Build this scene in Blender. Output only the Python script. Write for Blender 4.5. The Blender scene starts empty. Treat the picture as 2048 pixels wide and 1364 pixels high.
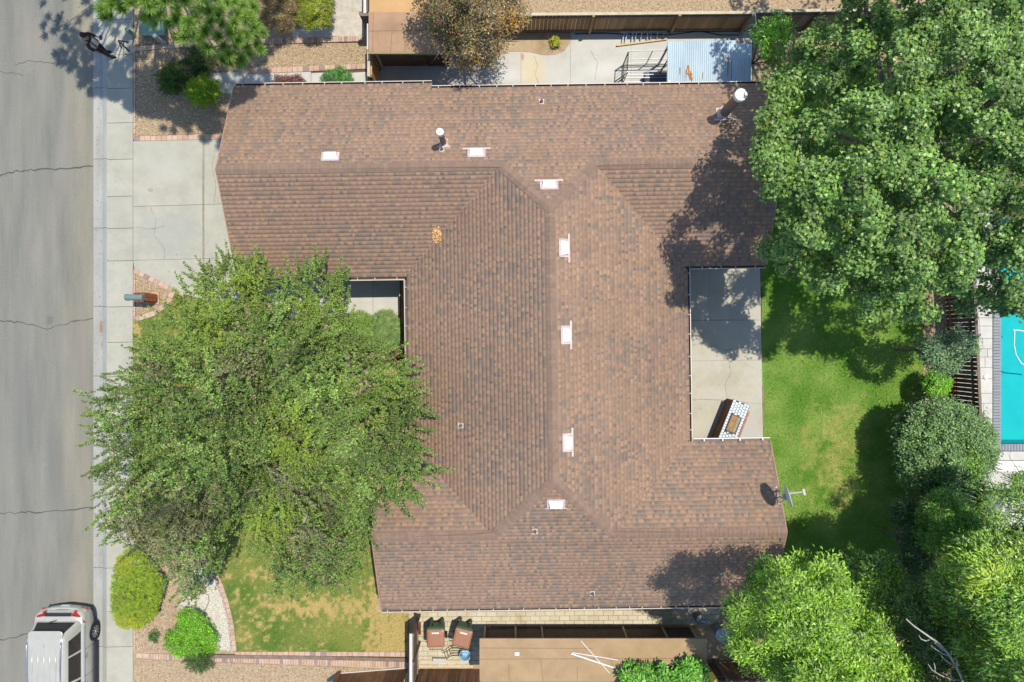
import bpy, math, random
import numpy as np
from mathutils import Vector, Matrix, Quaternion
random.seed(7)
RNG = np.random.default_rng(11)
scene = bpy.context.scene
C = scene.collection
R = math.radians

# ---------------------------------------------------------------- camera, sky, sun, exposure
H = 26.0                                   # the drone hovers 26 m above the street, looking straight down
cam_d = bpy.data.cameras.new('camera')
cam_d.lens = 24.0; cam_d.sensor_width = 36.0
cam_d.clip_start = 0.5; cam_d.clip_end = 2000.0
cam = bpy.data.objects.new('camera', cam_d); C.objects.link(cam)
cam.location = (0, 0, H); cam.rotation_euler = (0, 0, 0)
scene.camera = cam

SHX, SHY = -0.25, -0.175                   # horizontal shift of a shadow per metre of height
sun_az = math.atan2(-SHX, -SHY)
sun_el = math.atan2(1.0, math.hypot(SHX, SHY))
world = bpy.data.worlds.new('World'); scene.world = world
world.use_nodes = True
wn = world.node_tree.nodes; wl = world.node_tree.links
bg = wn['Background']
sky = wn.new('ShaderNodeTexSky'); sky.sky_type = 'NISHITA'
sky.sun_disc = False; sky.sun_elevation = sun_el; sky.sun_rotation = sun_az
sky.altitude = 1400.0
wl.new(sky.outputs[0], bg.inputs[0]); bg.inputs[1].default_value = 0.15
sun_d = bpy.data.lights.new('sun', 'SUN'); sun_d.energy = 3.1; sun_d.angle = R(0.53)
sun_d.color = (1.0, 0.945, 0.845)
sun = bpy.data.objects.new('sun', sun_d); C.objects.link(sun)
sun.location = (12, 9, 40)
sun.rotation_euler = Vector((SHX, SHY, -1.0)).to_track_quat('-Z', 'Y').to_euler()
vs = scene.view_settings
vs.view_transform = 'Standard'; vs.look = 'None'; vs.gamma = 1.0; vs.use_curve_mapping = False
vs.exposure = 0.82
scene.cycles.max_bounces = 8; scene.cycles.diffuse_bounces = 4; scene.cycles.transparent_max_bounces = 12

# ---------------------------------------------------------------- helpers
F = 1024 / 0.75
def P(px, py, h=0.0):
    """a point of the place, from where the survey photo shows it and its height"""
    return Vector(((px - 1024) / F * (H - h), -(py - 682) / F * (H - h), h))
def Pxy(px, py, h=0.0):
    v = P(px, py, h); return (v.x, v.y)
def lin(c):
    c = c / 255.0
    return c / 12.92 if c <= 0.04045 else ((c + 0.055) / 1.055) ** 2.4
HARD = 0.82          # own reflectance of hard surfaces, read off the sunlit picture
def S(r, g, b, k=HARD):
    return (lin(r) * k, lin(g) * k, lin(b) * k, 1.0)

def tag(o, label=None, cat=None, group=None, kind=None):
    if label: o['label'] = label
    if cat: o['category'] = cat
    if group: o['group'] = group
    if kind: o['kind'] = kind
    return o
def empty(name, loc, label, cat, group=None, rz=0.0):
    o = bpy.data.objects.new(name, None); C.objects.link(o)
    o.location = loc; o.rotation_euler = (0, 0, rz); o.empty_display_size = 0.2
    return tag(o, label, cat, group)
def wmat(o):
    m = Matrix.Identity(4)
    while o is not None:
        m = o.matrix_basis @ m; o = o.parent
    return m
def link(name, mesh, parent=None, label=None):
    o = bpy.data.objects.new(name, mesh); C.objects.link(o)
    if parent is not None: o.parent = parent
    if label: o['label'] = label
    return o
def np_mesh(name, verts, faces, mat, cols=None, smooth=False):
    """verts (N,3); faces (M,k) of equal k; cols (N,3) -> colour attribute 'col'"""
    me = bpy.data.meshes.new(name)
    verts = np.asarray(verts, np.float32); faces = np.asarray(faces, np.int32)
    n, (m, k) = len(verts), faces.shape
    me.vertices.add(n); me.vertices.foreach_set('co', verts.ravel())
    me.loops.add(m * k); me.loops.foreach_set('vertex_index', faces.ravel())
    me.polygons.add(m)
    me.polygons.foreach_set('loop_start', np.arange(0, m * k, k, dtype=np.int32))
    me.polygons.foreach_set('loop_total', np.full(m, k, np.int32))
    if smooth: me.polygons.foreach_set('use_smooth', np.ones(m, bool))
    if cols is not None:
        a = me.color_attributes.new('col', 'FLOAT_COLOR', 'POINT')
        c4 = np.ones((n, 4), np.float32); c4[:, :3] = cols
        a.data.foreach_set('color', c4.ravel())
    if mat: me.materials.append(mat)
    me.update(calc_edges=True); me.validate()
    return me

class MB:
    """collects boxes, tubes, prisms and lathes in world space; build() links them as ONE mesh"""
    def __init__(s): s.v = []; s.f = []; s.M = None
    def add(s, vs_, fs):
        b = len(s.v)
        s.v += [s.M @ Vector(v) if s.M else Vector(v) for v in vs_]
        s.f += [tuple(b + i for i in f) for f in fs]
    def box(s, c, size, rz=0.0, M=None):
        hx, hy, hz = size[0] / 2, size[1] / 2, size[2] / 2
        m = (M or Matrix.Rotation(rz, 3, 'Z'))
        vs_ = [Vector(c) + m @ Vector((sx * hx, sy * hy, sz * hz)) for sz in (-1, 1) for sx, sy in ((-1, -1), (1, -1), (1, 1), (-1, 1))]
        s.add(vs_, [(3, 2, 1, 0), (4, 5, 6, 7), (0, 1, 5, 4), (1, 2, 6, 5), (2, 3, 7, 6), (3, 0, 4, 7)])
        return s
    def bar(s, a, b, w, t, up=Vector((0, 0, 1))):
        a = Vector(a); b = Vector(b); d = (b - a); L = d.length; d.normalize()
        side = d.cross(up)
        if side.length < 1e-4: side = d.cross(Vector((1, 0, 0)))
        side.normalize(); u2 = side.cross(d)
        m = Matrix((d, side, u2)).transposed()
        return s.box((a + b) / 2, (L, w, t), M=m)
    def tube(s, pts, rad, seg=6, cap=True):
        pts = [Vector(p) for p in pts]
        if not hasattr(rad, '__len__'): rad = [rad] * len(pts)
        b0 = []; prev = None
        for i, p in enumerate(pts):
            d = (pts[min(i + 1, len(pts) - 1)] - pts[max(i - 1, 0)]).normalized()
            if prev is None:
                x = d.cross(Vector((0.31, 0.87, 0.38))).normalized()
            else:
                x = (prev - d * prev.dot(d)).normalized()
            prev = x; y = d.cross(x)
            b0.append([p + (x * math.cos(2 * math.pi * k / seg) + y * math.sin(2 * math.pi * k / seg)) * rad[i] for k in range(seg)])
        vs_ = [v for ring in b0 for v in ring]; fs = []
        for i in range(len(pts) - 1):
            for k in range(seg):
                a = i * seg + k; c = i * seg + (k + 1) % seg
                fs.append((a, c, c + seg, a + seg))
        if cap:
            fs.append(tuple(range(seg - 1, -1, -1))); fs.append(tuple(range((len(pts) - 1) * seg, len(pts) * seg)))
        s.add(vs_, fs); return s
    def prism(s, poly, z0, z1):
        n = len(poly)
        A = sum(poly[i][0] * poly[(i + 1) % n][1] - poly[(i + 1) % n][0] * poly[i][1] for i in range(n))
        if A < 0: poly = poly[::-1]
        vs_ = [(p[0], p[1], z0) for p in poly] + [(p[0], p[1], z1) for p in poly]
        fs = [tuple(range(n - 1, -1, -1)), tuple(range(n, 2 * n))] + [(i, (i + 1) % n, n + (i + 1) % n, n + i) for i in range(n)]
        s.add(vs_, fs); return s
    def lathe(s, c, prof, seg=20, M=None):
        vs_ = []; fs = []
        for r, z in prof:
            for k in range(seg):
                a = 2 * math.pi * k / seg
                v = Vector((r * math.cos(a), r * math.sin(a), z))
                vs_.append(Vector(c) + (M @ v if M else v))
        for i in range(len(prof) - 1):
            for k in range(seg):
                a = i * seg + k; b = i * seg + (k + 1) % seg
                fs.append((a, b, b + seg, a + seg))
        fs.append(tuple(range(seg - 1, -1, -1))); fs.append(tuple(range((len(prof) - 1) * seg, len(prof) * seg)))
        s.add(vs_, fs); return s
    def grid(s, fn, nu, nv, close_u=False):
        vs_ = [fn(i / (nu if close_u else nu - 1), j / (nv - 1)) for j in range(nv) for i in range(nu)]
        fs = []
        for j in range(nv - 1):
            for i in range(nu if close_u else nu - 1):
                a = j * nu + i; b = j * nu + (i + 1) % nu
                fs.append((a, b, b + nu, a + nu))
        s.add(vs_, fs); return s
    def build(s, name, mat, parent=None, smooth=False, label=None, bevel=0.0):
        inv = wmat(parent).inverted() if parent is not None else Matrix.Identity(4)
        me = bpy.data.meshes.new(name)
        me.from_pydata([inv @ v for v in s.v], [], s.f)
        if smooth:
            me.polygons.foreach_set('use_smooth', np.ones(len(me.polygons), bool))
        if mat: me.materials.append(mat)
        me.update()
        o = link(name, me, parent, label)
        if bevel:
            b = o.modifiers.new('bevel', 'BEVEL'); b.width = bevel; b.segments = 2; b.limit_method = 'ANGLE'
        return o

_cubes = {}
def cube_mesh(mat):
    if mat.name not in _cubes:
        e = 0.5; b = 0.04
        v = [(-e, -e, -e), (e, -e, -e), (e, e, -e), (-e, e, -e), (-e, -e, e - 0.12), (e, -e, e - 0.12), (e, e, e - 0.12), (-e, e, e - 0.12),
             (-e + b, -e + b, e), (e - b, -e + b, e), (e - b, e - b, e), (-e + b, e - b, e)]
        f = [(3, 2, 1, 0), (0, 1, 5, 4), (1, 2, 6, 5), (2, 3, 7, 6), (3, 0, 4, 7), (4, 5, 9, 8), (5, 6, 10, 9), (6, 7, 11, 10), (7, 4, 8, 11), (8, 9, 10, 11)]
        me = bpy.data.meshes.new('piece'); me.from_pydata(v, [], f); me.materials.append(mat); me.update()
        _cubes[mat.name] = me
    return _cubes[mat.name]
_inv = {}
def piece(name, parent, mat, c, size, rz=0.0, M3=None):
    """one brick, board, slab or tile: an object sharing one small bevelled block"""
    o = link(name, cube_mesh(mat), parent)
    m3 = M3 if M3 is not None else Matrix.Rotation(rz, 3, 'Z')
    m = Matrix.Translation(Vector(c)) @ m3.to_4x4() @ Matrix.Diagonal((size[0], size[1], size[2], 1.0))
    o.matrix_basis = (wmat(parent).inverted() @ m) if parent is not None else m
    return o

# ---------------------------------------------------------------- numpy noise and polygons
_lat = RNG.random((256, 256))
def vnoise(x, y):
    xi = np.floor(x).astype(int); yi = np.floor(y).astype(int)
    fx = x - xi; fy = y - yi
    fx = fx * fx * (3 - 2 * fx); fy = fy * fy * (3 - 2 * fy)
    a = _lat[xi & 255, yi & 255]; b = _lat[(xi + 1) & 255, yi & 255]
    c = _lat[xi & 255, (yi + 1) & 255]; d = _lat[(xi + 1) & 255, (yi + 1) & 255]
    return (a * (1 - fx) + b * fx) * (1 - fy) + (c * (1 - fx) + d * fx) * fy
def fbm(x, y, f=1.0, o=4):
    t = 0; amp = 0.5; tot = 0
    for i in range(o):
        t = t + amp * vnoise(x * f + 17.3 * i, y * f + 9.1 * i); tot += amp; amp *= 0.5; f *= 2.03
    return t / tot
def inpoly(x, y, poly):
    ins = np.zeros(x.shape, bool); n = len(poly)
    for i in range(n):
        x1, y1 = poly[i]; x2, y2 = poly[(i + 1) % n]
        c = ((y1 > y) != (y2 > y))
        with np.errstate(divide='ignore', invalid='ignore'):
            xx = (x2 - x1) * (y - y1) / ((y2 - y1) if y2 != y1 else 1e-9) + x1
        ins ^= c & (x < xx)
    return ins
def edgedist(x, y, poly):
    d = np.full(x.shape, 1e9); n = len(poly)
    for i in range(n):
        x1, y1 = poly[i]; x2, y2 = poly[(i + 1) % n]
        dx, dy = x2 - x1, y2 - y1; L = dx * dx + dy * dy + 1e-9
        t = np.clip(((x - x1) * dx + (y - y1) * dy) / L, 0, 1)
        d = np.minimum(d, np.hypot(x - x1 - t * dx, y - y1 - t * dy))
    return d
def sample_poly(poly, n, jit=True):
    """about n points evenly spread in a polygon (jittered grid)"""
    xs = [p[0] for p in poly]; ys = [p[1] for p in poly]
    A = abs(sum(poly[i][0] * poly[(i + 1) % len(poly)][1] - poly[(i + 1) % len(poly)][0] * poly[i][1] for i in range(len(poly)))) / 2
    s = math.sqrt(A / max(n, 1))
    gx, gy = np.meshgrid(np.arange(min(xs), max(xs) + s, s), np.arange(min(ys), max(ys) + s, s))
    gx = gx.ravel() + RNG.uniform(-.55, .55, gx.size) * s; gy = gy.ravel() + RNG.uniform(-.55, .55, gy.size) * s
    k = inpoly(gx, gy, poly)
    return gx[k], gy[k]

# ---------------------------------------------------------------- materials
def newmat(name):
    m = bpy.data.materials.new(name); m.use_nodes = True
    nt = m.node_tree; b = nt.nodes['Principled BSDF']
    return m, nt, b
def _noise(nt, scale, detail=4, rough=0.55, vec=None):
    n = nt.nodes.new('ShaderNodeTexNoise'); n.inputs['Scale'].default_value = scale
    n.inputs['Detail'].default_value = detail; n.inputs['Roughness'].default_value = rough
    if vec is not None: nt.links.new(vec, n.inputs['Vector'])
    return n.outputs['Fac']
def _ramp(nt, fac, stops):
    r = nt.nodes.new('ShaderNodeValToRGB'); e = r.color_ramp.elements
    while len(e) < len(stops): e.new(0.5)
    for el, (p, c) in zip(e, stops): el.position = p; el.color = c
    nt.links.new(fac, r.inputs[0]); return r.outputs[0]
def _mul(nt, a, b, op='MULTIPLY', fac=1.0):
    m = nt.nodes.new('ShaderNodeMix'); m.data_type = 'RGBA'; m.blend_type = op; m.inputs[0].default_value = fac
    for sk, val in ((m.inputs[6], a), (m.inputs[7], b)):
        if hasattr(val, 'links'): nt.links.new(val, sk)
        else: sk.default_value = val
    return m.outputs[2]
def _val(nt, v, lo, hi):
    """0..1 value -> grey between lo and hi"""
    mr = nt.nodes.new('ShaderNodeMapRange'); mr.inputs['To Min'].default_value = lo; mr.inputs['To Max'].default_value = hi
    nt.links.new(v, mr.inputs['Value']); return mr.outputs[0]
def pos(nt, scale=(1, 1, 1)):
    g = nt.nodes.new('ShaderNodeNewGeometry')
    mp = nt.nodes.new('ShaderNodeMapping'); mp.inputs['Scale'].default_value = scale
    nt.links.new(g.outputs['Position'], mp.inputs['Vector']); return mp.outputs[0]
def pm(name, stops, scale=2.0, rough=0.8, grain=0.15, gscale=60.0, bump=0.2, bscale=80.0, rnd=0.0, rstops=None, metal=0.0, stretch=(1, 1, 1), spec=0.3, detail=5, mid=0.0, mscale=9.0):
    """procedural surface: blotches, fine grain, relief, and a shift of its own per piece"""
    m, nt, b = newmat(name)
    p = pos(nt, stretch)
    if isinstance(stops, tuple): stops = [(0.0, stops), (1.0, stops)]
    col = _ramp(nt, _noise(nt, scale, detail, 0.6, p), stops) if len(stops) > 1 else stops[0][1]
    if rstops or rnd:
        oi = nt.nodes.new('ShaderNodeObjectInfo')
        if rstops:
            rr = nt.nodes.new('ShaderNodeValToRGB'); rr.color_ramp.interpolation = 'CONSTANT'
            e = rr.color_ramp.elements
            while len(e) < len(rstops): e.new(0.5)
            for el, (q, c) in zip(e, rstops): el.position = q; el.color = c
            nt.links.new(oi.outputs['Random'], rr.inputs[0])
            col = _mul(nt, col, rr.outputs[0])
        if rnd: col = _mul(nt, col, _val(nt, oi.outputs['Random'], 1 - rnd, 1 + rnd))
    if mid: col = _mul(nt, col, _val(nt, _noise(nt, mscale, 6, 0.75, pos(nt)), 1 - mid * 2, 1 + mid * 2))
    if grain: col = _mul(nt, col, _val(nt, _noise(nt, gscale, 3, 0.7, pos(nt)), 1 - grain * 1.6, 1 + grain * 1.6))
    if hasattr(col, 'links'): nt.links.new(col, b.inputs['Base Color'])
    else: b.inputs['Base Color'].default_value = col
    b.inputs['Roughness'].default_value = rough; b.inputs['Metallic'].default_value = metal
    b.inputs['Specular IOR Level'].default_value = spec
    if bump:
        bp = nt.nodes.new('ShaderNodeBump'); bp.inputs['Strength'].default_value = bump; bp.inputs['Distance'].default_value = 0.01
        nt.links.new(_noise(nt, bscale, 4, 0.6, pos(nt, stretch)), bp.inputs['Height']); nt.links.new(bp.outputs[0], b.inputs['Normal'])
    return m
def vm(name, rough=0.85, grain=0.1, gscale=90.0, spec=0.25, bump=0.0):
    """surface whose own colour is stored per vertex (shingles, soil, stones)"""
    m, nt, b = newmat(name)
    a = nt.nodes.new('ShaderNodeAttribute'); a.attribute_name = 'col'
    col = a.outputs['Color']
    if grain: col = _mul(nt, col, _val(nt, _noise(nt, gscale, 3, 0.7, pos(nt)), 1 - grain * 1.6, 1 + grain * 1.6))
    nt.links.new(col, b.inputs['Base Color']); b.inputs['Roughness'].default_value = rough
    b.inputs['Specular IOR Level'].default_value = spec
    if bump:
        bp = nt.nodes.new('ShaderNodeBump'); bp.inputs['Strength'].default_value = bump; bp.inputs['Distance'].default_value = 0.01
        nt.links.new(_noise(nt, 70, 4, 0.6, pos(nt)), bp.inputs['Height']); nt.links.new(bp.outputs[0], b.inputs['Normal'])
    return m
def leafmat(name, trans=0.35, rough=0.42, spec=0.45):
    m, nt, b = newmat(name)
    a = nt.nodes.new('ShaderNodeAttribute'); a.attribute_name = 'col'
    nt.links.new(a.outputs['Color'], b.inputs['Base Color'])
    b.inputs['Roughness'].default_value = rough; b.inputs['Specular IOR Level'].default_value = spec
    t = nt.nodes.new('ShaderNodeBsdfTranslucent')
    c2 = _mul(nt, a.outputs['Color'], (1.25, 1.35, 0.55, 1)); nt.links.new(c2, t.inputs['Color'])
    mx = nt.nodes.new('ShaderNodeMixShader'); mx.inputs[0].default_value = trans
    nt.links.new(b.outputs[0], mx.inputs[1]); nt.links.new(t.outputs[0], mx.inputs[2])
    nt.links.new(mx.outputs[0], nt.nodes['Material Output'].inputs['Surface'])
    return m
def plain(name, col, rough=0.6, metal=0.0, spec=0.4, coat=0.0):
    return pm(name, [(0.3, tuple(c * 0.93 for c in col[:3]) + (1,)), (0.7, col)], scale=6, rough=rough, grain=0.04, bump=0.0, metal=metal, spec=spec)

ASPHALT = pm('weathered_asphalt', [(0.3, S(114, 114, 106)), (0.5, S(127, 125, 116)), (0.72, S(139, 135, 123))], scale=1.1, stretch=(1.4, 0.16, 1), mid=0.11, mscale=13, rough=0.95, grain=0.2, gscale=60, bump=0.35, bscale=120, spec=0.15)
def _dusty(m):
    """dust and fine grit gathered along the gutter side of the road"""
    nt = m.node_tree; b = nt.nodes['Principled BSDF']; old = b.inputs['Base Color'].links[0].from_socket
    g = nt.nodes.new('ShaderNodeNewGeometry'); sp = nt.nodes.new('ShaderNodeSeparateXYZ'); nt.links.new(g.outputs['Position'], sp.inputs[0])
    n1 = _noise(nt, 0.55, 5, 0.65, pos(nt)); ad = nt.nodes.new('ShaderNodeMath'); ad.operation = 'MULTIPLY_ADD'; ad.inputs[1].default_value = 1.9
    nt.links.new(n1, ad.inputs[0]); nt.links.new(sp.outputs['X'], ad.inputs[2])
    mr = nt.nodes.new('ShaderNodeMapRange'); mr.interpolation_type = 'SMOOTHSTEP'; mr.inputs['From Min'].default_value = -16.6; mr.inputs['From Max'].default_value = -15.2
    nt.links.new(ad.outputs[0], mr.inputs['Value'])
    mx = nt.nodes.new('ShaderNodeMix'); mx.data_type = 'RGBA'; nt.links.new(mr.outputs[0], mx.inputs[0]); nt.links.new(old, mx.inputs[6])
    nt.links.new(_mul(nt, old, (1.14, 1.10, 1.0, 1)), mx.inputs[7]); nt.links.new(mx.outputs[2], b.inputs['Base Color'])
_dusty(ASPHALT)
CRACK = pm('tar_crack', S(84, 82, 79), scale=9, rough=0.9, grain=0.2, bump=0.2)
CONC = pm('concrete', [(0.25, S(158, 156, 142)), (0.55, S(171, 168, 153)), (0.8, S(178, 174, 158))], scale=1.5, mid=0.06, mscale=5, rough=0.9, grain=0.07, gscale=70, bump=0.15, rnd=0.035, spec=0.2)
CONC_W = pm('pale_concrete', [(0.25, S(176, 172, 158)), (0.5, S(188, 186, 177)), (0.75, S(196, 192, 180))], scale=0.9, mid=0.06, mscale=5, rough=0.9, grain=0.06, gscale=70, bump=0.15, rnd=0.03, spec=0.2)
PATIO = pm('patio_concrete', [(0.25, S(168, 162, 142)), (0.5, S(180, 175, 158)), (0.78, S(178, 175, 165))], scale=0.9, mid=0.06, mscale=5, rough=0.9, grain=0.06, gscale=70, bump=0.15, rnd=0.03, spec=0.2)
GUTTER_C = pm('gutter_concrete', [(0.3, S(152, 152, 146)), (0.7, S(168, 167, 159))], scale=2.0, rough=0.9, grain=0.14, gscale=60, bump=0.2, rnd=0.05, stretch=(1.5, 0.4, 1), spec=0.2)
JOINT = pm('joint_soil', S(96, 84, 66), rough=1, grain=0.3, bump=0.3)
EARTH = pm('bare_earth', [(0.3, S(150, 128, 100)), (0.55, S(174, 152, 122)), (0.75, S(190, 168, 138))], scale=1.4, rough=1, grain=0.22, gscale=45, bump=0.5, bscale=50, spec=0.1)
BED = pm('gravel_bed_base', [(0.3, S(150, 128, 100)), (0.7, S(186, 164, 134))], scale=9, rough=1, grain=0.4, gscale=40, bump=0.6, bscale=40, spec=0.1)
BRICK = pm('edging_brick', [(0.3, S(184, 158, 138)), (0.7, S(200, 175, 155))], scale=6, rough=0.9, grain=0.1, gscale=60, bump=0.3, spec=0.2,
           rstops=[(0.0, (1, 1, 1, 1)), (0.3, (0.92, 0.84, 0.8, 1)), (0.5, (1.0, 0.9, 0.84, 1)), (0.68, (0.8, 0.78, 0.8, 1)), (0.8, (0.98, 0.94, 0.92, 1)), (0.93, (0.58, 0.58, 0.66, 1))])
PAVER = pm('side_yard_paver', [(0.25, S(176, 162, 126)), (0.45, S(192, 181, 154)), (0.7, S(200, 191, 167))], scale=2.4, rough=0.9, grain=0.1, gscale=50, bump=0.25, rnd=0.07, spec=0.2)
WOOD_GREY = pm('weathered_grey_wood', [(0.3, S(112, 96, 84)), (0.7, S(140, 122, 106))], scale=3, stretch=(1, 1, 0.25), rough=0.85, grain=0.14, gscale=40, bump=0.25, rnd=0.16, spec=0.2)
WOOD_BROWN = pm('stained_brown_board', [(0.3, S(112, 82, 60)), (0.7, S(146, 108, 78))], scale=3, stretch=(1, 1, 0.3), rough=0.8, grain=0.16, gscale=40, bump=0.25, rnd=0.3, spec=0.25)
WOOD_TAN = pm('weathered_tan_board', [(0.3, S(142, 114, 82)), (0.6, S(168, 138, 102)), (0.8, S(158, 134, 106))], scale=1.6, stretch=(1, 1, 0.3), rough=0.85, grain=0.16, gscale=40, bump=0.25, rnd=0.16, spec=0.2)
WOOD_ORANGE = pm('orange_stained_board', [(0.3, S(186, 124, 44)), (0.7, S(206, 142, 60))], scale=3, rough=0.7, grain=0.1, bump=0.2, rnd=0.1)
WOOD_RED = pm('red_stained_wood', [(0.3, S(122, 70, 48)), (0.7, S(142, 84, 58))], scale=4, rough=0.75, grain=0.1, bump=0.2, rnd=0.08)
WOOD_PALE = pm('pale_bare_wood', [(0.3, S(176, 164, 134)), (0.7, S(200, 188, 158))], scale=4, rough=0.8, grain=0.1, bump=0.2, rnd=0.08)
STUCCO = pm('tan_stucco', [(0.3, S(150, 128, 104)), (0.7, S(166, 144, 118))], scale=3, rough=0.95, grain=0.08, bump=0.4, bscale=60)
DARKWALL = pm('dark_panel_siding', [(0.3, S(92, 76, 66)), (0.7, S(108, 92, 82))], scale=3, rough=0.85, grain=0.1, bump=0.1)
TANROOF = pm('tan_roll_roofing', [(0.25, S(152, 127, 94)), (0.5, S(165, 139, 104)), (0.75, S(173, 147, 112))], scale=1.4, mid=0.07, mscale=4, rough=0.9, grain=0.08, gscale=60, bump=0.2, spec=0.2, rnd=0.02)
SHEDROOF = pm('brown_patio_roofing', [(0.25, S(148, 118, 92)), (0.55, S(166, 134, 106)), (0.8, S(176, 144, 114))], scale=2.0, rough=0.9, grain=0.08, bump=0.2, spec=0.2, rnd=0.03)
NROOF = pm('orange_tan_roofing', [(0.3, S(184, 146, 100)), (0.7, S(198, 160, 112))], scale=1.4, rough=0.9, grain=0.05, bump=0.15, spec=0.2)
SEAM = pm('roof_seam', S(128, 104, 80), rough=0.95, grain=0.2, bump=0.1)
METAL_L = plain('pale_painted_metal', S(206, 200, 188), 0.45, 0.1)
GUTTERM = plain('cream_gutter_metal', S(196, 186, 172), 0.45, 0.0)
GUTTERB = plain('brown_gutter_metal', S(116, 92, 80), 0.55, 0.0)
GALV = pm('galvanised_steel', [(0.3, S(150, 156, 160)), (0.7, S(186, 190, 194))], scale=8, rough=0.42, grain=0.06, bump=0.05, metal=0.6)
STEEL = plain('tube_steel', S(170, 174, 178), 0.35, 0.7)
DARKSTEEL = plain('dark_tube_steel', S(70, 62, 60), 0.5, 0.3)
BLACK = plain('black_rubber', S(34, 34, 36), 0.75)
WHITEP = plain('white_plastic', S(226, 226, 224), 0.4)
VENTM = pm('faded_vent_metal', [(0.3, S(188, 166, 158)), (0.55, S(204, 186, 180)), (0.8, S(214, 200, 196))], scale=14, rough=0.55, grain=0.1, bump=0.05)
HOODM = pm('white_vent_hood', [(0.3, S(206, 198, 194)), (0.7, S(222, 217, 214))], scale=10, rough=0.5, grain=0.07, bump=0.05)
FLUE = pm('brown_painted_flue', [(0.3, S(122, 100, 92)), (0.7, S(138, 116, 106))], scale=6, rough=0.55, grain=0.06, bump=0.05)
BARK = pm('grey_bark', [(0.3, S(96, 84, 74)), (0.7, S(138, 126, 114))], scale=7, rough=0.95, grain=0.2, bump=0.5)
BARK_W = pm('bleached_bark', [(0.3, S(168, 164, 154)), (0.7, S(204, 198, 188))], scale=7, rough=0.9, grain=0.12, bump=0.3)
BARK_P = pm('pale_bare_bark', [(0.3, S(140, 130, 118)), (0.7, S(170, 160, 148))], scale=7, rough=0.9, grain=0.12, bump=0.3)
BARK_O = pm('orange_twig_bark', S(170, 96, 66), scale=7, rough=0.9, grain=0.15, bump=0.2)
def spots(m, lst):
    """stains of their own shape and colour on a surface: (px, py, rx, ry, colour, strength) with ragged edges"""
    nt = m.node_tree; b = nt.nodes['Principled BSDF']
    for px, py, rx, ry, colr, k in lst:
        lk = b.inputs['Base Color'].links[0].from_socket; c = P(px, py, .14)
        g = nt.nodes.new('ShaderNodeNewGeometry'); mp = nt.nodes.new('ShaderNodeMapping'); mp.vector_type = 'TEXTURE'
        mp.inputs['Location'].default_value = (c.x, c.y, 0); mp.inputs['Scale'].default_value = (rx / 52.5, ry / 52.5, 1000)
        nt.links.new(g.outputs['Position'], mp.inputs['Vector'])
        ln = nt.nodes.new('ShaderNodeVectorMath'); ln.operation = 'LENGTH'; nt.links.new(mp.outputs[0], ln.inputs[0])
        ad = nt.nodes.new('ShaderNodeMath'); ad.operation = 'MULTIPLY_ADD'; ad.inputs[1].default_value = 1.5
        nt.links.new(_noise(nt, 5.0, 6, .7, pos(nt)), ad.inputs[0]); nt.links.new(ln.outputs['Value'], ad.inputs[2])
        mr = nt.nodes.new('ShaderNodeMapRange'); mr.interpolation_type = 'SMOOTHSTEP'
        mr.inputs['From Min'].default_value = 1.0; mr.inputs['From Max'].default_value = 1.95; mr.inputs['To Min'].default_value = k; mr.inputs['To Max'].default_value = 0
        nt.links.new(ad.outputs[0], mr.inputs['Value'])
        mx = nt.nodes.new('ShaderNodeMix'); mx.data_type = 'RGBA'; nt.links.new(mr.outputs[0], mx.inputs[0]); nt.links.new(lk, mx.inputs[6]); mx.inputs[7].default_value = colr
        nt.links.new(mx.outputs[2], b.inputs['Base Color'])
spots(CONC_W, [(1065, 140, 34, 46, S(206, 188, 150), .7), (1045, 114, 4, 9, S(178, 120, 80), .7), (1010, 150, 40, 18, S(208, 206, 200), .6), (1215, 140, 50, 20, S(204, 202, 194), .6), (960, 130, 60, 30, S(160, 160, 154), .5)])
spots(CONC, [(406, 400, 2.2, 190, S(120, 104, 80), .55), (340, 470, 70, 60, S(158, 160, 152), .6), (330, 330, 60, 40, S(176, 174, 164), .5), (238, 420, 24, 60, S(160, 158, 146), .4), (300, 380, 8, 5, S(128, 122, 112), .5), (240, 900, 30, 60, S(158, 156, 146), .4)])
spots(GUTTER_C, [(198, 656, 4, 16, S(150, 104, 64), .8), (199, 690, 2, 14, S(150, 112, 76), .6), (196, 300, 8, 60, S(146, 140, 128), .5), (197, 1120, 7, 40, S(146, 140, 128), .5)])
spots(PATIO, [(1440, 760, 60, 24, S(168, 160, 138), .5), (1495, 860, 26, 40, S(176, 174, 168), .6), (1400, 850, 26, 30, S(186, 182, 168), .6)])
spots(ASPHALT, [(60, 90, 30, 60, S(140, 134, 122), .6), (158, 60, 24, 60, S(152, 142, 122), .6), (120, 300, 16, 90, S(136, 132, 122), .5), (160, 700, 14, 160, S(134, 126, 118), .5), (30, 800, 18, 220, S(118, 118, 112), .6), (100, 950, 20, 120, S(116, 116, 110), .6), (150, 1180, 20, 80, S(146, 138, 126), .5), (95, 640, 9, 12, S(96, 94, 90), .5)])
SHINGLE = vm('asphalt_shingle', rough=0.92, grain=0.13, gscale=110, spec=0.2)
SOILV = vm('lawn_soil', rough=1.0, grain=0.2, gscale=60, spec=0.1, bump=0.4)
STONE = vm('gravel_stone', rough=0.9, grain=0.08, spec=0.2)
GRASSM = leafmat('grass_blade', trans=0.25, rough=0.6, spec=0.2)
LEAF = leafmat('leaf', trans=0.24, spec=0.45)
LEAF_S = leafmat('small_leaf', trans=0.22, rough=0.5, spec=0.25)
NEEDLE = leafmat('pine_needle', trans=0.15, rough=0.5, spec=0.3)
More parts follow.
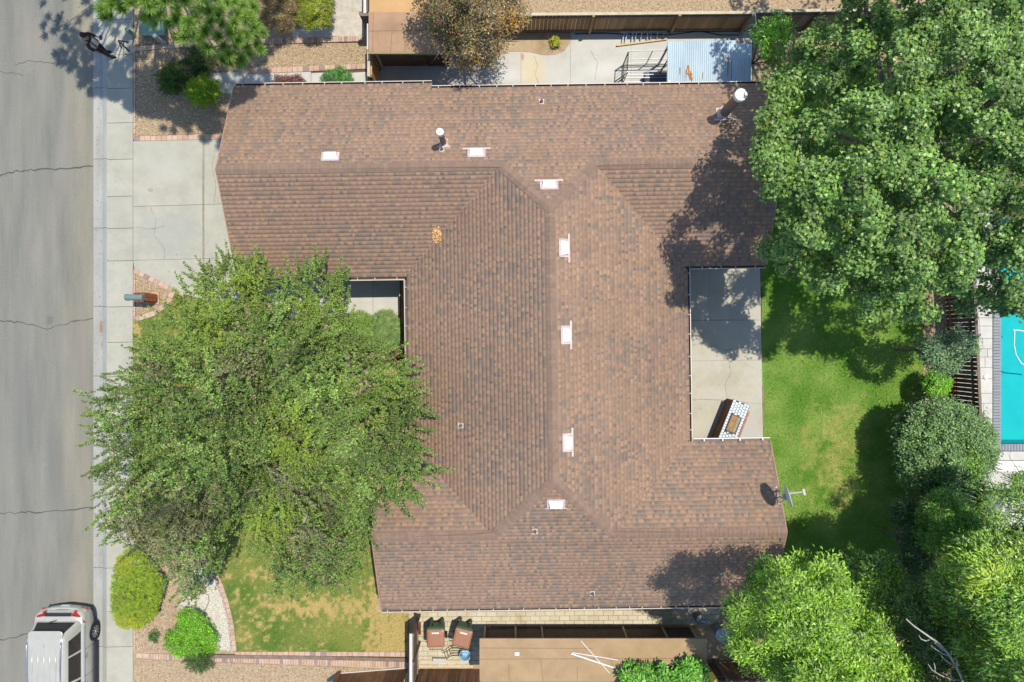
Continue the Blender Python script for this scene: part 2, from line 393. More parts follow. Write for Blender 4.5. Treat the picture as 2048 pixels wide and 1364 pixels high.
# ================================================================ THE SETTING
def px_poly(pts, h): return [Pxy(x, y, h) for x, y in pts]
def structure(name, o): o['kind'] = 'structure'; return o
def sheet(name, pts, z, mat, thick=0.04, parent=None, kind='structure', world_pts=False):
    m = MB(); m.prism(pts if world_pts else px_poly(pts, z), z - thick, z)
    o = m.build(name, mat, parent)
    if kind: o['kind'] = kind
    return o
def quad_slab(parent, pts, z, mat, gap=0.007, thick=0.06, name='slab'):
    q = [Vector(Pxy(x, y, z)) for x, y in pts]
    c = sum(q, Vector((0, 0))) / len(q)
    q = [p + (c - p).normalized() * gap * 1.4 for p in q]
    m = MB(); m.prism([tuple(p) for p in q], z - thick, z)
    return m.build(name, mat, parent)

POOL = (Pxy(1996, 0)[0], 26.0, Pxy(0, 887)[1], 4.6)     # x0, x1, y0, y1 of the pool basin
# ground sheet with an opening for the pool
def ground_sheet():
    x0, x1, y0, y1 = POOL; B = 220
    m = MB(); z = -0.06
    for a, b, c, d in ((-B, x0, -B, B), (x1, B, -B, B), (x0, x1, -B, y0), (x0, x1, y1, B)):
        m.add([(a, c, z), (b, c, z), (b, d, z), (a, d, z)], [(0, 1, 2, 3)])
    return structure('ground', m.build('ground', EARTH))
ground_sheet()
YZ = 0.10
yx0 = Pxy(266, 0, YZ)[0]; yx1 = Pxy(1912, 0, YZ)[0]
sheet('yard_soil', [(yx0, -60), (yx1, -60), (yx1, 60), (yx0, 60)], YZ, EARTH, 0.14, world_pts=True)

# road, with its cracks and oil spots
rx = Pxy(187, 0, 0)[0]
road = sheet('road', [(-32, -120), (rx, -120), (rx, 120), (-32, 120)], 0.0, ASPHALT, 0.05, world_pts=True)
def jag_line(pts, n, amp):
    out = []
    for (x0, y0), (x1, y1) in zip(pts[:-1], pts[1:]):
        for i in range(n):
            t = i / n
            out.append((x0 + (x1 - x0) * t, y0 + (y1 - y0) * t + random.uniform(-amp, amp)))
    out.append(pts[-1]); return out
def strip(m, pts, w, z):
    q = [Vector(Pxy(x, y, z)) for x, y in pts]
    vs_ = []; fs = []
    for i, p in enumerate(q):
        d = (q[min(i + 1, len(q) - 1)] - q[max(i - 1, 0)]).normalized(); nrm = Vector((-d.y, d.x))
        ww = w * random.uniform(0.45, 1.2)
        vs_ += [(*(p + nrm * ww / 2), z), (*(p - nrm * ww / 2), z)]
        if i: fs.append((2 * i - 2, 2 * i - 1, 2 * i + 1, 2 * i))
    m.add(vs_, fs)
for pts, w in (([(-60, 366), (0, 352), (30, 343), (60, 340), (120, 338), (188, 333)], 0.055), ([(-60, 640), (0, 643), (40, 645), (95, 657), (140, 645), (188, 637)], 0.045),
               ([(-60, 1030), (0, 1027), (50, 1025), (100, 1023), (188, 1015)], 0.045), ([(-60, 1290), (0, 1281), (60, 1266), (90, 1258), (188, 1254)], 0.05),
               ([(30, 130), (58, 121), (110, 128)], 0.025), ([(-20, 138), (30, 148), (48, 150)], 0.02)):
    m = MB(); strip(m, jag_line(pts, 7, 2.2), w, 0.004); m.build('road_crack', CRACK, road)
m = MB()
for px, py, r in ((125, 24, 5), (117, 30, 3), (120, 36, 2.6), (126, 43, 2.4), (135, 40, 1.8), (117, 46, 2), (123, 52, 1.8), (158, 14, 1.5), (80, 74, 1.8), (138, 65, 1), (145, 180, 1.2)):
    c = P(px, py, 0.004); n = 9; rr = r / 52.5
    m.add([(c.x + rr * random.uniform(.6, 1.1) * math.cos(2 * math.pi * k / n), c.y + rr * random.uniform(.5, 1) * math.sin(2 * math.pi * k / n), 0.004) for k in range(n)], [tuple(range(n))])
m.build('oil_spot', CRACK, road)
# gutter pan and rolled kerb in cast lengths; sidewalk in slabs
walk_joints = [-260, -190, -120, -40, 38, 109, 176, 245, 318, 392, 456, 521, 613, 684, 752, 822, 892, 962, 1028, 1075, 1135, 1222, 1293, 1366, 1440, 1510]
kerb = sheet('kerb', [(rx, -60), (Pxy(214, 0, .1)[0], -60), (Pxy(214, 0, .1)[0], 60), (rx, 60)], -0.01, JOINT, 0.05, world_pts=True)
gx = [Pxy(187, 0, 0)[0], Pxy(205, 0, .0)[0], Pxy(210, 0, .12)[0], Pxy(215, 0, .13)[0]]
for a, b in zip(walk_joints[::2][:-1], walk_joints[::2][1:]):
    ya = Pxy(0, a)[1] - 0.008; yb = Pxy(0, b)[1] + 0.008
    m = MB()
    prof = [(gx[0] + .004, 0.012), (gx[1], -0.002), (gx[1] + .05, .03), (gx[2] + .03, .112), (gx[3] - .006, .132), (gx[3] - .006, -.03), (gx[0] + .004, -.03)]
    n = len(prof)
    vs_ = [(x, ya, z) for x, z in prof] + [(x, yb, z) for x, z in prof]
    m.add(vs_, [tuple(range(n)), tuple(range(2 * n - 1, n - 1, -1))] + [(i, n + i, n + (i + 1) % n, (i + 1) % n) for i in range(n)])
    m.build('kerb_length', GUTTER_C, kerb)
walk = sheet('sidewalk', [(Pxy(214, 0, .1)[0], -60), (yx0, -60), (yx0, 60), (Pxy(214, 0, .1)[0], 60)], 0.09, JOINT, 0.1, world_pts=True)
for a, b in zip(walk_joints[:-1], walk_joints[1:]):
    xl = 213.5
    quad_slab(walk, [(xl, a + 1.2), (266, a), (266, b), (xl, b + 1.2)], 0.136, CONC)
for y0, y1 in ((-60, Pxy(0, -260)[1]), (Pxy(0, 1510)[1], 60)):
    pass
# driveway slabs
drive = sheet('driveway', [(266, 279), (558, 272), (558, 606), (400, 606), (362, 588), (266, 537)], 0.112, JOINT, 0.06)
for q in ([(266, 282), (408, 279), (408, 409), (266, 413)], [(408, 279), (558, 275), (558, 404), (408, 409)], [(266, 413), (408, 409), (408, 517), (266, 521)],
          [(408, 409), (558, 404), (558, 513), (408, 517)], [(266, 521), (408, 517), (408, 600), (364, 588), (268, 537)], [(408, 517), (558, 513), (558, 604), (408, 604)]):
    quad_slab(drive, q, 0.14, CONC)
# front walkway below the entry eave
fw = sheet('front_walkway', [(560, 560), (801, 555), (801, 633), (560, 637)], 0.112, JOINT, 0.05)
xs = [560, 604, 650, 692, 746, 800]
for a, b in zip(xs[:-1], xs[1:]):
    quad_slab(fw, [(a, 556), (b, 555), (b, 631), (a, 633)], 0.14, CONC_W)
# patio behind the house
pt = sheet('patio', [(1350, 490), (1522, 490), (1527, 905), (1350, 910)], 0.112, JOINT, 0.05)
for q in ([(1352, 492), (1418, 492), (1418, 640), (1352, 641)], [(1418, 492), (1515, 492), (1521, 545), (1522, 640), (1418, 640)], [(1352, 641), (1522, 640), (1524, 720), (1352, 722)],
          [(1352, 722), (1524, 720), (1525, 808), (1440, 800), (1352, 797)], [(1352, 797), (1440, 800), (1525, 808), (1527, 903), (1352, 906)]):
    quad_slab(pt, q, 0.14, PATIO, 0.005)
# side yard pad beyond the north eave
sp = sheet('side_yard_pad', [(742, 62), (1506, 60), (1506, 205), (742, 205)], 0.112, JOINT, 0.05)
for a, b in zip([744, 893, 1042, 1141, 1262, 1380, 1504][:-1], [744, 893, 1042, 1141, 1262, 1380, 1504][1:]):
    quad_slab(sp, [(a, 64), (b, 63), (b, 202), (a, 203)], 0.14, CONC_W, 0.004)
sheet('planter_soil', [(985, 64), (1141, 64), (1140, 86), (1128, 102), (1112, 109), (1085, 110), (1060, 104), (1022, 103), (985, 116)], 0.152, EARTH, 0.03)
# entry path by the neighbour's hedge, top of the frame
ap = sheet('entry_path', [(480, 140), (738, 135), (738, 175), (480, 182)], 0.112, JOINT, 0.05)
xs = [420, 486, 548, 622, 690, 737]
for a, b in zip(xs[:-1], xs[1:]):
    quad_slab(ap, [(a, 146), (b, 143), (b, 186), (a, 188)], 0.14, CONC_W)
sheet('gravel_path', [(662, -120), (730, -120), (728, 76), (664, 72)], 0.128, pm('pale_grit', [(0.3, S(168, 160, 144)), (0.7, S(198, 190, 174))], scale=5, rough=1, grain=0.25, gscale=40, bump=0.5), 0.05)
sheet('concrete_apron', [(585, 58), (664, 54), (664, 74), (585, 80)], 0.134, CONC_W, 0.05)

for pts in ([(300, 413), (312, 440), (308, 470), (330, 500), (328, 519)], [(430, 300), (424, 330), (432, 372), (428, 405)], [(268, 455), (300, 458), (330, 452)]):
    m = MB(); m.M = None; q = jag_line(pts, 6, 1.2); strip(m, q, .010, .1445); m.build('hairline_crack', JOINT, drive)
for pts in ([(1425, 690), (1450, 700), (1490, 694), (1523, 705)], [(1455, 800), (1450, 770), (1462, 745), (1458, 722)]):
    m = MB(); strip(m, jag_line(pts, 6, 1.2), .010, .1445); m.build('hairline_crack', JOINT, pt)
for pts in ([(1068, 112), (1075, 130), (1070, 150), (1078, 168)], [(1180, 100), (1195, 125), (1190, 160)]):
    m = MB(); strip(m, jag_line(pts, 6, 1.2), .010, .1445); m.build('hairline_crack', JOINT, sp)
# ---------------- lawns: soil with its own green and straw patches, and blades of grass
def g2(px, py, cx, cy, rx_, ry_): return np.exp(-(((px - cx) / rx_) ** 2 + ((py - cy) / ry_) ** 2))
def mixc(a, b, t): return a * (1 - t[:, None]) + b * t[:, None]
def c3(r, g, b): return np.array([lin(r), lin(g), lin(b)])
def front_col(px, py):
    n1 = fbm(px, py, 1 / 60); n2 = fbm(px, py, 1 / 7, 3); n3 = fbm(px + 300, py, 1 / 22, 3)
    base = mixc(c3(92, 118, 50), c3(132, 136, 70), np.clip(n1 * 2.2 - .6, 0, 1))
    dry = 1.15 * g2(px, py, 630, 1215, 85, 26) + 1.3 * g2(px, py, 775, 1225, 52, 75) + 1.0 * g2(px, py, 790, 1290, 60, 40) + .55 * g2(px, py, 500, 1265, 45, 40) + .5 * g2(px, py, 640, 1295, 18, 14) + .35 * g2(px, py, 520, 1150, 60, 50)
    dry = dry + .75 * g2(px, py, 272, 690, 14, 80) - .5 * g2(px, py, 650, 1275, 70, 22)
    k = np.clip((dry * 1.3 + (n2 - .5) * 3.6 + (n3 - .5) * 1.2 - .55) * 1.5, 0, 1)
    return mixc(base, c3(176, 156, 100), k)
def back_col(px, py):
    n1 = fbm(px, py, 1 / 50); n2 = fbm(px, py, 1 / 8, 3); n3 = fbm(px, py, 1 / 24, 3)
    base = mixc(c3(92, 132, 46), c3(130, 155, 74), np.clip(n1 * 2.2 - .6, 0, 1))
    dry = .85 * g2(px, py, 1670, 900, 70, 120) + .8 * g2(px, py, 1825, 795, 22, 50) + .3 * g2(px, py, 1640, 1000, 70, 40) + .6 * g2(px, py, 1840, 1005, 50, 24)
    k = np.clip((dry * 1.4 + (n2 - .5) * 1.7 + (n3 - .5) * 1.3 - .55) * 1.3, 0, 1)
    return mixc(base, c3(158, 158, 88), k * .85)
LZ = 0.115
def lawn(name, poly, colf, blades):
    step = 4.0
    xs = [p[0] for p in poly]; ys = [p[1] for p in poly]
    gx_, gy_ = np.meshgrid(np.arange(min(xs) - step, max(xs) + 2 * step, step), np.arange(min(ys) - step, max(ys) + 2 * step, step))
    nr, nc = gx_.shape
    x = gx_.ravel(); y = gy_.ravel(); k = inpoly(x, y, poly)
    z = LZ + 0.02 * fbm(x, y, 1 / 40, 3)
    sc = (H - LZ) / F
    V = np.stack([(x - 1024) * sc, -(y - 682) * sc, z], 1)
    idx = np.arange(nr * nc).reshape(nr, nc)
    Q = np.stack([idx[1:, :-1], idx[1:, 1:], idx[:-1, 1:], idx[:-1, :-1]], -1).reshape(-1, 4)
    Q = Q[k[Q].sum(1) >= 2]
    me = np_mesh(name, V, Q, SOILV, colf(x, y) * 0.8, smooth=True)
    o = link(name, me); o['kind'] = 'structure'
    bx, by = sample_poly(poly, blades)
    n = len(bx); c = colf(bx, by) * RNG.uniform(.75, 1.3, (n, 1))
    p0 = np.stack([(bx - 1024) * sc, -(by - 682) * sc, LZ + 0.018 * fbm(bx, by, 1 / 40, 3)], 1)
    a = RNG.uniform(0, 2 * np.pi, n) + 3 * fbm(bx, by, 1 / 30, 2); lean = RNG.uniform(.35, 1.1, n); L = RNG.uniform(.05, .10, n)
    d = np.stack([np.cos(a) * np.sin(lean), np.sin(a) * np.sin(lean), np.cos(lean)], 1)
    s = np.stack([-np.sin(a), np.cos(a), np.zeros(n)], 1) * RNG.uniform(.005, .01, (n, 1))
    V = np.stack([p0 - s, p0 + s, p0 + d * L[:, None] * .6 + s * .8, p0 + d * L[:, None] - s * .2], 1).reshape(-1, 3)
    me = np_mesh('grass', V, np.arange(4 * n).reshape(n, 4), GRASSM, np.repeat(c, 4, 0))
    g = link('grass', me); return o, g
_, g = lawn('front_lawn', [(266, 642), (300, 632), (322, 615), (342, 585), (365, 592), (470, 640), (690, 660), (690, 800), (806, 800), (806, 895), (752, 905), (752, 1225), (818, 1226), (817, 1305), (473, 1304), (466, 1250), (451, 1195), (427, 1135), (400, 1105), (330, 1085), (266, 1062)], front_col, 60000)
tag(g, 'short patchy grass of the front lawn with straw coloured bare spots', 'grass', kind='stuff')
_, g = lawn('back_lawn', [(1524, 520), (1528, 200), (1560, 130), (1846, 130), (1846, 700), (1842, 830), (1840, 1060), (1840, 1260), (1560, 1260), (1530, 1190), (1530, 905)], back_col, 85000)
tag(g, 'bright green grass of the back lawn with a few dry patches', 'grass', kind='stuff')

# ---------------- gravel beds with loose stones
def stones(name, label, poly, n, size, cols, z, cat='gravel'):
    px, py = sample_poly(poly, n); n = len(px)
    sc = (H - z) / F
    c = np.stack([(px - 1024) * sc, -(py - 682) * sc, np.full(n, z + .004)], 1)
    r = RNG.uniform(size[0], size[1], n)
    base = np.array([(1, 0, 0), (0, 1, 0), (-1, 0, 0), (0, -1, 0), (0, 0, .8), (0, 0, -.4)], float)
    a = RNG.uniform(0, 6.28, n); st = RNG.uniform(.6, 1.5, n)
    V = base[None] * r[:, None, None] * RNG.uniform(.7, 1.2, (n, 6, 1)); V[:, :, 0] *= st[:, None]
    ca, sa = np.cos(a)[:, None], np.sin(a)[:, None]
    V = np.stack([V[:, :, 0] * ca - V[:, :, 1] * sa, V[:, :, 0] * sa + V[:, :, 1] * ca, V[:, :, 2]], -1) + c[:, None, :]
    fb = np.array([(0, 1, 4), (1, 2, 4), (2, 3, 4), (3, 0, 4), (1, 0, 5), (2, 1, 5), (3, 2, 5), (0, 3, 5)])
    Fc = (fb[None] + 6 * np.arange(n)[:, None, None]).reshape(-1, 3)
    cc = np.array([c3(*k) for k in cols])[RNG.integers(0, len(cols), n)] * .85 * RNG.uniform(.8, 1.12, (n, 1))
    o = link(name, np_mesh(name, V.reshape(-1, 3), Fc, STONE, np.repeat(cc, 6, 0)))
    return tag(o, label, cat, kind='stuff')
TANS = [(204, 178, 140), (186, 158, 120), (216, 196, 164), (168, 140, 106), (196, 172, 138), (226, 212, 188)]
GREYS = [(188, 178, 158), (168, 156, 136), (206, 196, 178), (150, 138, 120), (214, 206, 192)]
bz = 0.118
for nm, lb, poly, n, cols in (
    ('gravel', 'tan gravel of the bed between the sidewalk and the garage roof', [(270, 96), (430, 92), (530, 82), (735, 88), (735, 132), (480, 142), (470, 180), (455, 265), (270, 272)], 7500, TANS),
    ('gravel', 'tan gravel inside the brick triangle around the mailbox', [(270, 546), (345, 583), (322, 612), (300, 624), (270, 630)], 900, TANS),
    ('gravel', 'pale gravel of the curved bed with the golden hedge and bright shrub', [(266, 1068), (330, 1090), (400, 1112), (425, 1142), (446, 1198), (460, 1250), (466, 1304), (300, 1306), (270, 1300)], 5200, TANS + GREYS + [(226, 216, 196)]),
    ('gravel', 'greyish gravel strip along the bottom edge below the brick border', [(268, 1318), (815, 1340), (815, 1440), (268, 1440)], 5200, GREYS + TANS[:3]),
    ('gravel', 'loose grit on bare earth beyond the top board fence', [(1000, -160), (1700, -160), (1700, 26), (1000, 30)], 4200, [(160, 136, 104), (186, 164, 132), (206, 186, 158)]),
    ('gravel', 'grey brown grit under the pine at the top of the frame', [(268, -100), (520, -100), (520, 70), (268, 92)], 2600, GREYS + [(140, 120, 96)]),
    ('gravel', 'pinkish gravel strip between back lawn and slatted pool fence', [(1848, 480), (1898, 480), (1898, 830), (1900, 1100), (1846, 1100)], 3200, [(186, 158, 138), (166, 138, 118), (204, 180, 160)])):
    sheet('gravel_bed', poly, bz, BED, 0.05)
    stones(nm, lb, poly, n, (0.012, 0.03), cols, bz)
# crushed white rock pad in the curved bed
sheet('crushed_rock_pad', [(384, 1148), (402, 1134), (421, 1138), (442, 1195), (455, 1243), (461, 1300), (438, 1300), (404, 1236), (362, 1208), (372, 1172)], 0.128, pm('crushed_white_rock', [(0.3, S(196, 190, 174)), (0.7, S(212, 207, 193))], scale=4, rough=1, grain=0.2, gscale=40, bump=0.4), 0.03)

stones('gravel', 'pale cream crushed rock inside the curved bed', [(376, 1148), (400, 1130), (424, 1134), (446, 1192), (459, 1244), (465, 1302), (436, 1306), (404, 1240), (352, 1214), (366, 1170)], 4200, (0.010, 0.024), [(232, 226, 210), (218, 212, 196), (240, 236, 222), (204, 196, 178), (226, 212, 188)], 0.130)
# ---------------- brick edgings (each brick its own piece)
def brick_run(parent, pts, z, width, pitch, hgt=0.06, joint=0.008):
    q = [Vector(Pxy(x, y, z)) for x, y in pts]
    seg = [(q[i + 1] - q[i]).length for i in range(len(q) - 1)]; L = sum(seg); n = max(1, round(L / pitch)); st = L / n
    for k in range(n):
        t = (k + .5) * st; i = 0
        while t > seg[i] and i < len(seg) - 1: t -= seg[i]; i += 1
        d = (q[i + 1] - q[i]).normalized(); c = q[i] + d * t
        piece('brick', parent, BRICK, (c.x, c.y, z - hgt / 2 + random.uniform(-.004, .004)), (st - joint, width * random.uniform(.96, 1.03), hgt), math.atan2(d.y, d.x) + random.uniform(-.02, .02))
def brick_thing(label, base, runs, group='brick edgings in the front yard'):
    e_ = empty('brick_edging', P(*base, YZ), label, 'brick edging', group)
    for r in runs: brick_run(e_, *r)
    return e_
BZ = 0.165
brick_thing('straight row of bricks between the gravel bed and the top of the driveway', (360, 277), [([(268, 277), (452, 273)], BZ, 0.19, 0.2)])
brick_thing('low brick row ending the gravel bed below the grey pole', (350, 92), [([(270, 97), (330, 92), (430, 88), (532, 82)], BZ + .02, 0.16, 0.21)])
brick_thing('thin line of bricks on edge along the sidewalk beside the upper gravel bed', (268, 190), [([(268.5, 98), (268.5, 268)], BZ - .01, 0.07, 0.21)])
brick_thing('brick row in front of the clipped hedge, upper of the two rows', (630, 82), [([(532, 82), (722, 77)], BZ + .03, 0.2, 0.105)])
brick_thing('brick row beside the entry path, lower of the two rows', (610, 136), [([(478, 143), (600, 138), (734, 132)], BZ, 0.2, 0.2)])
brick_thing('brick triangle around the mailbox bed', (310, 590), [([(268, 541), (366, 591)], BZ, 0.17, 0.2), ([(344, 585), (338, 600), (326, 613), (306, 627), (268, 640)], BZ, 0.19, 0.2), ([(268.5, 548), (268.5, 634)], BZ, 0.07, 0.2)])
brick_thing('curved brick border between crushed rock and the front lawn', (455, 1215), [([(404, 1112), (426, 1138), (442, 1172), (453, 1205), (463, 1248), (469, 1302)], BZ, 0.15, 0.2)])
brick_thing('upper brick row along the bottom of the front lawn', (640, 1308), [([(470, 1308), (640, 1308), (812, 1309)], BZ, 0.17, 0.2)])
brick_thing('lower brick row below the timber at the bottom of the front yard', (560, 1322), [([(272, 1311), (298, 1312)], BZ - .03, 0.17, 0.2), ([(301, 1313), (420, 1318), (640, 1325), (814, 1330)], BZ - .03, 0.22, 0.1)])
brick_thing('thin brick line along the sidewalk beside the lower gravel bed', (268, 1270), [([(268.5, 1238), (268.5, 1300)], BZ - .02, 0.07, 0.2)])
# grey landscape timbers lying along the lower brick row
tb = empty('landscape_timber', P(600, 1316, YZ), 'long weathered grey landscape timbers laid end to end between two brick rows', 'timber')
for a, b in (((398, 1313), (640, 1316)), ((642, 1316.5), (815, 1320))):
    mm = MB(); A = P(*a, .2); B_ = P(*b, .2); mm.bar(A - Vector((0, 0, .07)), B_ - Vector((0, 0, .07)), .13, .13); mm.build('timber', WOOD_GREY, tb)

# ---------------- side yard pavers
pv = sheet('side_yard_paving', [(834, 1190), (1440, 1186), (1440, 1262), (990, 1262), (990, 1330), (834, 1330)], 0.112, pm('paver_joint', S(168, 140, 96), scale=6, rough=1, grain=0.2, bump=0.2), 0.05)
pw, ph = 0.37, 0.185
x0, y1 = Pxy(836, 1195, .14)
xr, xm = Pxy(1440, 0, .14)[0], Pxy(985, 0, .14)[0]; ys_, yb = Pxy(0, 1256, .14)[1], Pxy(0, 1326, .14)[1]
r = 0
while y1 - r * ph > yb:
    yy = y1 - (r + .5) * ph; off = 0 if r % 2 else -pw / 2
    xe = xr if yy > ys_ else xm
    k = 0
    while x0 + off + k * pw < xe:
        a = max(x0, x0 + off + k * pw); b = min(xe, x0 + off + (k + 1) * pw); k += 1
        if b - a > .06:
            piece('paver', pv, PAVER, ((a + b) / 2, yy + (a + b - x0 * 2) * .004, .112 + .03 / 2 + random.uniform(-.003, .004)), (b - a - .012, ph - .012, .034), random.uniform(-.008, .008))
    r += 1

# ---------------- pool: basin, water, coping and stone deck
px0, px1, py0, py1 = POOL
POOLPL = pm('turquoise_pool_plaster', [(0.3, S(84, 188, 190)), (0.7, S(100, 200, 200))], scale=1.2, rough=0.7, grain=0.03, bump=0)
m = MB(); d = -1.05
m.add([(px0, py0, -.02), (px1, py0, -.02), (px1, py1, -.02), (px0, py1, -.02), (px0, py0, d), (px1, py0, d), (px1, py1, d), (px0, py1, d)],
      [(4, 5, 6, 7), (0, 4, 7, 3), (1, 2, 6, 5), (0, 1, 5, 4), (3, 7, 6, 2)])
structure('pool_basin', m.build('pool_basin', POOLPL))
wm, nt, b = newmat('pool_water')
nt.nodes.remove(b)
tr = nt.nodes.new('ShaderNodeBsdfTransparent'); tr.inputs[0].default_value = (0.32, 0.88, 0.90, 1)
gl = nt.nodes.new('ShaderNodeBsdfGlossy'); gl.inputs['Roughness'].default_value = 0.04
fr = nt.nodes.new('ShaderNodeFresnel'); fr.inputs[0].default_value = 1.33
bp = nt.nodes.new('ShaderNodeBump'); bp.inputs['Strength'].default_value = 0.12; bp.inputs['Distance'].default_value = 0.02
nt.links.new(_noise(nt, 3.2, 4, 0.6, pos(nt)), bp.inputs['Height'])
nt.links.new(bp.outputs[0], gl.inputs['Normal']); nt.links.new(bp.outputs[0], fr.inputs['Normal'])
mx = nt.nodes.new('ShaderNodeMixShader'); nt.links.new(fr.outputs[0], mx.inputs[0]); nt.links.new(tr.outputs[0], mx.inputs[1]); nt.links.new(gl.outputs[0], mx.inputs[2])
nt.links.new(mx.outputs[0], nt.nodes['Material Output'].inputs['Surface'])
m = MB(); m.add([(px0, py0, .0), (px1, py0, .0), (px1, py1, .0), (px0, py1, .0)], [(0, 1, 2, 3)]); structure('pool_water', m.build('pool_water', wm))
DECK = pm('stamped_pale_deck', [(0.3, S(182, 178, 168)), (0.6, S(200, 197, 188)), (0.8, S(190, 184, 172))], scale=2.2, rough=0.85, grain=0.07, bump=0.3, rnd=0.04)
DECK_W = pm('white_deck_band', S(232, 230, 226), scale=3, rough=0.7, grain=0.03, bump=0.1)
COPE = pm('grey_coping_brick', [(0.3, S(132, 136, 144)), (0.7, S(150, 152, 158))], scale=5, rough=0.8, grain=0.08, bump=0.2, rnd=0.06)
dk = MB()
for a, b_, c_, d_ in ((yx1, px0, -60, 60), (px0, px1, -60, py0), (px0, px1, py1, 60), (px1, px1 + 60, -60, 60)):
    dk.box(((a + b_) / 2, (c_ + d_) / 2, .025), (b_ - a, d_ - c_, .15))
deck = structure('pool_deck', dk.build('pool_deck', JOINT))
cw = Pxy(0, 0)[0]
xc0 = px0 - .30
y = py1 + .3
while y > py0 - .02:          # coping bricks along the near side
    piece('coping_brick', deck, COPE, (px0 - .13, y - .055, .115), (.30, .098, .05)); y -= .112
x = px0 - .28
while x < px1:
    piece('coping_brick', deck, COPE, (x + .055, py0 - .13, .115), (.098, .26, .05)); x += .112
    if x > 20.5: break
x_l = yx1 + .02
def tile_rows(xa, xb, ya, yb_, wmin, wmax):
    y = yb_
    while y > ya:
        h_ = min(random.uniform(.28, .6), y - ya)
        if h_ < .06: break
        x = xa
        while x < xb - .02:
            w_ = min(random.uniform(wmin, wmax), xb - x)
            if xb - x - w_ < .15: w_ = xb - x
            piece('deck_tile', deck, DECK, (x + w_ / 2, y - h_ / 2, .115), (w_ - .012, h_ - .012, .045)); x += w_
        y -= h_
tile_rows(x_l, px0 - .30, py0 - .3, py1 + .4, .2, .5)
tile_rows(px0 - .28, 20.5, py0 - .62, py0 - .28, .5, 1.2)
sheet('white_deck_band', [(x_l, py0 - 1.04), (21, py0 - 1.04), (21, py0 - .64), (x_l, py0 - .64)], .142, DECK_W, .045, parent=deck, world_pts=True)
tile_rows(x_l, 20.5, py0 - 5.2, py0 - 1.05, .4, .9)
# ================================================================ THE HOUSE
house = empty('house', (0, 0, 0), 'single storey house under a brown shingle roof with hips, valleys and gable ends', 'house', rz=R(0.8))
HM = wmat(house); HM3 = HM.to_3x3()
PT = 0.48
ZN = lambda x, y: 2.72 + PT * (8.72 - y)
ZNS = lambda x, y: 4.213 - PT * (5.61 - y)
ZW = lambda x, y: 2.60 + PT * (x + 3.64)
ZE = lambda x, y: 2.60 + PT * (6.10 - x)
ZS = lambda x, y: 2.60 + PT * (y + 9.21)
ZSN = lambda x, y: 4.011 - PT * (y + 6.27)
xW, xE = -0.28, 2.74; xWs, xEs = -0.70, 3.16; yN, yS = 4.10, -4.34; xA = 1.23
eN1, eN2, eNS1, eNS2, eW, eE, eSN, eS = 8.83, 8.62, 2.27, 2.49, -3.55, 6.01, -3.54, -9.11
gW1, gE1, gW2, gE2 = -9.37, 8.71, -4.60, 8.76; xJ = -2.62
vW = xW - (5.61 - eNS1); vE = xE + (5.61 - eNS2); vWs = xWs - (eSN + 6.27); vEs = xEs + (eSN + 6.27)
faces = [   # plan polygon, height, up-slope direction in plan
    ([(gW1, eN2), (gE1, eN2), (gE1, 5.61), (xE, 5.61), (xA, yN), (xW, 5.61), (gW1, 5.61)], ZN, (0, -1)),
    ([(gW1, eN1), (xJ, eN1), (xJ, eN2 - .002), (gW1, eN2 - .002)], ZN, (0, -1)),
    ([(gW1, 5.61), (xW, 5.61), (vW, eNS1), (gW1, eNS1)], ZNS, (0, 1)),
    ([(xE, 5.61), (gE1, 5.61), (gE1, eNS2), (vE, eNS2)], ZNS, (0, 1)),
    ([(xA, yN), (xA, yS), (xWs, -6.27), (eW, -6.27 - (eW - xWs)), (eW, 5.61 + (eW - xW)), (xW, 5.61)], ZW, (1, 0)),
    ([(xA, yN), (xE, 5.61), (eE, 5.61 - (eE - xE)), (eE, -6.27 + (eE - xEs)), (xEs, -6.27), (xA, yS)], ZE, (-1, 0)),
    ([(gW2, eS), (gE2, eS), (gE2, -6.27), (xEs, -6.27), (xA, yS), (xWs, -6.27), (gW2, -6.27)], ZS, (0, 1)),
    ([(gW2, -6.27), (xWs, -6.27), (vWs, eSN), (gW2, eSN)], ZSN, (0, -1)),
    ([(xEs, -6.27), (gE2, -6.27), (gE2, eSN), (vEs, eSN)], ZSN, (0, -1)),
]
ROOFWOOD = pm('roof_fascia_board', [(0.3, S(112, 90, 78)), (0.7, S(128, 104, 90))], scale=3, rough=0.8, grain=0.08, bump=0.1)
m = MB(); m.M = HM
for poly, zf, up in faces:
    n = len(poly)
    vs_ = [(x, y, zf(x, y) - .012) for x, y in poly] + [(x, y, zf(x, y) - .19) for x, y in poly]
    A = sum(poly[i][0] * poly[(i + 1) % n][1] - poly[(i + 1) % n][0] * poly[i][1] for i in range(n))
    fs = [tuple(range(n)), tuple(range(2 * n - 1, n - 1, -1))] + [(i, n + i, n + (i + 1) % n, (i + 1) % n) for i in range(n)]
    if A < 0: fs = [f[::-1] for f in fs]
    m.add(vs_, fs)
roof = m.build('roof', ROOFWOOD, house)

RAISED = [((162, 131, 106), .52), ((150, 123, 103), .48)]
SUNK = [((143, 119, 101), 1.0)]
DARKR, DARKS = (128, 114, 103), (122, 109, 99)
BAND = (143, 119, 101)
def pick(tbl):
    r = random.random(); a = 0
    for c, w in tbl:
        a += w
        if r <= a: return c
    return tbl[-1][0]
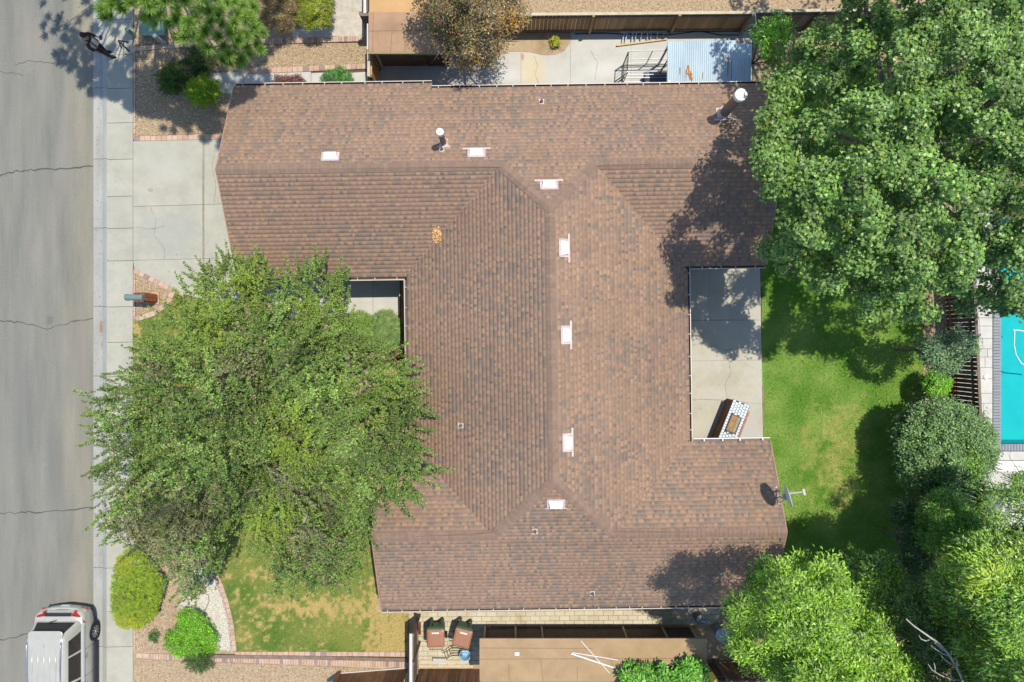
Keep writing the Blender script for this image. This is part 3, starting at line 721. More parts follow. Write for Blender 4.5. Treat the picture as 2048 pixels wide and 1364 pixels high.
# weathered runs below vents: (x, y, down-slope direction, length)
STREAKS = [(-5.9, 6.1, (0, 1), 1.8), (-1.1, 6.2, (0, 1), 2.0), (1.15, 5.05, (0, 1), 2.2), (1.62, 2.9, (1, 0), 2.6), (1.68, .2, (1, 0), 2.8), (1.72, -3.2, (1, 0), 2.4), (1.3, -5.2, (0, -1), 2.2), (6.9, 7.4, (0, 1), 1.2), (-2.2, 6.5, (0, 1), 1.4)]
EXP = 0.1285
tabsV, tabsC, cand = [], [], []
for fi, (poly, zf, up) in enumerate(faces):
    ux, uy = up; sx, sy = uy, -ux             # s runs along the eave
    if fi == 0 or fi == 1: ref = -eN1 if False else None
    T = [(x * sx + y * sy, x * ux + y * uy) for x, y in poly]
    tmin = min(t for _, t in T); tmax = max(t for _, t in T)
    # courses line up across faces of equal slope direction
    t0g = {0: -8.62, 1: -8.83}.get(fi, tmin)
    def rng(t):
        xs = []
        n = len(T)
        for i in range(n):
            (s1, q1), (s2, q2) = T[i], T[(i + 1) % n]
            if abs(q1 - q2) < 1e-9:
                if abs(q1 - t) < 1e-6: xs += [s1, s2]
            elif min(q1, q2) - 1e-7 <= t <= max(q1, q2) + 1e-7:
                xs.append(s1 + (s2 - s1) * (t - q1) / (q2 - q1))
        return (min(xs), max(xs)) if xs else None
    k = 0
    while True:
        ta = t0g + k * EXP; k += 1
        if ta >= tmax - .01: break
        tb_ = min(ta + EXP, tmax)
        ra, rb = rng(ta + 1e-4), rng(tb_ - 1e-4)
        if ra is None or rb is None: continue
        lo = min(ra[0], rb[0]); hi = max(ra[1], rb[1])
        tone = random.uniform(.95, 1.05)
        was_dark = False; s = lo - random.uniform(0, .2); up_tab = random.random() < .5
        while s < hi:
            w = random.choice((.09, .12, .15, .17)) if up_tab else random.choice((.06, .08, .1, .12))
            e = s + w
            a0, a1 = max(s, ra[0]), min(e, ra[1]); b0, b1 = max(s, rb[0]), min(e, rb[1])
            if a1 < a0: a0 = a1 = min(max((s + e) / 2, ra[0]), ra[1])
            if b1 < b0: b0 = b1 = min(max((s + e) / 2, rb[0]), rb[1])
            if (a1 - a0) + (b1 - b0) > .012:
                hr = random.uniform(.022, .027) if up_tab else .014
                tl = ta - (.004 if k > 1 else .03)
                def pt(ss, tt, dz):
                    x = ss * sx + tt * ux; y = ss * sy + tt * uy
                    return (x, y, zf(x, y) + dz)
                tm = tl + (tb_ - tl) * .62; m0 = a0 + (b0 - a0) * .62; m1 = a1 + (b1 - a1) * .62
                q = [pt(a0, tl, hr), pt(a1, tl, hr), pt(m1, tm, hr * .5), pt(m0, tm, hr * .5), pt(a0, tl, -.004), pt(a1, tl, -.004),
                     pt(m0, tm, hr * .5), pt(m1, tm, hr * .5), pt(b1, tb_, .002), pt(b0, tb_, .002)]
                dk = float(fbm(np.array([s * 1.0 + fi * 9]), np.array([ta * 1.0 + fi * 5]), .9, 3)[0]); dk = random.random() < np.clip((dk - .36) * 1.5, .04, .5) * (.35 if was_dark else 1.0); was_dark = dk
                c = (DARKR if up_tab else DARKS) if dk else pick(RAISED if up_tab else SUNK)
                xm, ym, _ = pt((s + e) / 2, ta, 0); fade = 1 + .20 * (float(fbm(np.array([xm + 31.0]), np.array([ym + 17.0]), .33, 3)[0]) - .5)
                for vx, vy, ud, ll in STREAKS:
                    dxx, dyy = xm - vx, ym - vy; al = dxx * ud[0] + dyy * ud[1]; ac = abs(-dxx * ud[1] + dyy * ud[0])
                    if 0 < al < ll and ac < .26: fade *= 1 - .13 * (1 - al / ll) * (1 - ac / .26)
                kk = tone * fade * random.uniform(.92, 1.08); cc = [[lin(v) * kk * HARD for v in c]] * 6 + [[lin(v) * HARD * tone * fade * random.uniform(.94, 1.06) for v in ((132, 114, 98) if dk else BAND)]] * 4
                full = (a1 - a0) > .155 and (b1 - b0) > .155
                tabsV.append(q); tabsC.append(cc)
                if full and up_tab and fi in (4, 5): cand.append((q[0][2], len(tabsV) - 1))
            s = e; up_tab = not up_tab
cand.sort(reverse=True)
single = set(i for _, i in cand[:300])
rest = [i for i in range(len(tabsV)) if i not in single]
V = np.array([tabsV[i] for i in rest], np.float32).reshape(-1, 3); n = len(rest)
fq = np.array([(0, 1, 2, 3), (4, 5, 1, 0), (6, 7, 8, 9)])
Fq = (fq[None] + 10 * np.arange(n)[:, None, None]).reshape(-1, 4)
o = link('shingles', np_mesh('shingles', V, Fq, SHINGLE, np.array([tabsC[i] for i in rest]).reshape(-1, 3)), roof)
o['kind'] = 'stuff'
for i in sorted(single):
    q = np.array(tabsV[i]); c0 = q.mean(0)
    o = link('shingle', np_mesh('shingle', q - c0, fq, SHINGLE, np.array(tabsC[i])), roof); o.location = c0
# folded ridge and hip shingles
def cap_mesh(name, cross, mat):
    L, w, t = .16, .155, .012
    v = []
    for xx, lift in ((-L / 2, .004), (L / 2, .016)):
        for yy, zz in ((-w, -w * cross), (-.02, -.004), (.02, -.004), (w, -w * cross)):
            v.append((xx, yy, zz + lift + t))
        for yy, zz in ((-w, -w * cross), (w, -w * cross)): v.append((xx, yy, zz + lift - .012))
    f = [(0, 6, 7, 1), (1, 7, 8, 2), (2, 8, 9, 3), (4, 10, 6, 0), (3, 9, 11, 5), (6, 10, 11, 9, 8, 7), (0, 1, 2, 3, 5, 4)]
    me = bpy.data.meshes.new(name); me.from_pydata(v, [], f); me.materials.append(mat); me.update(); return me
RIDGE = pm('ridge_shingle', [(0.3, S(128, 107, 92)), (0.7, S(144, 120, 103))], scale=7, rough=0.92, grain=0.1, gscale=90, bump=0.2, rnd=0.08, spec=0.2)
cap_r = cap_mesh('ridge_shingle', PT, RIDGE); cap_h = cap_mesh('hip_shingle', PT / math.sqrt(2), RIDGE)
zr1, zr2, zA = 4.213, 4.011, 2.60 + PT * 4.87
for a, b_, hip in (((gW1, 5.61, zr1), (xW, 5.61, zr1), 0), ((gE1, 5.61, zr1), (xE, 5.61, zr1), 0), ((gW2, -6.27, zr2), (xWs, -6.27, zr2), 0), ((gE2, -6.27, zr2), (xEs, -6.27, zr2), 0),
                   ((xA, yN, zA), (xA, yS, zA), 0), ((xW, 5.61, zr1), (xA, yN, zA), 1), ((xE, 5.61, zr1), (xA, yN, zA), 1), ((xWs, -6.27, zr2), (xA, yS, zA), 1), ((xEs, -6.27, zr2), (xA, yS, zA), 1)):
    a = Vector(a); b_ = Vector(b_); d = b_ - a; n = max(1, round(d.length / .145)); x = d.normalized()
    y = Vector((0, 0, 1)).cross(x).normalized(); z = x.cross(y); rot = Matrix((x, y, z)).transposed().to_4x4()
    for i in range(n):
        o = link('ridge_shingle', cap_h if hip else cap_r, roof)
        p = a + d * ((i + .5) / n)
        # the exposed lower end of a cap faces down the hip
        rr = rot @ Matrix.Rotation(math.pi, 4, 'Z') if hip else rot
        o.matrix_basis = Matrix.Translation(p + Vector((0, 0, .008))) @ rr
# valleys read as a slight worn line of cut shingle: metal below
# rake drip edges
RAKE = plain('rake_drip_edge', S(170, 134, 112), 0.6)
for gx_, y0_, yr, y1_, zf0, zf1 in ((gW1, eN1, 5.61, eNS1, ZN, ZNS), (gE1, eN2, 5.61, eNS2, ZN, ZNS), (gW2, eS, -6.27, eSN, ZS, ZSN), (gE2, eS, -6.27, eSN, ZS, ZSN)):
    sgn = 1 if gx_ > 0 else -1
    for ya, yb2, zf in ((y0_, yr, zf0), (yr, y1_, zf1)):
        A = Vector((gx_ + sgn * .012, ya, zf(gx_, ya) - .005)); B_ = Vector((gx_ + sgn * .012, yb2, zf(gx_, yb2) - .005))
        m = MB(); m.M = HM; m.bar(A, B_, .03, .05); m.build('rake_trim', RAKE, house)
# walls
m = MB(); m.M = HM
m.box((-.33, 5.55, 1.33), (17.1, 5.2, 2.46)); m.box((1.22, -.5, 1.32), (8.6, 7.3, 2.44)); m.box((2.08, -6.35, 1.325), (12.3, 4.6, 2.45))
for gx_, yc, hw, zb, zt in ((-8.86, 5.61, 2.55, 2.55, 3.95), (8.2, 5.61, 2.55, 2.55, 3.95), (-4.05, -6.27, 2.25, 2.5, 3.75), (8.21, -6.27, 2.25, 2.5, 3.75)):
    vs_ = [(gx_ + dx, yc + s_ * hw, zb) for dx in (-.02, .02) for s_ in (-1, 1)] + [(gx_ + dx, yc, zt) for dx in (-.02, .02)]
    m.add(vs_, [(0, 1, 4), (3, 2, 5), (0, 4, 5, 2), (4, 1, 3, 5), (1, 0, 2, 3)])
m.build('wall', STUCCO, house)
# gutters with hanger straps
def gutter(a, b_, nrm, z, mat, strapmat, pitch=.62):
    a = Vector((*a, z)); b_ = Vector((*b_, z)); d = (b_ - a); L = d.length; d.normalize(); nv = Vector((*nrm, 0))
    prof = [(0, 0), (0, -.09), (.10, -.09), (.105, .0), (.122, .0), (.118, -.105), (-.008, -.105), (-.008, 0)]
    m = MB(); m.M = HM; k = len(prof)
    vs_ = [a + nv * u + Vector((0, 0, w)) for u, w in prof] + [b_ + nv * u + Vector((0, 0, w)) for u, w in prof]
    m.add(vs_, [tuple(range(k)), tuple(range(2 * k - 1, k - 1, -1))] + [(i, k + i, k + (i + 1) % k, (i + 1) % k) for i in range(k)])
    g_ = m.build('gutter', mat, house)
    lip = MB(); lip.M = HM; lip.bar(a + nv * .114 + Vector((0, 0, .006)), b_ + nv * .114 + Vector((0, 0, .006)), .028, .012); lip.build('gutter_lip', strapmat, g_)
    n = int(L / pitch)
    for i in range(n):
        p = a + d * ((i + random.uniform(.35, .65)) * L / n)
        s_ = MB(); s_.M = HM
        s_.bar(p - nv * .09 + Vector((0, 0, .055)), p + nv * .11 + Vector((0, 0, .012)), .028, .006, up=Vector((0, 0, 1)))
        s_.build('strap', strapmat, g_)
zg = -.035
gutter((gW1, eN1), (xJ, eN1), (0, 1), ZN(0, eN1) + zg, GUTTERB, GUTTERM)
gutter((xJ, eN2), (gE1, eN2), (0, 1), ZN(0, eN2) + zg, GUTTERB, GUTTERM)
gutter((gW1, eNS1), (eW - .11, eNS1), (0, -1), ZNS(0, eNS1) + zg, GUTTERB, GUTTERM)
gutter((eW, eNS1 - .11), (eW, eSN + .11), (-1, 0), ZW(eW, 0) + zg, GUTTERB, GUTTERM)
gutter((eE, eNS2), (eE, eSN), (1, 0), ZE(eE, 0) + zg, GUTTERB, GUTTERM)
gutter((eE + .13, eNS2), (gE1, eNS2), (0, -1), ZNS(0, eNS2) + zg, GUTTERB, GUTTERM)
gutter((eE + .13, eSN), (gE2, eSN), (0, 1), ZSN(0, eSN) + zg, GUTTERB, WHITEP, .55)
gutter((gW2, eSN), (eW - .13, eSN), (0, 1), ZSN(0, eSN) + zg, GUTTERB, GUTTERM)
gutter((gW2, eS), (gE2, eS), (0, -1), ZS(0, eS) + zg, GUTTERB, GUTTERM, .5)

def roof_z(x, y):
    main = min(ZW(x, y), ZE(x, y), ZN(x, y), ZS(x, y))
    z = main if eW - .1 < x < eE + .1 else -9
    if y > 1.5: z = max(z, min(ZN(x, y), ZNS(x, y)))
    if y < -3.0: z = max(z, min(ZS(x, y), ZSN(x, y)))
    return z
HMI = HM.inverted()
def on_roof(px, py):
    z = 3.5
    for _ in range(12):
        l = HMI @ P(px, py, z); z = roof_z(l.x, l.y)
    return Vector((l.x, l.y, z))
def slope_frame(l):
    e_ = .02
    gxx = (roof_z(l.x + e_, l.y) - roof_z(l.x - e_, l.y)) / (2 * e_); gyy = (roof_z(l.x, l.y + e_) - roof_z(l.x, l.y - e_)) / (2 * e_)
    up = Vector((gxx, gyy, gxx * gxx + gyy * gyy)).normalized()
    nrm = Vector((-gxx, -gyy, 1)).normalized()
    side = up.cross(nrm)
    return Matrix((side, up, nrm)).transposed()       # x along the eave, y up the slope, z out of the roof
# low slant-back attic vents: flange with a lip on the down-slope side, and a hood
for px, py, lip in ((661, 314, 0), (953, 307, 1), (1098, 371, 1), (1127, 496, 1), (1131, 670, 1), (1134, 885, 1), (1112, 1007, 0.4)):
    l = on_roof(px, py); M_ = HM @ Matrix.Translation(l) @ slope_frame(l).to_4x4()
    rv = MB(); rv.M = M_
    rv.box((0, 0.0, .018), (.58, .36, .012))
    if lip: rv.box((0, -.175, .03), (.58 + .32 * lip, .07 if lip == 1 else .02, .025))
    v = rv.build('roof_vent', VENTM, house)
    hd = MB(); hd.M = M_
    hd.add([(-.21, -.13, .03), (.21, -.13, .03), (.24, .12, .03), (-.24, .12, .03), (-.19, -.10, .14), (.19, -.10, .14), (.21, .10, .055), (-.21, .10, .055)],
           [(3, 2, 1, 0), (4, 5, 6, 7), (0, 1, 5, 4), (1, 2, 6, 5), (2, 3, 7, 6), (3, 0, 4, 7)])
    hd.build('hood', HOODM, v)
    rm = MB(); rm.M = M_
    for a, b_ in (((-.27, -.16), (-.27, .17)), ((.27, -.16), (.27, .17)), ((-.27, .17), (.27, .17))):
        rm.bar((a[0], a[1], .035), (b_[0], b_[1], .035), .03, .03)
    rm.build('vent_rim', VENTM, v)
# plumbing vent pipes with a flashing cone
for px, py, bent in ((1083, 204, 1), (884, 299, 1), (922, 851, 0), (1070, 1062, 0), (1185, 1186, 1)):
    l = on_roof(px, py); M_ = HM @ Matrix.Translation(l) @ slope_frame(l).to_4x4()
    fl_ = MB(); fl_.M = M_; fl_.box((0, .02, .02), (.16, .18, .012)); fl_.box((0, -.08, .026), (.2, .04, .012))
    v = fl_.build('pipe_flashing', VENTM, house)
    pp = MB(); w0 = HM @ l
    pp.lathe(w0, [(.06, -.02), (.055, .06), (.036, .10), (.036, .2), (.024, .2), (.024, .1)], 12)
    pp.build('vent_pipe', FLUE if not bent else plain('grey_pipe', S(120, 112, 108), .6), v)
# two round metal flues
for px, py, r_, hh in ((1447, 227, .155, 1.75), (887.5, 286, .095, 1.2)):
    l = on_roof(px, py); M_ = HM @ Matrix.Translation(l) @ slope_frame(l).to_4x4()
    fl_ = MB(); fl_.M = M_
    fl_.box((0, .0, .02), (r_ * 3.0, r_ * 3.0, .014)); fl_.box((0, r_ * 1.9, .026), (r_ * 4.4, .06, .02)); fl_.lathe((0, 0, .02), [(r_ * 1.5, 0), (r_ * 1.02, .16)], 20)
    v = fl_.build('flue_flashing', VENTM, house)
    w0 = HM @ l
    ft = MB(); ft.lathe(w0, [(r_, -.1), (r_, hh * .2), (r_ * 1.06, hh * .2), (r_ * 1.06, hh * .25), (r_, hh * .26), (r_, hh - .1), (r_ * .9, hh - .02)], 24)
    t_ = ft.build('flue_pipe', FLUE, house, smooth=False)
    fc = MB(); fc.lathe(w0 + Vector((0, 0, hh)), [(r_ * 1.24, -.16), (r_ * 1.24, -.005), (r_ * 1.15, .012), (r_ * .4, .022)], 28)
    fc.build('flue_cap', WHITEP, t_)
# drift of tan leaves caught in the valley
lv = on_roof(873, 470); nn = 90
a = RNG.uniform(0, 6.28, nn); rr = RNG.uniform(0, 1, nn) ** .7
px_ = 874 + 10 * rr * np.cos(a); py_ = 470 + 17 * rr * np.sin(a)
Vs, Cs = [], []
for i in range(nn):
    l = on_roof(px_[i], py_[i]); w0 = HM @ (l + Vector((0, 0, .03 + random.uniform(0, .03)))); t = random.uniform(0, 6.28); s_ = random.uniform(.03, .05)
    d1 = Vector((math.cos(t), math.sin(t), random.uniform(-.3, .3))) * s_; d2 = Vector((-math.sin(t), math.cos(t), random.uniform(-.3, .3))) * s_ * .5
    Vs += [w0 - d1, w0 + d2, w0 + d1, w0 - d2]; Cs += [c3(*random.choice(((214, 168, 96), (196, 150, 84), (180, 130, 76), (220, 182, 120))))] * 4
o = link('fallen_leaves', np_mesh('fallen_leaves', np.array([tuple(v) for v in Vs]), np.arange(4 * nn).reshape(nn, 4), LEAF, np.array(Cs)))
tag(o, 'small drift of dry tan leaves caught on the shingle roof', 'leaves', kind='stuff')
# ================================================================ THINGS IN THE YARD AND STREET
def base_px(px, py, h):
    """ground pixel position of the foot of something whose top, h metres up, is seen at px, py"""
    k = (H - h) / H
    return (1024 + (px - 1024) * k, 682 + (py - 682) * k)
def fence(name, label, cat, a, b, h, bw, gap, mat, face, posts=(), postmat=None, rails=(.25, 1.3), railmat=None, caprail=None, group=None, z0=YZ, thick=.02):
    A = P(*a, z0); B_ = P(*b, z0); A.z = B_.z = z0
    d = (B_ - A); L = d.length; d.normalize(); nv = Vector((-d.y, d.x, 0)) * face
    f = empty(name, (A + B_) / 2, label, cat, group)
    n = max(1, round(L / (bw + gap))); st = L / n; rz = math.atan2(d.y, d.x)
    for i in range(n):
        c = A + d * ((i + .5) * st); hh = h + random.uniform(-.012, .012)
        piece('board', f, mat, c + nv * random.uniform(-.004, .004) + Vector((0, 0, hh / 2)), (st - gap, thick, hh), rz)
    for r in rails:
        mm = MB(); mm.box((A + B_) / 2 + nv * (thick / 2 + .022) + Vector((0, 0, r)), (L, .04, .09), rz); mm.build('rail', railmat or mat, f)
    for t in posts:
        c = A + d * (t * L) + nv * (thick / 2 + .05)
        mm = MB(); mm.box(c + Vector((0, 0, (h + .03) / 2)), (.1, .1, h + .03), rz); p_ = mm.build('post', postmat or mat, f)
    if caprail:
        mm = MB(); mm.box((A + B_) / 2 + Vector((0, 0, h + .02)), (L, .1, .03), rz); mm.build('cap_rail', caprail, f)
    return f
fence('board_fence', 'tan vertical board fence with posts along the concrete side yard at the top', 'fence', (905, 67), (1486, 62), 1.45, .14, .008, WOOD_TAN, -1, (.47, .75, .99), WOOD_TAN, (.2, 1.25), WOOD_GREY, WOOD_PALE)
fence('board_fence', 'shaded board fence running on behind the big leafy tree at top right', 'fence', (1488, 61), (1880, 56), 1.5, .14, .008, WOOD_GREY, -1, (.3, .7), WOOD_GREY, (.2, 1.25), WOOD_GREY, WOOD_PALE)
fence('side_fence', 'grey brown side fence between front lawn and the trash carts', 'fence', (836, 1226), (836, 1352), 1.8, .14, .006, WOOD_GREY, 1, (.02, .45, .98), WOOD_GREY, (.3, 1.5), WOOD_GREY, METAL_L)
mm = MB(); sf = C.objects['side_fence']
mm.bar(P(839, 1268, .35), P(839, 1245, 1.6), .05, .1, up=Vector((1, 0, 0))); mm.build('brace', WOOD_RED, sf)
fence('board_fence', 'stained brown board fence left of the side fence at the bottom edge', 'fence', (676, 1347), (816, 1336), 1.75, .15, .006, WOOD_BROWN, 1, (.03,), WOOD_BROWN, (.02, 1.4), METAL_L, None)
fence('board_fence', 'stained brown board fence behind the two trash carts', 'fence', (840, 1338), (975, 1338), 1.75, .15, .006, WOOD_BROWN, 1, (), WOOD_BROWN, (1.4,), WOOD_BROWN, None)
fence('board_fence', 'dark board fence right of the tan shed roof at the bottom edge', 'fence', (1412, 1322), (1720, 1318), 1.6, .15, .01, WOOD_BROWN, 1, (.05, .5), WOOD_GREY, (.15, 1.3), WOOD_GREY, WOOD_GREY)
fence('board_fence', 'grey section of fence beside the brown roofed patio shed', 'fence', (757, 92), (757, 140), 1.8, .14, .006, WOOD_GREY, 1, (.0, .98), WOOD_GREY, (.3, 1.5), WOOD_GREY, METAL_L)
fence('gate', 'orange stained board gate at the end of the entry path', 'gate', (757, 141), (757, 189), 1.75, .14, .005, WOOD_ORANGE, 1, (.98,), WOOD_GREY, (.3, 1.45), WOOD_PALE, WOOD_PALE)
fence('board_fence', 'short dark fence return at the corner of the patio shed', 'fence', (741, 74), (757, 74), 1.75, .13, .006, WOOD_GREY, 1, (.05, .95), WOOD_GREY, (1.4,), WOOD_GREY, WOOD_GREY)
fence('board_fence', 'fence with a pale cap running up from the patio shed along the gravel path', 'fence', (750, -90), (750, 72), 1.75, .14, .006, WOOD_GREY, 1, (.98,), WOOD_GREY, (.3, 1.4), WOOD_GREY, METAL_L)
fence('slatted_fence', 'dark fence of spaced vertical slats between the lawn and the pool', 'fence', (1886, 470), (1914, 1090), 1.62, .14, .02, pm('dark_fence_slat', [(0.3, S(84, 68, 58)), (0.7, S(104, 86, 74))], scale=3, rough=.85, grain=.12, bump=.2, rnd=.2), -1, (.12, .44, .78), WOOD_GREY, (.25, 1.35), WOOD_BROWN, WOOD_GREY)  # slat colour darkened to carry the shade on the lawn side

# ---- sheds
def shed(name, label, x0, x1, y0, y1, h, over, roofmat, wallmat, studs, studmat, slope=.0, cat='shed', roof_over=None, seams=()):
    s = empty(name, ((x0 + x1) / 2, (y0 + y1) / 2, YZ), label, cat)
    mm = MB(); mm.box(((x0 + x1) / 2, (y0 + y1) / 2, (h + YZ) / 2 - .03), (x1 - x0, y1 - y0, h - YZ - .06)); mm.build('wall', wallmat, s)
    ox0, ox1, oy0, oy1 = over
    X0, X1, Y0, Y1 = x0 - ox0, x1 + ox1, y0 - oy0, y1 + oy1
    mm = MB(); mm.box(((X0 + X1) / 2, (Y0 + Y1) / 2, h), (X1 - X0, Y1 - Y0, .06)); r_ = mm.build('roof', roofmat, s)
    for a, b_ in seams:
        mm = MB(); pts = [(X0 + (X1 - X0) * (a[0] + (b_[0] - a[0]) * t), Y0 + (Y1 - Y0) * (a[1] + (b_[1] - a[1]) * t) + random.uniform(-.006, .006)) for t in (0, .2, .4, .6, .8, 1)]
        for p, q in zip(pts[:-1], pts[1:]): mm.bar((*p, h + .033), (*q, h + .033), .014, .006)
        mm.build('roof_seam', SEAM, r_)
    return s, (X0, X1, Y0, Y1)
sY = P(0, 1253, .1).y
shed1, ext1 = shed('garden_shed', 'long low shed with flat tan roof and pale studs beside the house', -1.03, 6.72, -11.80, -10.86, 2.2, (.10, .06, .05, .50), TANROOF, DARKWALL, None, None,
    seams=(((0, .52), (1, .54)), ((.0, .78), (.5, .77)), ((.28, 0), (.27, .5)), ((.43, 0), (.43, .35)), ((.13, .02), (.13, .4)), ((.6, .1), (.57, .62)), ((.76, 0), (.77, .5))))
for px in (971, 1031, 1083, 1244, 1322, 1386):
    X = (px - 1024) / 52.5
    mm = MB(); mm.box((X, -10.82, 1.15), (.06, .06, 2.0)); mm.build('stud', WOOD_PALE, shed1)
mm = MB(); mm.box((2.85, -11.87, 2.16), (7.9, .07, .1)); mm.build('gutter', plain('grey_shed_gutter', S(120, 122, 126), .5), shed1)
for px in (978, 1010, 1050, 1110, 1150, 1190, 1215, 1280, 1350):
    X = (px - 1024) / 52.5
    mm = MB(); mm.box((X, -10.852, 1.12), (.02, .016, 2.0)); mm.build('batten', DARKWALL, shed1)
shed2, ext2 = shed('patio_shed', 'open fronted patio shed with brown flat roof beside the orange gate', -4.92, -2.36, 10.42, 11.36, 2.3, (.05, .09, .40, .04), SHEDROOF, DARKWALL, None, None,
    seams=(((.0, .52), (1, .57)), ((.28, 0), (.3, .5)), ((.47, 0), (.46, .5)), ((.05, 0), (.06, 1))))
for px in (767, 894):
    X = (px - 1024) / 52.5
    mm = MB(); mm.box((X, 10.37, 1.2), (.08, .08, 2.1)); mm.build('post', WOOD_PALE, shed2)
mm = MB(); mm.box((-3.63, 9.99, 2.27), (2.72, .05, .12)); mm.build('fascia', pm('greenish_fascia', S(150, 140, 100), scale=4, rough=.8, grain=.1), shed2)
for px in (800, 828, 860):
    X = (px - 1024) / 52.5
    mm = MB(); mm.box((X, 10.408, 1.15), (.02, .02, 2.0)); mm.build('batten', DARKWALL, shed2)
shed3, _ = shed('neighbour_shed', 'flat orange tan roof at the top edge left of the olive brown tree', -4.9, -1.6, 11.55, 15.5, 2.15, (.08, .1, .12, .1), NROOF, DARKWALL, None, None)
# things lying on the tan shed roof
zr = 2.235
for a, b_, r_, lab in (((1142, 1307), (1230, 1336), .028, 'thickest white plastic pipe lying on the tan shed roof'), ((1145, 1305), (1236, 1320), .016, 'thin white plastic pipe lying nearly level across the tan shed roof'), ((1161, 1281), (1219, 1346), .014, 'thin white plastic pipe lying steeply across the two others')):
    mm = MB(); dz = .016 if 'steeply' in lab else 0
    A = P(*a, zr + r_ + dz * 3); B_ = P(*b_, zr + r_ + dz * 3); mm.tube([A, B_], r_, 10)
    tag(mm.build('plastic_pipe', WHITEP, None, smooth=False), lab, 'pipe', 'white pipes on the shed roof')
mm = MB(); mm.box(P(1034, 1308, zr + .004), (.16, .11, .006), .05); tag(mm.build('paper', WHITEP), 'small white square of paper lying on the tan shed roof', 'paper')

# ---- corrugated metal cover
cov = empty('metal_cover', P(1415, 130, .14), 'corrugated metal lean-to roof with rust stains beside the house eave', 'metal roof')
CORR = pm('corrugated_iron', [(0.25, S(150, 168, 176)), (0.55, S(172, 188, 194)), (0.8, S(186, 198, 202))], scale=1.3, rough=.45, grain=.06, bump=.05, metal=.25, rnd=.04, stretch=(1, .25, 1))
RUST = pm('rust_patch', [(0.3, S(150, 88, 42)), (0.7, S(190, 130, 70))], scale=9, rough=.9, grain=.2, bump=.2)
def corr(px0, px1, py0, py1, h0, h1, z_off=0):
    a = P(px0, py0, h0); b_ = P(px1, py1, h1); n = int((b_.x - a.x) / .012); mm = MB()
    def fn(u, v):
        x = a.x + (b_.x - a.x) * u; return (x, a.y + (b_.y - a.y) * v, h0 + (h1 - h0) * v + z_off + .011 * math.sin(2 * math.pi * x / .076))
    mm.grid(fn, n, 2); return mm.build('metal_sheet', CORR, cov, smooth=True)
sheets = [(1335, 1372, 83, 169), (1368, 1408, 82, 169), (1404, 1438, 81, 169), (1434, 1470, 81, 169), (1468, 1502, 87, 169)]
for i, (a, b_, c_, d_) in enumerate(sheets): corr(a, b_, c_, d_, 2.05, 1.95, .006 * (i % 2) + .001 * i)
for px, py in ((1337, 84), (1500, 88), (1337, 165), (1500, 165)):
    X, Y = Pxy(px, py, 2.0); mm = MB(); mm.box((X + (.04 if px < 1400 else -.04), Y - (.05 if py < 100 else -.05), 1.05), (.06, .06, 1.86)); mm.build('post', GALV, cov)
def rust(pts, h):
    n = 12
    for px, py, rx_, ry_ in pts:
        mm = MB()
        c = P(px, py, h); vs_ = [(c.x + rx_ / 56 * math.cos(2 * math.pi * k / n) * random.uniform(.5, 1.2), c.y + ry_ / 56 * math.sin(2 * math.pi * k / n) * random.uniform(.6, 1.15), 2.02) for k in range(n)]
        # follow the corrugation
        vs_ = [(x, y, 2.05 - .1 * (P(0, 83, 2.05).y - y) / (P(0, 83, 2.05).y - P(0, 169, 1.95).y) + .012 + .008 + .011 * math.sin(2 * math.pi * x / .076)) for x, y, z in vs_]
        mm.add(vs_, [tuple(range(n))]); mm.build('rust_stain', RUST, cov)
rust([(1376, 140, 3, 10), (1381, 150, 3.5, 9), (1372, 148, 1.2, 12), (1384, 158, 2, 5)], 2.0)
rust([(1360, 142, 1, 9), (1456, 130, 1, 22), (1463, 140, 1.2, 24), (1450, 118, .8, 12), (1406, 150, .7, 8), (1437, 145, .7, 10)], 2.0)

# ---- pipe-rail pen beside the metal cover
pen = empty('pipe_pen', P(1270, 130, .14), 'pen of grey pipe rails standing on the concrete left of the metal cover', 'pen')
def rails(a, b_, hs, mat, r_=.018, posts=(0, 1), bars=0):
    A = P(*a, .14); B_ = P(*b_, .14); hmax = max(hs)
    for hh in hs:
        mm = MB(); mm.tube([A + Vector((0, 0, hh)), B_ + Vector((0, 0, hh))], r_, 7); mm.build('rail', mat, pen)
    for t in posts:
        p = A.lerp(B_, t); mm = MB(); mm.tube([p, p + Vector((0, 0, hmax))], r_ * 1.1, 7); mm.build('post', mat, pen)
    for i in range(bars):
        p = A.lerp(B_, (i + .5) / bars); mm = MB(); mm.tube([p + Vector((0, 0, min(hs))), p + Vector((0, 0, hmax))], .008, 5); mm.build('bar', mat, pen)
rails((1246, 130), (1338, 128), (.12, .5, 1.25), STEEL, posts=(0, .5, 1))
rails((1246, 166), (1336, 165), (.1, .5, .8, 1.1), STEEL, posts=(0, 1))
rails((1246, 131), (1244, 166), (.12, 1.2), DARKSTEEL, posts=(0,), bars=6)
rails((1244, 167), (1214, 190), (.12, .6, 1.0), DARKSTEEL, posts=(1,), bars=4)
rails((1330, 131), (1308, 166), (.12, 1.2), DARKSTEEL, posts=(), bars=7)
hb = empty('storage_box', P(1312, 160, .14), 'dark grey flat topped storage box with two lids inside the pipe pen', 'box')
for px in (1301.5, 1324):
    mm = MB(); c = P(px, 155, .6); mm.box((c.x, c.y, .37), (.40, .36, .46)); bx_ = mm.build('bin', plain('dark_box', S(60, 68, 82), .6), hb)
    mm = MB(); mm.box((c.x, c.y, .615), (.405, .38, .03)); mm.build('lid', plain('slate_lid', S(74, 84, 100), .5), hb)

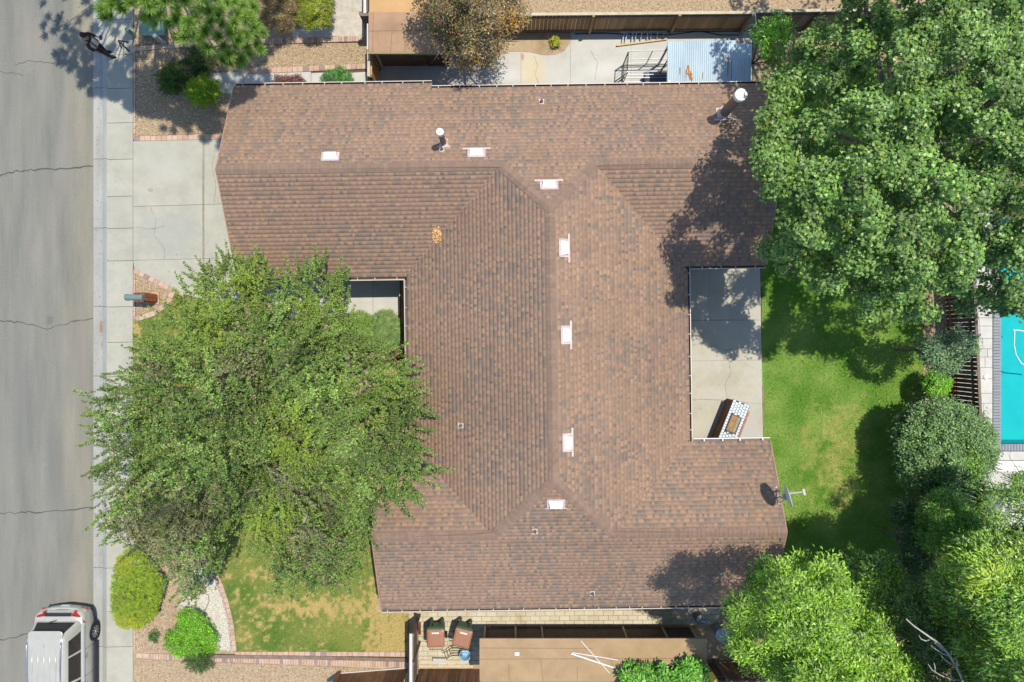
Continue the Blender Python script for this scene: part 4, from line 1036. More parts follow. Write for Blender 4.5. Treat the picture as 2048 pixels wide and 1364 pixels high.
# ---- ladder against the fence
lad = empty('ladder', P(1285, 76, .14), 'aluminium ladder with a yellow side rail lying beside the board fence', 'ladder')
A0, A1, B0, B1 = P(1240, 64, .35), P(1333, 63, .35), P(1233, 91, .2), P(1334, 78, .2)
mm = MB(); mm.bar(A0, A1, .05, .03); mm.build('side_rail', GALV, lad)
mm = MB(); mm.bar(B0, B1, .06, .04); mm.build('side_rail', plain('yellow_fibreglass', S(196, 164, 84), .5), lad, label='yellow side rail')
for t in (.1, .16, .29, .36, .47, .60, .67, .80, .94):
    mm = MB(); mm.bar(A0.lerp(A1, t), B0.lerp(B1, t), .035, .03); mm.build('rung', GALV, lad)
# ---- hose along the fence
mm = MB(); mm.tube([P(1150, 68, .16), P(1210, 66, .16), P(1240, 68, .16), P(1335, 70, .16), P(1400, 62, .16), P(1440, 70, .16), P(1478, 70, .16)], .018, 6)
tag(mm.build('garden_hose', BLACK, None, smooth=True), 'dark garden hose lying along the foot of the board fence', 'hose')
# ---- chain-link panels
def chainlink(a, b_, h, label):
    A = P(*a, .14); B_ = P(*b_, .14); d = B_ - A; L = d.length; d.normalize()
    e_ = empty('chain_link_fence', (A + B_) / 2, label, 'fence', 'chain link fence by the metal cover')
    up = Vector((0, 0, 1))
    for p in (A, B_):
        mm = MB(); mm.tube([p, p + up * h], .024, 8); mm.build('post', STEEL, e_)
    for hh in (h, .08):
        mm = MB(); mm.tube([A + up * hh, B_ + up * hh], .02, 8); mm.build('rail', STEEL, e_)
    mm = MB(); s_ = .09
    k = -h
    while k < L:
        for sg in (1, -1):
            pts = []
            for t in (0, 1):
                x = k + t * h; z = t * h if sg == 1 else h - t * h; pts.append((x, z))
            (xa, za), (xb, zb) = pts
            if xa < 0: za += (0 - xa) * (zb - za) / (xb - xa); xa = 0
            if xb > L: zb = za + (L - xa) * (zb - za) / (xb - xa); xb = L
            if xb - xa > .02: mm.bar(A + d * xa + up * za, A + d * xb + up * zb, .005, .005)
        k += s_
    w = mm.build('wire_mesh', STEEL, e_); w['kind'] = 'stuff'
chainlink((1482, 66), (1488, 126), 1.5, 'chain link fence panel nearest the board fence, ending at the metal cover')
chainlink((1490, 128), (1506, 128), 1.1, 'short chain link gate at the right end of the metal cover')

# ---- wheeled trash carts
CARTG = plain('green_cart_plastic', S(44, 92, 60), .5); CARTB = plain('brown_lid_plastic', S(160, 112, 84), .42)
def cart(loc, rz, label):
    r_ = empty('trash_cart', loc, label, 'trash cart', 'wheeled trash carts by the side fence', rz)
    mm = MB(); mm.M = wmat(r_)
    def ring(z, hw, y0, y1, rad=.05):
        o = []
        for cx, cy, a0 in ((hw - rad, y1 - rad, 0), (-hw + rad, y1 - rad, 90), (-hw + rad, y0 + rad, 180), (hw - rad, y0 + rad, 270)):
            for k in range(4): a = R(a0 + 30 * k); o.append((cx + rad * math.cos(a), cy + rad * math.sin(a), z))
        return o
    rings = [ring(.06, .24, -.24, .20), ring(.10, .25, -.25, .22), ring(.55, .275, -.28, .29), ring(.90, .295, -.30, .355), ring(.95, .315, -.315, .38), ring(1.0, .315, -.315, .38)]
    n = len(rings[0]); vs_ = [v for q in rings for v in q]
    mm.add(vs_, [tuple(range(n - 1, -1, -1)), tuple(range((len(rings) - 1) * n, len(rings) * n))] + [(i * n + k, i * n + (k + 1) % n, (i + 1) * n + (k + 1) % n, (i + 1) * n + k) for i in range(len(rings) - 1) for k in range(n)])
    mm.build('body', CARTG, r_)
    ld = MB(); ld.M = wmat(r_)
    rings = [ring(1.005, .325, -.33, .335, .06), ring(1.04, .32, -.325, .33, .06), ring(1.075, .27, -.27, .27, .07), ring(1.085, .2, -.2, .2, .07)]
    vs_ = [v for q in rings for v in q]
    ld.add(vs_, [tuple(range(n - 1, -1, -1)), tuple(range((len(rings) - 1) * n, len(rings) * n))] + [(i * n + k, i * n + (k + 1) % n, (i + 1) * n + (k + 1) % n, (i + 1) * n + k) for i in range(len(rings) - 1) for k in range(n)])
    lid = ld.build('lid', CARTB, r_)
    for x0_, w_ in ((-.10, .05), (-.04, .04), (.015, .05), (.07, .04), (.11, .03)):
        q = MB(); q.M = wmat(r_); q.box((x0_, .215, 1.088), (w_, .055, .006)); q.build('stencil_mark', WHITEP, lid)
    for x0_ in (-.12, .12):
        q = MB(); q.M = wmat(r_); q.box((x0_, -.12, 1.087), (.02, .26, .012)); q.build('lid_rib', CARTB, lid)
    hd = MB(); hd.M = wmat(r_); hd.tube([(-.24, -.32, .96), (-.24, -.41, .99), (.24, -.41, .99), (.24, -.32, .96)], .018, 8); hd.build('handle', CARTG, r_)
    fr_ = MB(); fr_.M = wmat(r_)
    for x0_ in (-.2, .2): fr_.box((x0_, .35, .55), (.07, .1, .7))
    fr_.box((0, .37, .93), (.5, .05, .06)); fr_.build('front_rib', CARTG, r_)
    for sx in (-.3, .3):
        w_ = MB(); w_.M = wmat(r_); w_.lathe((sx, -.26, .13), [(.05, -.03), (.12, -.03), (.13, 0), (.12, .03), (.05, .03)], 16, Matrix.Rotation(math.pi / 2, 3, 'Y')); w_.build('wheel', BLACK, r_)
    return r_
c0 = P(872, 1274, 1.05); cart((c0.x, c0.y, .14), R(1), 'brown lidded green trash cart standing straight, nearer the side fence')
c0 = P(925, 1274, 1.05); cart((c0.x, c0.y, .14), R(-14), 'brown lidded green trash cart standing askew, nearer the tan shed')
# ---- clutter by the carts
wr = empty('wire_rack', P(905, 1300, .14), 'black wire rack frame lying on the pavers below the trash carts', 'rack')
def rod(pts, r_=.012, mat=DARKSTEEL, par=None, nm='rod'):
    mm = MB(); mm.tube(pts, r_, 6); return mm.build(nm, mat, par)
for dy in (0, 5, 10, 14): rod([P(904, 1296 + dy, .45), P(926, 1296 + dy, .45)], .011, DARKSTEEL, wr)
for dx in (0, 5, 10): rod([P(889 + dx, 1305 - dx * .7, .35), P(892 + dx, 1316 - dx * .5, .15)], .01, DARKSTEEL, wr)
rod([P(884, 1306, .4), P(893, 1303, .42), P(904, 1295, .45), P(922, 1294, .45)], .013, DARKSTEEL, wr)
rod([P(893, 1318, .2), P(903, 1311, .4), P(924, 1310, .45)], .013, DARKSTEEL, wr)
for q in ((904, 1296), (924, 1311), (893, 1316), (924, 1296)): rod([P(*q, .45), P(*q, .14)], .012, DARKSTEEL, wr)
bl = empty('bucket', P(931, 1304, .14), 'light blue plastic tub beside the wire rack', 'tub')
mm = MB(); c0 = P(931, 1304, .14); mm.lathe(c0, [(.16, 0), (.2, .28), (.215, .29), (.215, .31), (.19, .31), (.15, .03)], 24); mm.build('tub', plain('light_blue_plastic', S(150, 190, 212), .5), bl)
mm = MB(); mm.tube([c0 + Vector((-.2, 0, .3)), c0 + Vector((-.12, .05, .36)), c0 + Vector((.12, .05, .36)), c0 + Vector((.2, 0, .3))], .008, 6); mm.build('handle', DARKSTEEL, bl)
bb = empty('planter_box', P(879, 1317, .14), 'long grey planter box on the pavers below the left cart', 'box')
mm = MB(); c0 = P(879, 1317, .14); mm.box(c0 + Vector((0, 0, .08)), (.45, .13, .16), -.02); mm.build('bin', plain('grey_box', S(168, 166, 160), .6), bb)
mm = MB(); mm.box(c0 + Vector((0, 0, .165)), (.47, .15, .02), -.02); mm.build('rim', plain('grey_rim', S(186, 186, 182), .5), bb)
for (a, b_, w_, zz, lab) in (((840, 1323), (942, 1323), .12, .17, 'upper of two pale planks lying along the fence behind the carts'), ((838, 1332), (946, 1332), .10, .15, 'lower of two pale planks lying along the fence behind the carts')):
    mm = MB(); mm.bar(P(*a, zz), P(*b_, zz), w_, .05); tag(mm.build('plank', WOOD_PALE), lab, 'plank', 'planks by the carts')
# ---- galvanised cans behind the shed
def can(px, py, h, r_, label, name='metal_can', mat=GALV):
    b0 = P(*base_px(px, py, h + .1), YZ); e_ = empty(name, b0, label, 'trash can')
    mm = MB(); mm.lathe(b0, [(r_ * .88, 0), (r_, h * .95), (r_ * 1.04, h * .96), (r_ * 1.04, h)], 24); mm.build('body', mat, e_)
    mm = MB(); mm.lathe(b0 + Vector((0, 0, h)), [(r_ * 1.08, -.04), (r_ * 1.08, .02), (r_ * .6, .05), (r_ * .55, .03), (r_ * .2, .04), (r_ * .18, .08)], 24); mm.build('lid', mat, e_)
can(1446, 1272, .7, .23, 'round galvanised trash can by the tree right of the tan shed')
can(1404, 1243, .5, .2, 'grey bucket can in shade at the corner of the tan shed', 'metal_can', plain('dull_grey_metal', S(116, 124, 128), .5, .4))
yb_ = empty('plastic_crate', P(1420, 1350, YZ), 'yellow plastic crate at the bottom edge right of the vine', 'crate')
mm = MB(); mm.box(P(1420, 1352, .25), (.38, .3, .3)); mm.build('bin', plain('yellow_plastic', S(214, 182, 30), .5), yb_)
mm = MB(); mm.box(P(1420, 1352, .415), (.41, .33, .03)); mm.build('rim', plain('yellow_rim', S(222, 192, 48), .5), yb_)

# ---- built-in barbecue
ang = math.atan2(-(872 - 799), (1438 - 1467))          # long axis, in the picture plane
ux = Vector((math.cos(ang + math.pi), -math.sin(ang), 0)); ux = Vector((1467 - 1438, 872 - 799, 0)); ux = Vector((1467 - 1438, (872 - 799), 0)).normalized()
U = Vector((ux.x, ux.y, 0)); Vv = Vector((U.y, -U.x, 0))          # U runs up the counter, Vv to its right
corner = P(1467.5, 798.5, .95)                                     # top-left corner of the tiled counter
Lc, Wc = 2.25, .74
bq = empty('barbecue_island', (corner - U * Lc / 2 + Vv * Wc / 2) * Vector((1, 1, 0)) + Vector((0, 0, .14)) if False else ((corner - U * Lc / 2 + Vv * Wc / 2).x, (corner - U * Lc / 2 + Vv * Wc / 2).y, .14), 'brick barbecue island with a white tiled counter and a sunken grill on the patio', 'barbecue')
def bpt(u, v, z): q = corner - U * u + Vv * v; return Vector((q.x, q.y, z))
bM = Matrix((-U, Vv, Vector((0, 0, 1)))).transposed()
BQB = pm('barbecue_brick', [(0.3, S(120, 84, 66)), (0.7, S(150, 104, 80))], scale=7, rough=.9, grain=.12, bump=.3, rnd=.18)
mm = MB(); mm.box(bpt(Lc / 2, Wc / 2 - .03, .50), (Lc - .12, Wc - .14, .74), M=bM); mm.build('core', pm('dark_mortar', S(104, 84, 72), scale=6, rough=1, grain=.15), bq)
nr = 9
for r in range(nr):
    z = .18 + r * .078; off = .1 if r % 2 else 0
    u = .03 - off
    while u < Lc - .03:
        a, b_ = max(u, .03), min(u + .2, Lc - .03); u += .21
        if b_ - a > .04:
            piece('brick', bq, BQB, bpt((a + b_) / 2, .045, z), (b_ - a, .05, .068), M3=bM)
            piece('brick', bq, BQB, bpt((a + b_) / 2, Wc - .075, z), (b_ - a, .05, .068), M3=bM)
    v = .07 - off * .5
    while v < Wc - .1:
        a, b_ = max(v, .07), min(v + .2, Wc - .1); v += .21
        if b_ - a > .04: piece('brick', bq, BQB, bpt(.045, (a + b_) / 2, z), (.05, b_ - a, .068), M3=bM)
TILE = pm('white_counter_tile', [(0.3, S(186, 198, 206)), (0.7, S(204, 212, 216))], scale=4, rough=.3, grain=.03, bump=0, rnd=.04, spec=.5)
mm = MB(); mm.box(bpt(Lc / 2, Wc / 2 - .05, .905), (Lc, Wc - .08, .06), M=bM); mm.build('counter', pm('tile_grout', S(84, 84, 84), scale=6, rough=.9, grain=.1), bq)
g0, g1, h0, h1 = .53, 1.16, .15, .49                  # grill opening in the counter
tu, tv = .105, .098
nu, nvv = int(Lc / tu), int((Wc - .1) / tv)
for i in range(nu):
    for j in range(nvv):
        u0, v0 = i * Lc / nu, j * (Wc - .1) / nvv; cu, cv = u0 + Lc / nu / 2, v0 + (Wc - .1) / nvv / 2
        off = (Lc / nu / 2 if j % 2 and 0 < j < nvv - 1 else 0); cu += off
        if cu > Lc - .04: continue
        if g0 - .03 < cu < g1 + .03 and h0 - .03 < cv < h1 + .03: continue
        piece('tile', bq, TILE, bpt(cu, cv, .941), (Lc / nu - .016, (Wc - .1) / nvv - .016, .016), M3=bM)
LEDGE = pm('red_brick_ledge', [(0.3, S(160, 104, 80)), (0.7, S(184, 130, 104))], scale=6, rough=.9, grain=.1, rnd=.12)
u = .2
while u < Lc - .02:
    piece('brick', bq, LEDGE, bpt(u + .05, Wc - .01, .74), (.095, .12, .07), M3=bM); u += .104
gr = MB()
for a, b_ in (((g0, h0), (g1, h0)), ((g1, h0), (g1, h1)), ((g1, h1), (g0, h1)), ((g0, h1), (g0, h0))): gr.bar(bpt(*a, .955), bpt(*b_, .955), .03, .035)
grill = gr.build('grill_frame', DARKSTEEL, bq)
GR = pm('rusty_grill_lid', [(0.3, S(128, 92, 56)), (0.7, S(156, 118, 78))], scale=6, rough=.6, grain=.12, bump=.1, metal=.2)
mm = MB(); mm.box(bpt((g0 + g1) / 2, h0 + .12, .95), (g1 - g0 - .04, .2, .02), M=bM); mm.build('grill_lid', GR, grill)
mm = MB(); mm.box(bpt((g0 + g1) / 2, h0 + .275, .945), (g1 - g0 - .04, .09, .02), M=bM); mm.build('grill_plate', pm('grill_shelf', S(150, 122, 80), scale=5, rough=.6, grain=.1), grill)
for k in range(8): rod([bpt(g0 + .03, h0 + .015 + .006 * k + .27, .965), bpt(g1 - .03, h0 + .015 + .006 * k + .27, .965)], .003, GALV, grill, 'grill_bar') if k % 3 == 0 else None
mm = MB(); mm.tube([bpt(g1 + .03, h0 + .16, .96), bpt(g1 + .1, h0 + .1, 1.0), bpt(g1 + .12, h0 + .12, 1.0)], .012, 6); mm.build('handle', DARKSTEEL, grill)
cap_ = empty('cup', bpt(1.62, .35, .95), 'small dark and white container on the tiled barbecue counter', 'container')
mm = MB(); mm.box(bpt(1.62, .31, 1.0), (.11, .1, .1), M=bM); mm.build('body', plain('dark_tin', S(60, 62, 74), .4), cap_)
mm = MB(); mm.box(bpt(1.62, .31, 1.056), (.12, .11, .012), M=bM); mm.build('lid', WHITEP, cap_)

# ---- satellite dish on the roof edge
DISH = plain('pale_dish_enamel', S(190, 198, 194), .45)
foot = on_roof(1557, 992); footw = HM @ foot
dn = Vector((.94, .26, .22)).normalized()
dcen = Vector((P(1578, 992, 4.55).x, P(1578, 992, 4.55).y, 4.55))
ds = empty('satellite_dish', footw, 'grey satellite dish with its arm on the right edge of the roof', 'satellite dish')
mm = MB(); Rr = .40; vs_, fs = [], []
dx_ = dn.cross(Vector((0, 0, 1))).normalized(); dy_ = dx_.cross(dn)
for side in (0, 1):
    for j in range(7):
        r_ = Rr * j / 6
        for k in range(28):
            a = 2 * math.pi * k / 28; z = .09 * (j / 6) ** 2 - side * .014
            vs_.append(dcen + dx_ * r_ * .94 * math.cos(a) + dy_ * r_ * 1.05 * math.sin(a) + dn * (z - .09))
for side in (0, 1):
    o_ = side * 7 * 28
    for j in range(6):
        for k in range(28):
            f_ = (o_ + j * 28 + k, o_ + j * 28 + (k + 1) % 28, o_ + (j + 1) * 28 + (k + 1) % 28, o_ + (j + 1) * 28 + k)
            fs.append(f_ if side == 0 else f_[::-1])
for k in range(28): fs.append((6 * 28 + k, 6 * 28 + (k + 1) % 28, 13 * 28 + (k + 1) % 28, 13 * 28 + k))
mm.add(vs_, fs); mm.build('reflector', DISH, ds, smooth=True)
low = dcen - dy_ * Rr * .75
mm = MB(); end = dcen + dn * .46 - dy_ * .12; mm.bar(low - dn * .05, end, .045, .03); am = mm.build('feed_arm', DISH, ds)
mm = MB(); mm.box(end + dn * .02, (.06, .2, .07), M=Matrix((dn, dx_, dy_)).transposed()); mm.build('feed_head', METAL_L, am)
bk = dcen - dn * .12
mm = MB(); mm.box(bk, (.1, .16, .18), M=Matrix((dn, dx_, dy_)).transposed()); mm.build('bracket', GALV, ds)
mm = MB(); mm.tube([footw, footw + Vector((.02, 0, .35)), Vector((bk.x - .03, bk.y, bk.z))], .025, 10); mm.build('mast', GALV, ds)
for oy in (-.22, .26):
    l = HMI @ (footw + Vector((-.04, oy, 0))); l.z = roof_z(l.x, l.y); mm = MB(); mm.tube([HM @ l, footw + Vector((.02, 0, .5))], .014, 7); mm.build('strut', GALV, ds)
for oy in (-.22, 0, .26):
    l = HMI @ (footw + Vector((-.04, oy, 0))); l.z = roof_z(l.x, l.y) + .02; mm = MB(); mm.lathe(HM @ l, [(.05, -.01), (.05, .02), (.02, .035)], 10); mm.build('foot', GALV, ds)

# ---- mailbox on its brick pillar
mbx = P(306, 597, .12)
mb_ = empty('mailbox', mbx, 'grey green mailbox on a brick pillar by the sidewalk', 'mailbox')
mm = MB(); mm.box(mbx + Vector((0, 0, .02)), (.52, .42, .08)); mm.build('footing', BRICK, mb_)
MBB = pm('mailbox_brick', [(0.3, S(150, 88, 58)), (0.7, S(178, 108, 74))], scale=6, rough=.9, grain=.12, rnd=.15, bump=.2)
mm = MB(); mm.box(mbx + Vector((0, 0, .54)), (.34, .27, .96)); mm.build('core', JOINT, mb_)
for r in range(12):
    z = .09 + r * .08
    for sx in (-1, 1):
        for t in ((-.09, .09) if r % 2 else (-.1, .0, .1)):
            w_ = .17 if r % 2 else .09
            piece('brick', mb_, MBB, mbx + Vector((t * 1.0, sx * .145, z)), (w_ - .004, .05, .07))
            if abs(t) <= .09 or True: pass
        piece('brick', mb_, MBB, mbx + Vector((sx * .185, .07, z)), (.05, .13, .07)); piece('brick', mb_, MBB, mbx + Vector((sx * .185, -.07, z)), (.05, .13, .07))
cm = P(269.5, 594.5, 1.2)
def mailring(y_, s_=1): return None
mm = MB(); sec = [(-.11, 0), (.11, 0), (.11, .13)] + [(.11 * math.cos(R(a)), .13 + .11 * math.sin(R(a))) for a in range(15, 180, 15)] + [(-.11, .13)]
n = len(sec); Lm = .62
vs_ = [(cm.x - Lm / 2, cm.y + p, 1.06 + q) for p, q in sec] + [(cm.x + Lm / 2, cm.y + p, 1.06 + q) for p, q in sec]
mm.add(vs_, [tuple(range(n - 1, -1, -1)), tuple(range(n, 2 * n))] + [(i, (i + 1) % n, n + (i + 1) % n, n + i) for i in range(n)])
MBM = plain('grey_green_enamel', S(112, 132, 128), .5); box_ = mm.build('box', MBM, mb_)
mm = MB(); vs_ = [(cm.x - Lm / 2 - .03, cm.y + p * 1.06, 1.055 + q * 1.04) for p, q in sec] + [(cm.x - Lm / 2 + .02, cm.y + p * 1.06, 1.055 + q * 1.04) for p, q in sec]
mm.add(vs_, [tuple(range(n - 1, -1, -1)), tuple(range(n, 2 * n))] + [(i, (i + 1) % n, n + (i + 1) % n, n + i) for i in range(n)]); mm.build('door', MBM, box_)
mm = MB(); mm.box((cm.x + .1, cm.y + .125, 1.2), (.2, .012, .05)); mm.build('flag', WOOD_RED, box_)

# ---- utility posts and box by the sidewalk
def post(px, py, h, r_, mat, label, name='utility_post'):
    b0 = P(px, py, YZ); e_ = empty(name, b0, label, 'post')
    mm = MB(); mm.lathe(b0, [(r_, 0), (r_, h * .8), (r_ * .98, h * .8), (r_ * .98, h - .02)], 20); mm.build('shaft', mat, e_)
    mm = MB(); mm.lathe(b0 + Vector((0, 0, h)), [(r_ * 1.06, -.06), (r_ * 1.06, 0), (r_ * .8, .03), (r_ * .2, .045)], 20); mm.build('cap', mat, e_)
post(330, 89, .78, .085, plain('grey_post_plastic', S(158, 164, 168), .5), 'short round grey post beside the pine, on the bed by the sidewalk')
post(270, 72, .55, .08, plain('sage_post_plastic', S(120, 150, 132), .5), 'short sage green post at the edge of the sidewalk')
ub = empty('utility_box', P(305, 58, YZ), 'low sage green utility box under the pine branches', 'utility box')
mm = MB(); mm.box(P(305, 56, .28), (.85, .5, .36)); mm.build('body', plain('sage_enamel', S(118, 146, 126), .55), ub, bevel=.02)
mm = MB(); mm.box(P(305, 56, .475), (.9, .55, .03)); mm.build('lid', plain('sage_lid', S(128, 156, 136), .5), ub)
# ---- painted arrow on the walk
mm = MB()
for a, b_, w_ in (((236, 80.5), (259, 103), .05), ((236, 80.5), (258, 85), .045), ((236, 80.5), (243.5, 97), .045)): 
    A = P(*a, .14); B_ = P(*b_, .14); d = (B_ - A).normalized(); s_ = Vector((-d.y, d.x, 0)) * w_ / 2
    z = .140 + .0012 * len(mm.f)
    mm.add([(A.x - s_.x, A.y - s_.y, z), (A.x + s_.x, A.y + s_.y, z), (B_.x + s_.x * 1.3, B_.y + s_.y * 1.3, z), (B_.x - s_.x * 1.3, B_.y - s_.y * 1.3, z)], [(3, 2, 1, 0)])
tag(mm.build('painted_arrow', BLACK), 'black arrow mark on the sidewalk pointing up and left, beside the person', 'arrow mark')
# ---- path light with its cable in the crushed rock bed
pl_ = empty('path_light', P(409, 1181, YZ), 'brown disk shaped path light lying in the crushed rock bed', 'path light')
mm = MB(); mm.lathe(P(409, 1181, .13), [(.03, 0), (.03, .1), (.11, .12), (.1, .15), (.02, .17)], 16); mm.build('lamp_head', plain('brown_lamp', S(128, 112, 98), .6), pl_)
rod([P(411, 1187, .145), P(417, 1191, .145), P(418, 1203, .145), P(413, 1214, .145), P(409, 1226, .145)], .011, DARKSTEEL, pl_, 'cable')
for px, py, r_, wh in ((429, 1151, 5, 'largest of the three, topmost'), (424, 1162, 4, 'middle sized, nearest the path light'), (435, 1158, 3, 'smallest, touching the curved bricks')):
    mm = MB(); c0 = P(px, py, .13); mm.lathe(c0, [(r_ / 52 * .9, -.02), (r_ / 52, .04), (r_ / 52 * .6, .09), (.01, .1)], 9)
    tag(mm.build('rock', plain('dark_lava_rock', S(98, 92, 88), .95)), 'dark rock at the edge of the crushed rock bed, ' + wh, 'rock', 'dark rocks in the crushed rock bed')
# ---- pool hose, ring and patio chair
mm = MB(); mm.tube([P(2026, 658, .02), P(2029, 664, .02), P(2028, 690, .02), P(2032, 710, .02), P(2042, 726, .02), P(2062, 738, .02), P(2100, 742, .02)], .022, 8)
tag(mm.build('pool_hose', WHITEP, None, smooth=True), 'white hose floating on the turquoise pool water', 'hose')
mm = MB(); mm.tube([P(2026, 661, .02), P(2034, 660, .02), P(2060, 664, .02)], .022, 8); tag(mm.build('pool_hose', WHITEP, None, smooth=True), 'short white hose end floating at the top of the pool hose loop', 'hose')
mm = MB(); c0 = P(1971, 754, .14); mm.lathe(c0, [(.08, 0), (.1, .01), (.07, .05), (.02, .06)], 16); tag(mm.build('skimmer_lid', WHITEP), 'round white skimmer lid set in the stone deck', 'lid')
ch = empty('patio_chair', P(1978, 1006, .14), 'grey slatted patio chair on the pool deck in the shade', 'chair', rz=R(-32))
CG = plain('grey_chair_plastic', S(122, 128, 138), .5); mm_M = wmat(ch)
for i in range(5):
    q = MB(); q.M = mm_M; q.box((-.2 + i * .1, .02, .38), (.085, .5, .025)); q.build('seat_slat', CG, ch)
    q = MB(); q.M = mm_M; q.bar((-.2 + i * .1, .28, .38), (-.24 + i * .12, .55, .95), .085, .025, up=Vector((0, -1, .4))); q.build('back_slat', CG, ch)
for sx in (-.31, .31):
    q = MB(); q.M = mm_M; q.box((sx, .05, .58), (.1, .6, .025)); q.build('armrest', CG, ch)
    for sy in (-.22, .28):
        q = MB(); q.M = mm_M; q.box((sx, sy, .285), (.05, .06, .57)); q.build('leg', CG, ch)
# ================================================================ TREES, SHRUBS AND VINES
def unit(a): return a / (np.linalg.norm(a, axis=-1, keepdims=True) + 1e-9)
def rsph(n): return unit(RNG.normal(size=(n, 3)))
def cols_of(pal, n):
    """pal: list of (r,g,b,weight) in sRGB"""
    w = np.array([p[3] for p in pal], float); w /= w.sum()
    base = np.array([c3(*p[:3]) for p in pal])
    return base[RNG.choice(len(pal), n, p=w)]
def leaf_quads(p, ax, nr, L, W, col, lobed=False, curl=.15):
    ax = unit(ax - nr * (ax * nr).sum(-1, keepdims=True)); sd = np.cross(nr, ax)
    L = np.asarray(L)[:, None]; W = np.asarray(W)[:, None]
    out, cc = [], []
    for ang, k in (((0, 1.0),) if not lobed else ((0, 1.0), (.95, .82), (-.95, .82))):
        a2 = ax * math.cos(ang) + sd * math.sin(ang); s2 = np.cross(nr, a2)
        tip = p + a2 * L * k - nr * L * curl; mid = p + a2 * L * k * .45 + nr * L * .04
        out.append(np.stack([p, mid - s2 * W / 2 * k, tip, mid + s2 * W / 2 * k], 1)); cc.append(np.repeat(col[:, None], 4, 1))
    return np.concatenate(out).reshape(-1, 3), np.concatenate(cc).reshape(-1, 3)
def put_foliage(name, root, V, Cc, mat):
    inv = np.array(wmat(root).inverted()) if root is not None else np.eye(4)
    V = V @ inv[:3, :3].T + inv[:3, 3]
    return link(name, np_mesh(name, V, np.arange(len(V)).reshape(-1, 4), mat, Cc), root)
def dome(px, py, outline, htop, hedge, dmax, bump=.5, bf=1 / 55):
    d = edgedist(px, py, outline); t = np.clip(d / dmax, 0, 1)
    return hedge + (htop - hedge) * np.sqrt(1 - (1 - t) ** 2) + bump * 2 * (fbm(px + 71, py + 13, bf, 2) - .5), t
def to_world(px, py, h):
    s = (H - h) / F
    return np.stack([(px - 1024) * s, -(py - 682) * s, h], 1)
def clumps(px, py, h, rad, per, L, W, pal, lobed=False, flat=.75, out=.8, droop=.3, tint=.2, edge_axis=None, fill=.55):
    n = len(px); c = to_world(px, py, h)
    r = RNG.uniform(rad[0], rad[1], n)
    idx = np.repeat(np.arange(n), per); N = len(idx)
    u = rsph(N); fl = RNG.random(N) < .75; u[fl, 2] = np.abs(u[fl, 2])
    rr = r[idx] * RNG.random(N) ** fill * (1 + (RNG.random(N) < .07) * RNG.uniform(0, .6, N))
    pnt = c[idx] + u * rr[:, None] * np.array([1, 1, flat])
    nr = unit(.45 * u + np.array([0, 0, .75]) + .45 * rsph(N))
    ax = unit(out * u * np.array([1, 1, .3]) + .6 * rsph(N) - np.array([0, 0, droop]))
    if edge_axis is not None: ax = unit(ax + edge_axis[idx])
    col = cols_of(pal, N) * RNG.uniform(.66, 1.34, (N, 1)) * (1 + tint * RNG.normal(size=(n, 1)))[idx].clip(.6, 1.5)
    return leaf_quads(pnt, ax, nr, RNG.uniform(L[0], L[1], N), RNG.uniform(W[0], W[1], N), col, lobed)
def wood(root, base, targets, r0, mat, fork=.45, name='trunk'):
    mm = MB(); base = Vector(base)
    cen = sum((Vector(t) for t in targets), Vector((0, 0, 0))) / len(targets)
    fk = base.lerp(Vector((base.x * .7 + cen.x * .3, base.y * .7 + cen.y * .3, base.z + (cen.z - base.z) * fork)), 1.0)
    mm.tube([base - Vector((0, 0, .1)), base + Vector((0, 0, .15)), base.lerp(fk, .5) + Vector((.03, -.02, 0)), fk], [r0 * 1.35, r0, r0 * .85, r0 * .75], 9)
    for t in targets:
        t = Vector(t); md = fk.lerp(t, .5) + Vector((random.uniform(-.15, .15), random.uniform(-.15, .15), random.uniform(.0, .3)))
        rr = r0 * random.uniform(.3, .5)
        mm.tube([fk, fk.lerp(md, .5) + Vector((0, 0, .08)), md, t], [rr * 1.3, rr, rr * .65, rr * .15], 6)
        for _ in range(2):
            q = md.lerp(t, random.uniform(.1, .6)); e_ = t + Vector((random.uniform(-.7, .7), random.uniform(-.7, .7), random.uniform(-.3, .3)))
            mm.tube([q, q.lerp(e_, .5) + Vector((0, 0, .05)), e_], [rr * .45, rr * .3, rr * .08], 5)
    return mm.build(name, mat, root, smooth=True)
def subset(V, k, dz=-.25):
    i = RNG.choice(len(V), min(k, len(V)), replace=False)
    return [tuple(V[j] + np.array([0, 0, dz])) for j in i]

# ---- the big feathery tree of the front lawn (arching shoots set with small leaves)
FT = [(188, 800), (218, 762), (262, 742), (285, 700), (305, 650), (345, 615), (366, 578), (400, 548), (450, 520), (480, 514), (520, 522), (560, 550), (592, 552), (612, 528), (640, 520), (655, 548), (690, 545), (688, 600), (682, 635), (700, 668), (735, 690), (790, 705), (810, 735), (826, 755), (828, 790), (846, 822), (834, 862), (838, 900), (846, 938), (832, 960), (815, 995), (786, 1008), (745, 1018), (735, 1050), (728, 1090), (722, 1140), (690, 1160), (620, 1172), (565, 1178), (540, 1130), (505, 1092), (482, 1058), (455, 1045), (440, 1110), (420, 1140), (395, 1185), (372, 1190), (345, 1150), (300, 1112), (255, 1098), (222, 1065), (200, 1040), (222, 1000), (190, 945), (220, 905), (188, 870)]
ft = empty('front_lawn_tree', P(548, 862, YZ), 'large feathery olive green tree covering the front lawn between sidewalk and roof', 'tree')
PAL_F = [(92, 120, 57, 5), (107, 135, 63, 4), (77, 103, 52, 3), (124, 148, 69, 2), (126, 120, 80, 1.4), (136, 120, 94, .7), (150, 162, 76, .8)]
